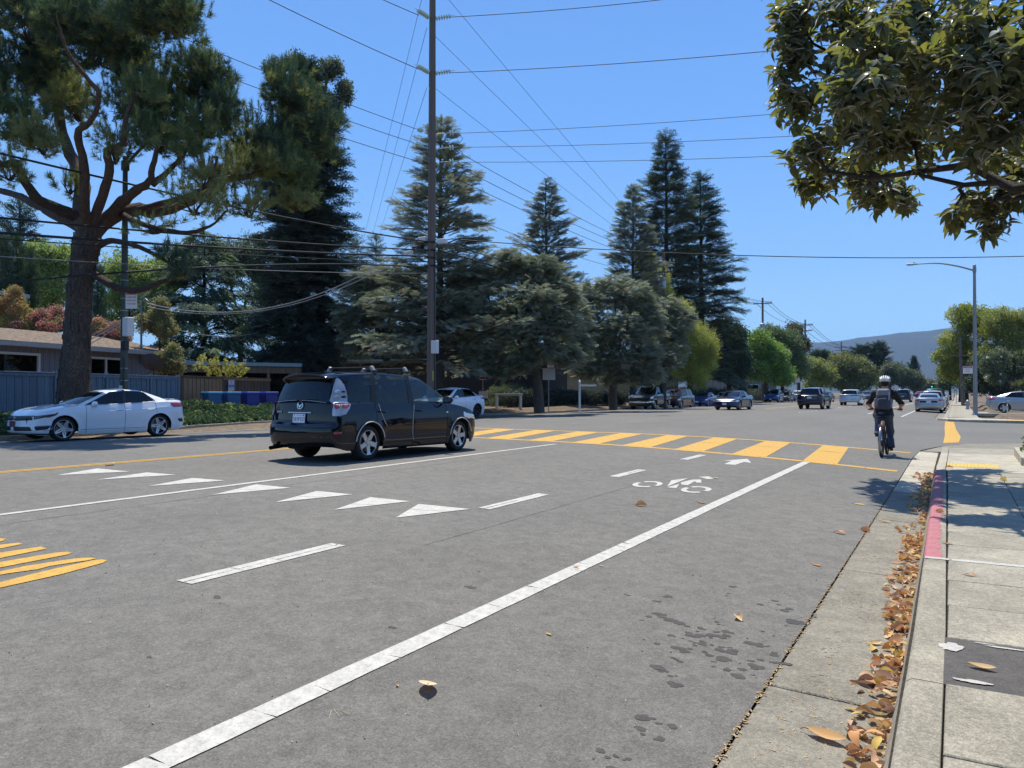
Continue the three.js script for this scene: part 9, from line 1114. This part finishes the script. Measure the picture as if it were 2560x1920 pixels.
// ---------------------------------------------------------------- cyclist on an electric bicycle
{ const at = [-1.47, 0.02, -19.95], turn = -0.03;
  const blackM = std({ color: lin(0.012, 0.012, 0.013), roughness: 0.5 }), silver = std({ color: lin(0.3, 0.31, 0.32), roughness: 0.3, metalness: 0.8 });
  const g = thing('bicycle', 'black electric bicycle ridden toward the crosswalk', 'bicycle', at, turn);
  for (const [z, st] of [[0.54, 0], [-0.56, 0.0]]) { const w = new THREE.Group(); w.name = 'wheel'; w.position.set(0, 0.34, z); g.add(w); part(w, 'tyre', new THREE.TorusGeometry(0.315, 0.027, 10, 40).rotateY(Math.PI / 2), CM.rubber); part(w, 'rim', new THREE.TorusGeometry(0.283, 0.012, 6, 36).rotateY(Math.PI / 2), blackM); part(w, 'hub', new THREE.CylinderGeometry(z > 0 ? 0.09 : 0.03, z > 0 ? 0.09 : 0.03, 0.1, 18).rotateZ(Math.PI / 2), blackM); const sp = []; for (let i = 0; i < 28; i++) { const a = (i / 28) * 6.283; sp.push(rod([i % 2 ? 0.025 : -0.025, Math.cos(a) * 0.05, Math.sin(a) * 0.05], [0, Math.cos(a + 0.25) * 0.28, Math.sin(a + 0.25) * 0.28], 0.0015, 0.0015, 4)); } part(w, 'spokes', merge(sp), silver).userData.kind = 'stuff'; const f = []; for (let i = 0; i <= 14; i++) { const a = lerp(z > 0 ? -0.5 : -0.3, z > 0 ? 2.1 : 1.9, i / 14); f.push(V(0, 0.34 + 0.37 * Math.cos(a), z + 0.37 * Math.sin(a))); } part(g, 'mudguard', (() => { const q = tube(f, 0.03, 8); const p = q.attributes.position; return q; })(), z > 0 ? silver : blackM); }
  const fr = std({ color: lin(0.014, 0.014, 0.016), roughness: 0.3, metalness: 0.2 }), fp = (n, a, b, r0, r1 = r0, m = fr) => part(g, n, rod(a, b, r0, r1, 10), m);
  fp('down_tube', [0, 0.3, 0.06], [0, 0.78, -0.4], 0.035, 0.032); fp('seat_tube', [0, 0.3, 0.06], [0, 0.72, 0.2], 0.02); fp('top_tube', [0, 0.66, 0.18], [0, 0.84, -0.38], 0.02); fp('head_tube', [0, 0.76, -0.4], [0, 0.95, -0.34], 0.026); fp('stem', [0, 0.95, -0.34], [0, 1.06, -0.36], 0.016); fp('seat_post', [0, 0.72, 0.2], [0, 0.86, 0.25], 0.015, 0.015, silver);
  for (const s of [-1, 1]) { fp('fork_leg', [s * 0.05, 0.76, -0.4], [s * 0.05, 0.34, -0.56], 0.016, 0.012); fp('chain_stay', [s * 0.03, 0.3, 0.06], [s * 0.06, 0.34, 0.54], 0.012); fp('seat_stay', [s * 0.03, 0.68, 0.19], [s * 0.06, 0.34, 0.54], 0.01); fp('rack_stay', [s * 0.07, 0.36, 0.56], [s * 0.06, 0.72, 0.6], 0.006); }
  part(g, 'handlebar', tube([V(-0.34, 1.08, -0.24), V(-0.2, 1.1, -0.34), V(0, 1.07, -0.37), V(0.2, 1.1, -0.34), V(0.34, 1.08, -0.24)], 0.012, 8), blackM); for (const s of [-1, 1]) { part(g, 'grip', rod([s * 0.26, 1.092, -0.3], [s * 0.36, 1.078, -0.22], 0.018, 0.018, 10), CM.rubber); part(g, 'brake_lever', rod([s * 0.24, 1.07, -0.34], [s * 0.36, 1.04, -0.3], 0.006, 0.005, 6), silver); }
  const mir = part(g, 'mirror', new THREE.SphereGeometry(0.055, 14, 8).scale(1, 1, 0.35).translate(-0.5, 1.27, -0.26), blackM); part(mir, 'mirror_stem', rod([-0.36, 1.08, -0.24], [-0.5, 1.24, -0.26], 0.005, 0.005, 6), blackM); part(mir, 'mirror_glass', new THREE.CircleGeometry(0.048, 16).translate(-0.5, 1.27, -0.238), CM.chrome);
  { const sg = new THREE.SphereGeometry(1, 18, 12).scale(0.12, 0.05, 0.14); const p = sg.attributes.position; for (let i = 0; i < p.count; i++) { const z = p.getZ(i); if (z < 0) p.setX(i, p.getX(i) * (1 + z * 3.4)); } sg.computeVertexNormals(); part(g, 'saddle', sg.translate(0, 0.88, 0.27), CM.seat); }
  const rk = part(g, 'rear_rack', rbox(0.13, 0.03, 0.36, 0.01, 0, 0.73, 0.5), blackM); part(rk, 'tail_light', rbox(0.1, 0.05, 0.02, 0.008, 0, 0.7, 0.69), CM.red); part(g, 'battery', rbox(0.075, 0.09, 0.34, 0.02, 0, 0.52, -0.12, 0, 0.82), blackM);
  for (const [s, y, z] of [[1, 0.14, 0.07], [-1, 0.46, 0.05]]) { part(g, 'crank', rod([s * 0.06, 0.3, 0.06], [s * 0.08, y, z], 0.012, 0.01, 8), silver); part(g, 'pedal', rbox(0.1, 0.02, 0.08, 0.006, s * 0.14, y, z), blackM); }
  // rider: one surface from a smooth union of tapered bones
  const J = { pel: [0, 0.99, 0.2], wst: [0.005, 1.14, 0.14], chs: [0.01, 1.36, 0.0], nck: [0.01, 1.54, -0.08], hed: [0.01, 1.68, -0.12], lsh: [-0.19, 1.46, -0.03], rsh: [0.2, 1.46, -0.03], lel: [-0.34, 1.22, -0.1], rel: [0.36, 1.22, -0.1], lwr: [-0.31, 1.13, -0.26], rwr: [0.32, 1.125, -0.26], lhp: [-0.1, 0.96, 0.2], rhp: [0.1, 0.95, 0.2], lkn: [-0.15, 0.86, -0.22], rkn: [0.13, 0.58, -0.02], lan: [-0.14, 0.53, 0.08], ran: [0.14, 0.24, 0.14], lto: [-0.15, 0.475, -0.1], rto: [0.15, 0.16, -0.04] };
  const bones = [['pel', 'wst', 0.145, 0.15], ['wst', 'chs', 0.15, 0.165], ['chs', 'nck', 0.14, 0.065], ['nck', 'hed', 0.062, 0.075], ['lsh', 'chs', 0.085, 0.13], ['rsh', 'chs', 0.085, 0.13], ['lsh', 'lel', 0.075, 0.056], ['rsh', 'rel', 0.075, 0.056], ['lel', 'lwr', 0.047, 0.03], ['rel', 'rwr', 0.047, 0.03], ['lhp', 'lkn', 0.105, 0.072], ['rhp', 'rkn', 0.105, 0.074], ['lkn', 'lan', 0.07, 0.055], ['rkn', 'ran', 0.072, 0.065], ['lan', 'lto', 0.046, 0.036], ['ran', 'rto', 0.046, 0.036], ['pel', 'lhp', 0.14, 0.11], ['pel', 'rhp', 0.14, 0.11]].map(([a, b, r0, r1]) => [V(...J[a]), V(...J[b]), r0, r1]);
  const cap = (p, a, b, r0, r1) => { const ab = b.clone().sub(a), t = clamp(p.clone().sub(a).dot(ab) / ab.lengthSq(), 0, 1); return p.distanceTo(a.clone().addScaledVector(ab, t)) - lerp(r0, r1, t); };
  const smin = (a, b, k) => { const h = Math.max(k - Math.abs(a - b), 0) / k; return Math.min(a, b) - h * h * k * 0.25; };
  function polygonise(field, c, half, N) { const mc = new MarchingCubes(N, new THREE.MeshStandardMaterial(), false, false, 120000); mc.isolation = 0; const f = mc.field; for (let k = 0; k < N; k++) for (let j = 0; j < N; j++) for (let i = 0; i < N; i++) { const p = V(c.x + ((i - N / 2) / (N / 2)) * half, c.y + ((j - N / 2) / (N / 2)) * half, c.z + ((k - N / 2) / (N / 2)) * half); f[k * N * N + j * N + i] = -field(p); } mc.update(); const n = mc.count, pos = [], nn = mc.normalArray, out = []; for (let i = 0; i < n; i++) { pos.push(mc.positionArray[i * 3] * half + c.x, mc.positionArray[i * 3 + 1] * half + c.y, mc.positionArray[i * 3 + 2] * half + c.z); } let q = new THREE.BufferGeometry(); q.setAttribute('position', new THREE.Float32BufferAttribute(pos, 3)); q = mergeVertices(q, 1e-5); q.computeVertexNormals(); return q; }
  const bodyF = (p) => { let d = 9; for (const [a, b, r0, r1] of bones) d = smin(d, cap(p, a, b, r0, r1), 0.055); return d + 0.006 * fbm(p.x * 14, p.y * 9, p.z * 14, 2); };
  const handF = (s) => { const w = V(...J[s < 0 ? 'lwr' : 'rwr']), k = w.clone().add(V(s * 0.0, -0.012, -0.055)), seg = [[w, k, 0.03, 0.036]]; for (let f = 0; f < 4; f++) { const x = (f - 1.5) * 0.021, a = k.clone().add(V(x * 0.9, 0.012, -0.02)), b = a.clone().add(V(0, 0.004, -0.035)), c = b.clone().add(V(0, -0.034, -0.006)), e = c.clone().add(V(0, -0.012, 0.024)); seg.push([a, b, 0.01, 0.0095], [b, c, 0.0095, 0.009], [c, e, 0.009, 0.0075]); } const ta = w.clone().add(V(-s * 0.026, -0.006, -0.03)), tb = ta.clone().add(V(-s * 0.012, -0.03, -0.03)), tc = tb.clone().add(V(s * 0.004, -0.018, -0.016)); seg.push([ta, tb, 0.012, 0.0105], [tb, tc, 0.0105, 0.009]); return (p) => { let d = 9; for (const q of seg) d = smin(d, cap(p, ...q), 0.008); return d; }; };
  const headF = (p) => { const h = V(...J.hed); let d = p.clone().sub(h.clone().add(V(0, 0.05, 0.005))).divide(V(0.078, 0.105, 0.098)).length() - 1; d *= 0.08; d = smin(d, cap(p, h.clone().add(V(0, -0.02, -0.03)), h.clone().add(V(0, -0.045, -0.075)), 0.055, 0.032), 0.04); d = smin(d, cap(p, h.clone().add(V(0, 0.035, -0.09)), h.clone().add(V(0, 0.005, -0.112)), 0.009, 0.014), 0.015); for (const s of [-1, 1]) { d = smin(d, cap(p, h.clone().add(V(s * 0.077, 0.05, 0.005)), h.clone().add(V(s * 0.08, 0.01, 0.0)), 0.014, 0.011), 0.006); const e = cap(p, h.clone().add(V(s * 0.032, 0.04, -0.1)), h.clone().add(V(s * 0.03, 0.04, -0.1)), 0.012, 0.012); d = Math.max(d, -e + 0.002); } return smin(d, cap(p, V(...J.nck), h, 0.058, 0.06), 0.03); };
  const geos = [polygonise(bodyF, V(0, 0.95, 0), 0.98, 88), polygonise(headF, V(0.01, 1.7, -0.12), 0.19, 46), polygonise(handF(-1), V(J.lwr[0], 1.09, -0.33), 0.13, 44), polygonise(handF(1), V(J.rwr[0], 1.085, -0.33), 0.13, 44)];
  geos.forEach((q, gi) => { const p = q.attributes.position, col = new Float32Array(p.count * 3); for (let i = 0; i < p.count; i++) { const x = p.getX(i), y = p.getY(i), z = p.getZ(i); let c; const onArm = Math.abs(x) > 0.24 && y < 1.42 && y > 1.02; if (gi) c = [0.45, 0.24, 0.15]; else if (onArm && (y < 1.2 || z < -0.14)) c = [0.45, 0.24, 0.15]; else if (y > 1.55) c = [0.45, 0.24, 0.15]; else if (y > 1.0 + 0.05 * z || onArm) c = [0.008, 0.008, 0.009]; else { const lf = x < 0, foot = lf ? y < 0.54 && y > 0.4 : y < 0.235; const ank = lf ? y < 0.575 && z > 0 : false; const n = 0.85 + 0.5 * fbm(x * 9, y * 9, z * 9, 3); c = foot ? [0.02, 0.018, 0.016] : ank ? [0.5, 0.48, 0.46] : lf ? [0.07 * n, 0.12 * n, 0.24 * n] : [0.035 * n, 0.055 * n, 0.09 * n]; } col.set(c, i * 3); } q.setAttribute('color', new THREE.BufferAttribute(col, 3)); });
  const rider = thing('person', 'cyclist in black jacket and jeans riding away by crosswalk', 'person', at, turn);
  part(rider, 'body', merge(geos), std({ vertexColors: true, roughness: 0.85 }));
  // jacket hem flaring over the hips, rolled sleeve cuffs, trouser hems
  part(rider, 'jacket_hem', (() => { const pos = [], idx = [], N = 28, rows = [[1.22, 0.175, 0.15], [1.1, 0.195, 0.165], [1.0, 0.215, 0.185], [0.955, 0.225, 0.195]]; rows.forEach(([y, rx, rz], j) => { for (let i = 0; i <= N; i++) { const a = (i / N) * 6.283, w = 1 + 0.05 * Math.sin(a * 5 + j) * (j / 3); pos.push(Math.cos(a) * rx * w, y + (j === 3 ? 0.02 * Math.sin(a * 3) : 0), lerp(0.1, 0.21, j / 3) + Math.sin(a) * rz * w); if (j && i) { const q = j * (N + 1) + i; idx.push(q - N - 2, q - N - 1, q, q - N - 2, q, q - 1); } } }); return meshGeo(pos, idx); })(), std({ color: lin(0.009, 0.009, 0.01), roughness: 0.9, side: THREE.DoubleSide }));
  for (const [a, b] of [['lel', 'lwr'], ['rel', 'rwr']]) { const A = V(...J[a]), Bv = V(...J[b]); part(rider, 'sleeve_cuff', rod(A.clone().lerp(Bv, -0.05), A.clone().lerp(Bv, 0.22), 0.062, 0.058, 14), std({ color: lin(0.009, 0.009, 0.01), roughness: 0.9 })); }
  part(rider, 'trouser_hem', rod([0.135, 0.42, 0.06], [0.14, 0.22, 0.13], 0.078, 0.1, 16), std({ color: lin(0.03, 0.048, 0.08), roughness: 0.95 }));
  part(rider, 'hair', new THREE.SphereGeometry(1, 18, 12).scale(0.088, 0.1, 0.095).translate(0.01, 1.7, -0.1), std({ color: lin(0.03, 0.02, 0.015), roughness: 0.9 }));
  const hm = new THREE.Group(); hm.name = 'helmet'; rider.add(hm); const hc = V(0.01, 1.765, -0.12), foam = std({ color: lin(0.02, 0.02, 0.02), roughness: 0.8 }), shell = phys({ color: lin(0.66, 0.66, 0.6), roughness: 0.3, clearcoat: 0.6 });
  part(hm, 'liner', new THREE.SphereGeometry(1, 22, 12, 0, 6.283, 0, 1.75).scale(0.105, 0.1, 0.14).translate(hc.x, hc.y, hc.z), foam);
  for (const u of [-0.95, -0.6, -0.22, 0.22, 0.6, 0.95]) { const pts = []; for (let i = 0; i <= 12; i++) { const a = lerp(-1.5, 1.75, i / 12); pts.push(V(hc.x + 0.115 * Math.sin(u * (0.75 + 0.25 * Math.cos(a))), hc.y + 0.108 * Math.cos(a) * Math.cos(u * 0.9), hc.z + 0.148 * Math.sin(a))); } part(hm, 'shell_rib', tube(pts, 0.0165, 7), shell); }
  for (const y of [-0.012, 0.035]) part(hm, 'shell_band', new THREE.TorusGeometry(0.105, 0.012, 6, 30).scale(1.02 - y * 3, 1.34 - y * 3, 1).rotateX(Math.PI / 2).translate(hc.x, hc.y + y, hc.z + 0.004), shell);
  // backpack
  const bp = thing('backpack', 'grey and black backpack on the cyclist', 'backpack', at, turn), fab = std({ color: lin(0.045, 0.05, 0.065), roughness: 0.8 }), fab2 = std({ color: lin(0.17, 0.18, 0.2), roughness: 0.7 }), tilt = -0.3;
  const bag = (w, h, d, r, x, y, z, m, n) => { const q = new RoundedBoxGeometry(w, h, d, 4, r), p = q.attributes.position; for (let i = 0; i < p.count; i++) { const k = 1 - 0.16 * Math.max(0, p.getY(i) / h) ** 2 * 2; p.setX(i, p.getX(i) * k); p.setZ(i, p.getZ(i) + 0.008 * fbm(p.getX(i) * 20, p.getY(i) * 20, n.length, 2)); } q.computeVertexNormals(); q.rotateX(tilt); return part(bp, n, q.translate(x, y, z), m); };
  bag(0.32, 0.5, 0.19, 0.075, 0.01, 1.33, 0.24, fab, 'main_compartment'); bag(0.29, 0.19, 0.14, 0.06, 0.01, 1.47, 0.235, fab2, 'top_pocket'); bag(0.27, 0.24, 0.1, 0.045, 0.01, 1.22, 0.335, fab, 'front_pocket'); bag(0.15, 0.02, 0.012, 0.005, 0.01, 1.34, 0.375, fab2, 'zip'); for (const s of [-1, 1]) { bag(0.05, 0.2, 0.12, 0.02, 0.01 + s * 0.165, 1.24, 0.25, fab2, 'side_pocket'); part(bp, 'shoulder_strap', tube([V(s * 0.1, 1.55, 0.1), V(s * 0.13, 1.6, 0.0), V(s * 0.15, 1.52, -0.12), V(s * 0.17, 1.36, -0.14), V(s * 0.17, 1.2, 0.05)], 0.016, 7), fab); } part(bp, 'grab_loop', tube([V(-0.03, 1.57, 0.15), V(0.01, 1.61, 0.16), V(0.05, 1.57, 0.15)], 0.008, 6), fab2); part(bp, 'reflective_strip', rbox(0.012, 0.2, 0.006, 0.003, 0.14, 1.4, 0.325, 0, tilt), greyBox);
}

scene.traverse((o) => { if (o.isMesh) { o.castShadow = true; o.receiveShadow = true; } });
renderer.render(scene, camera);
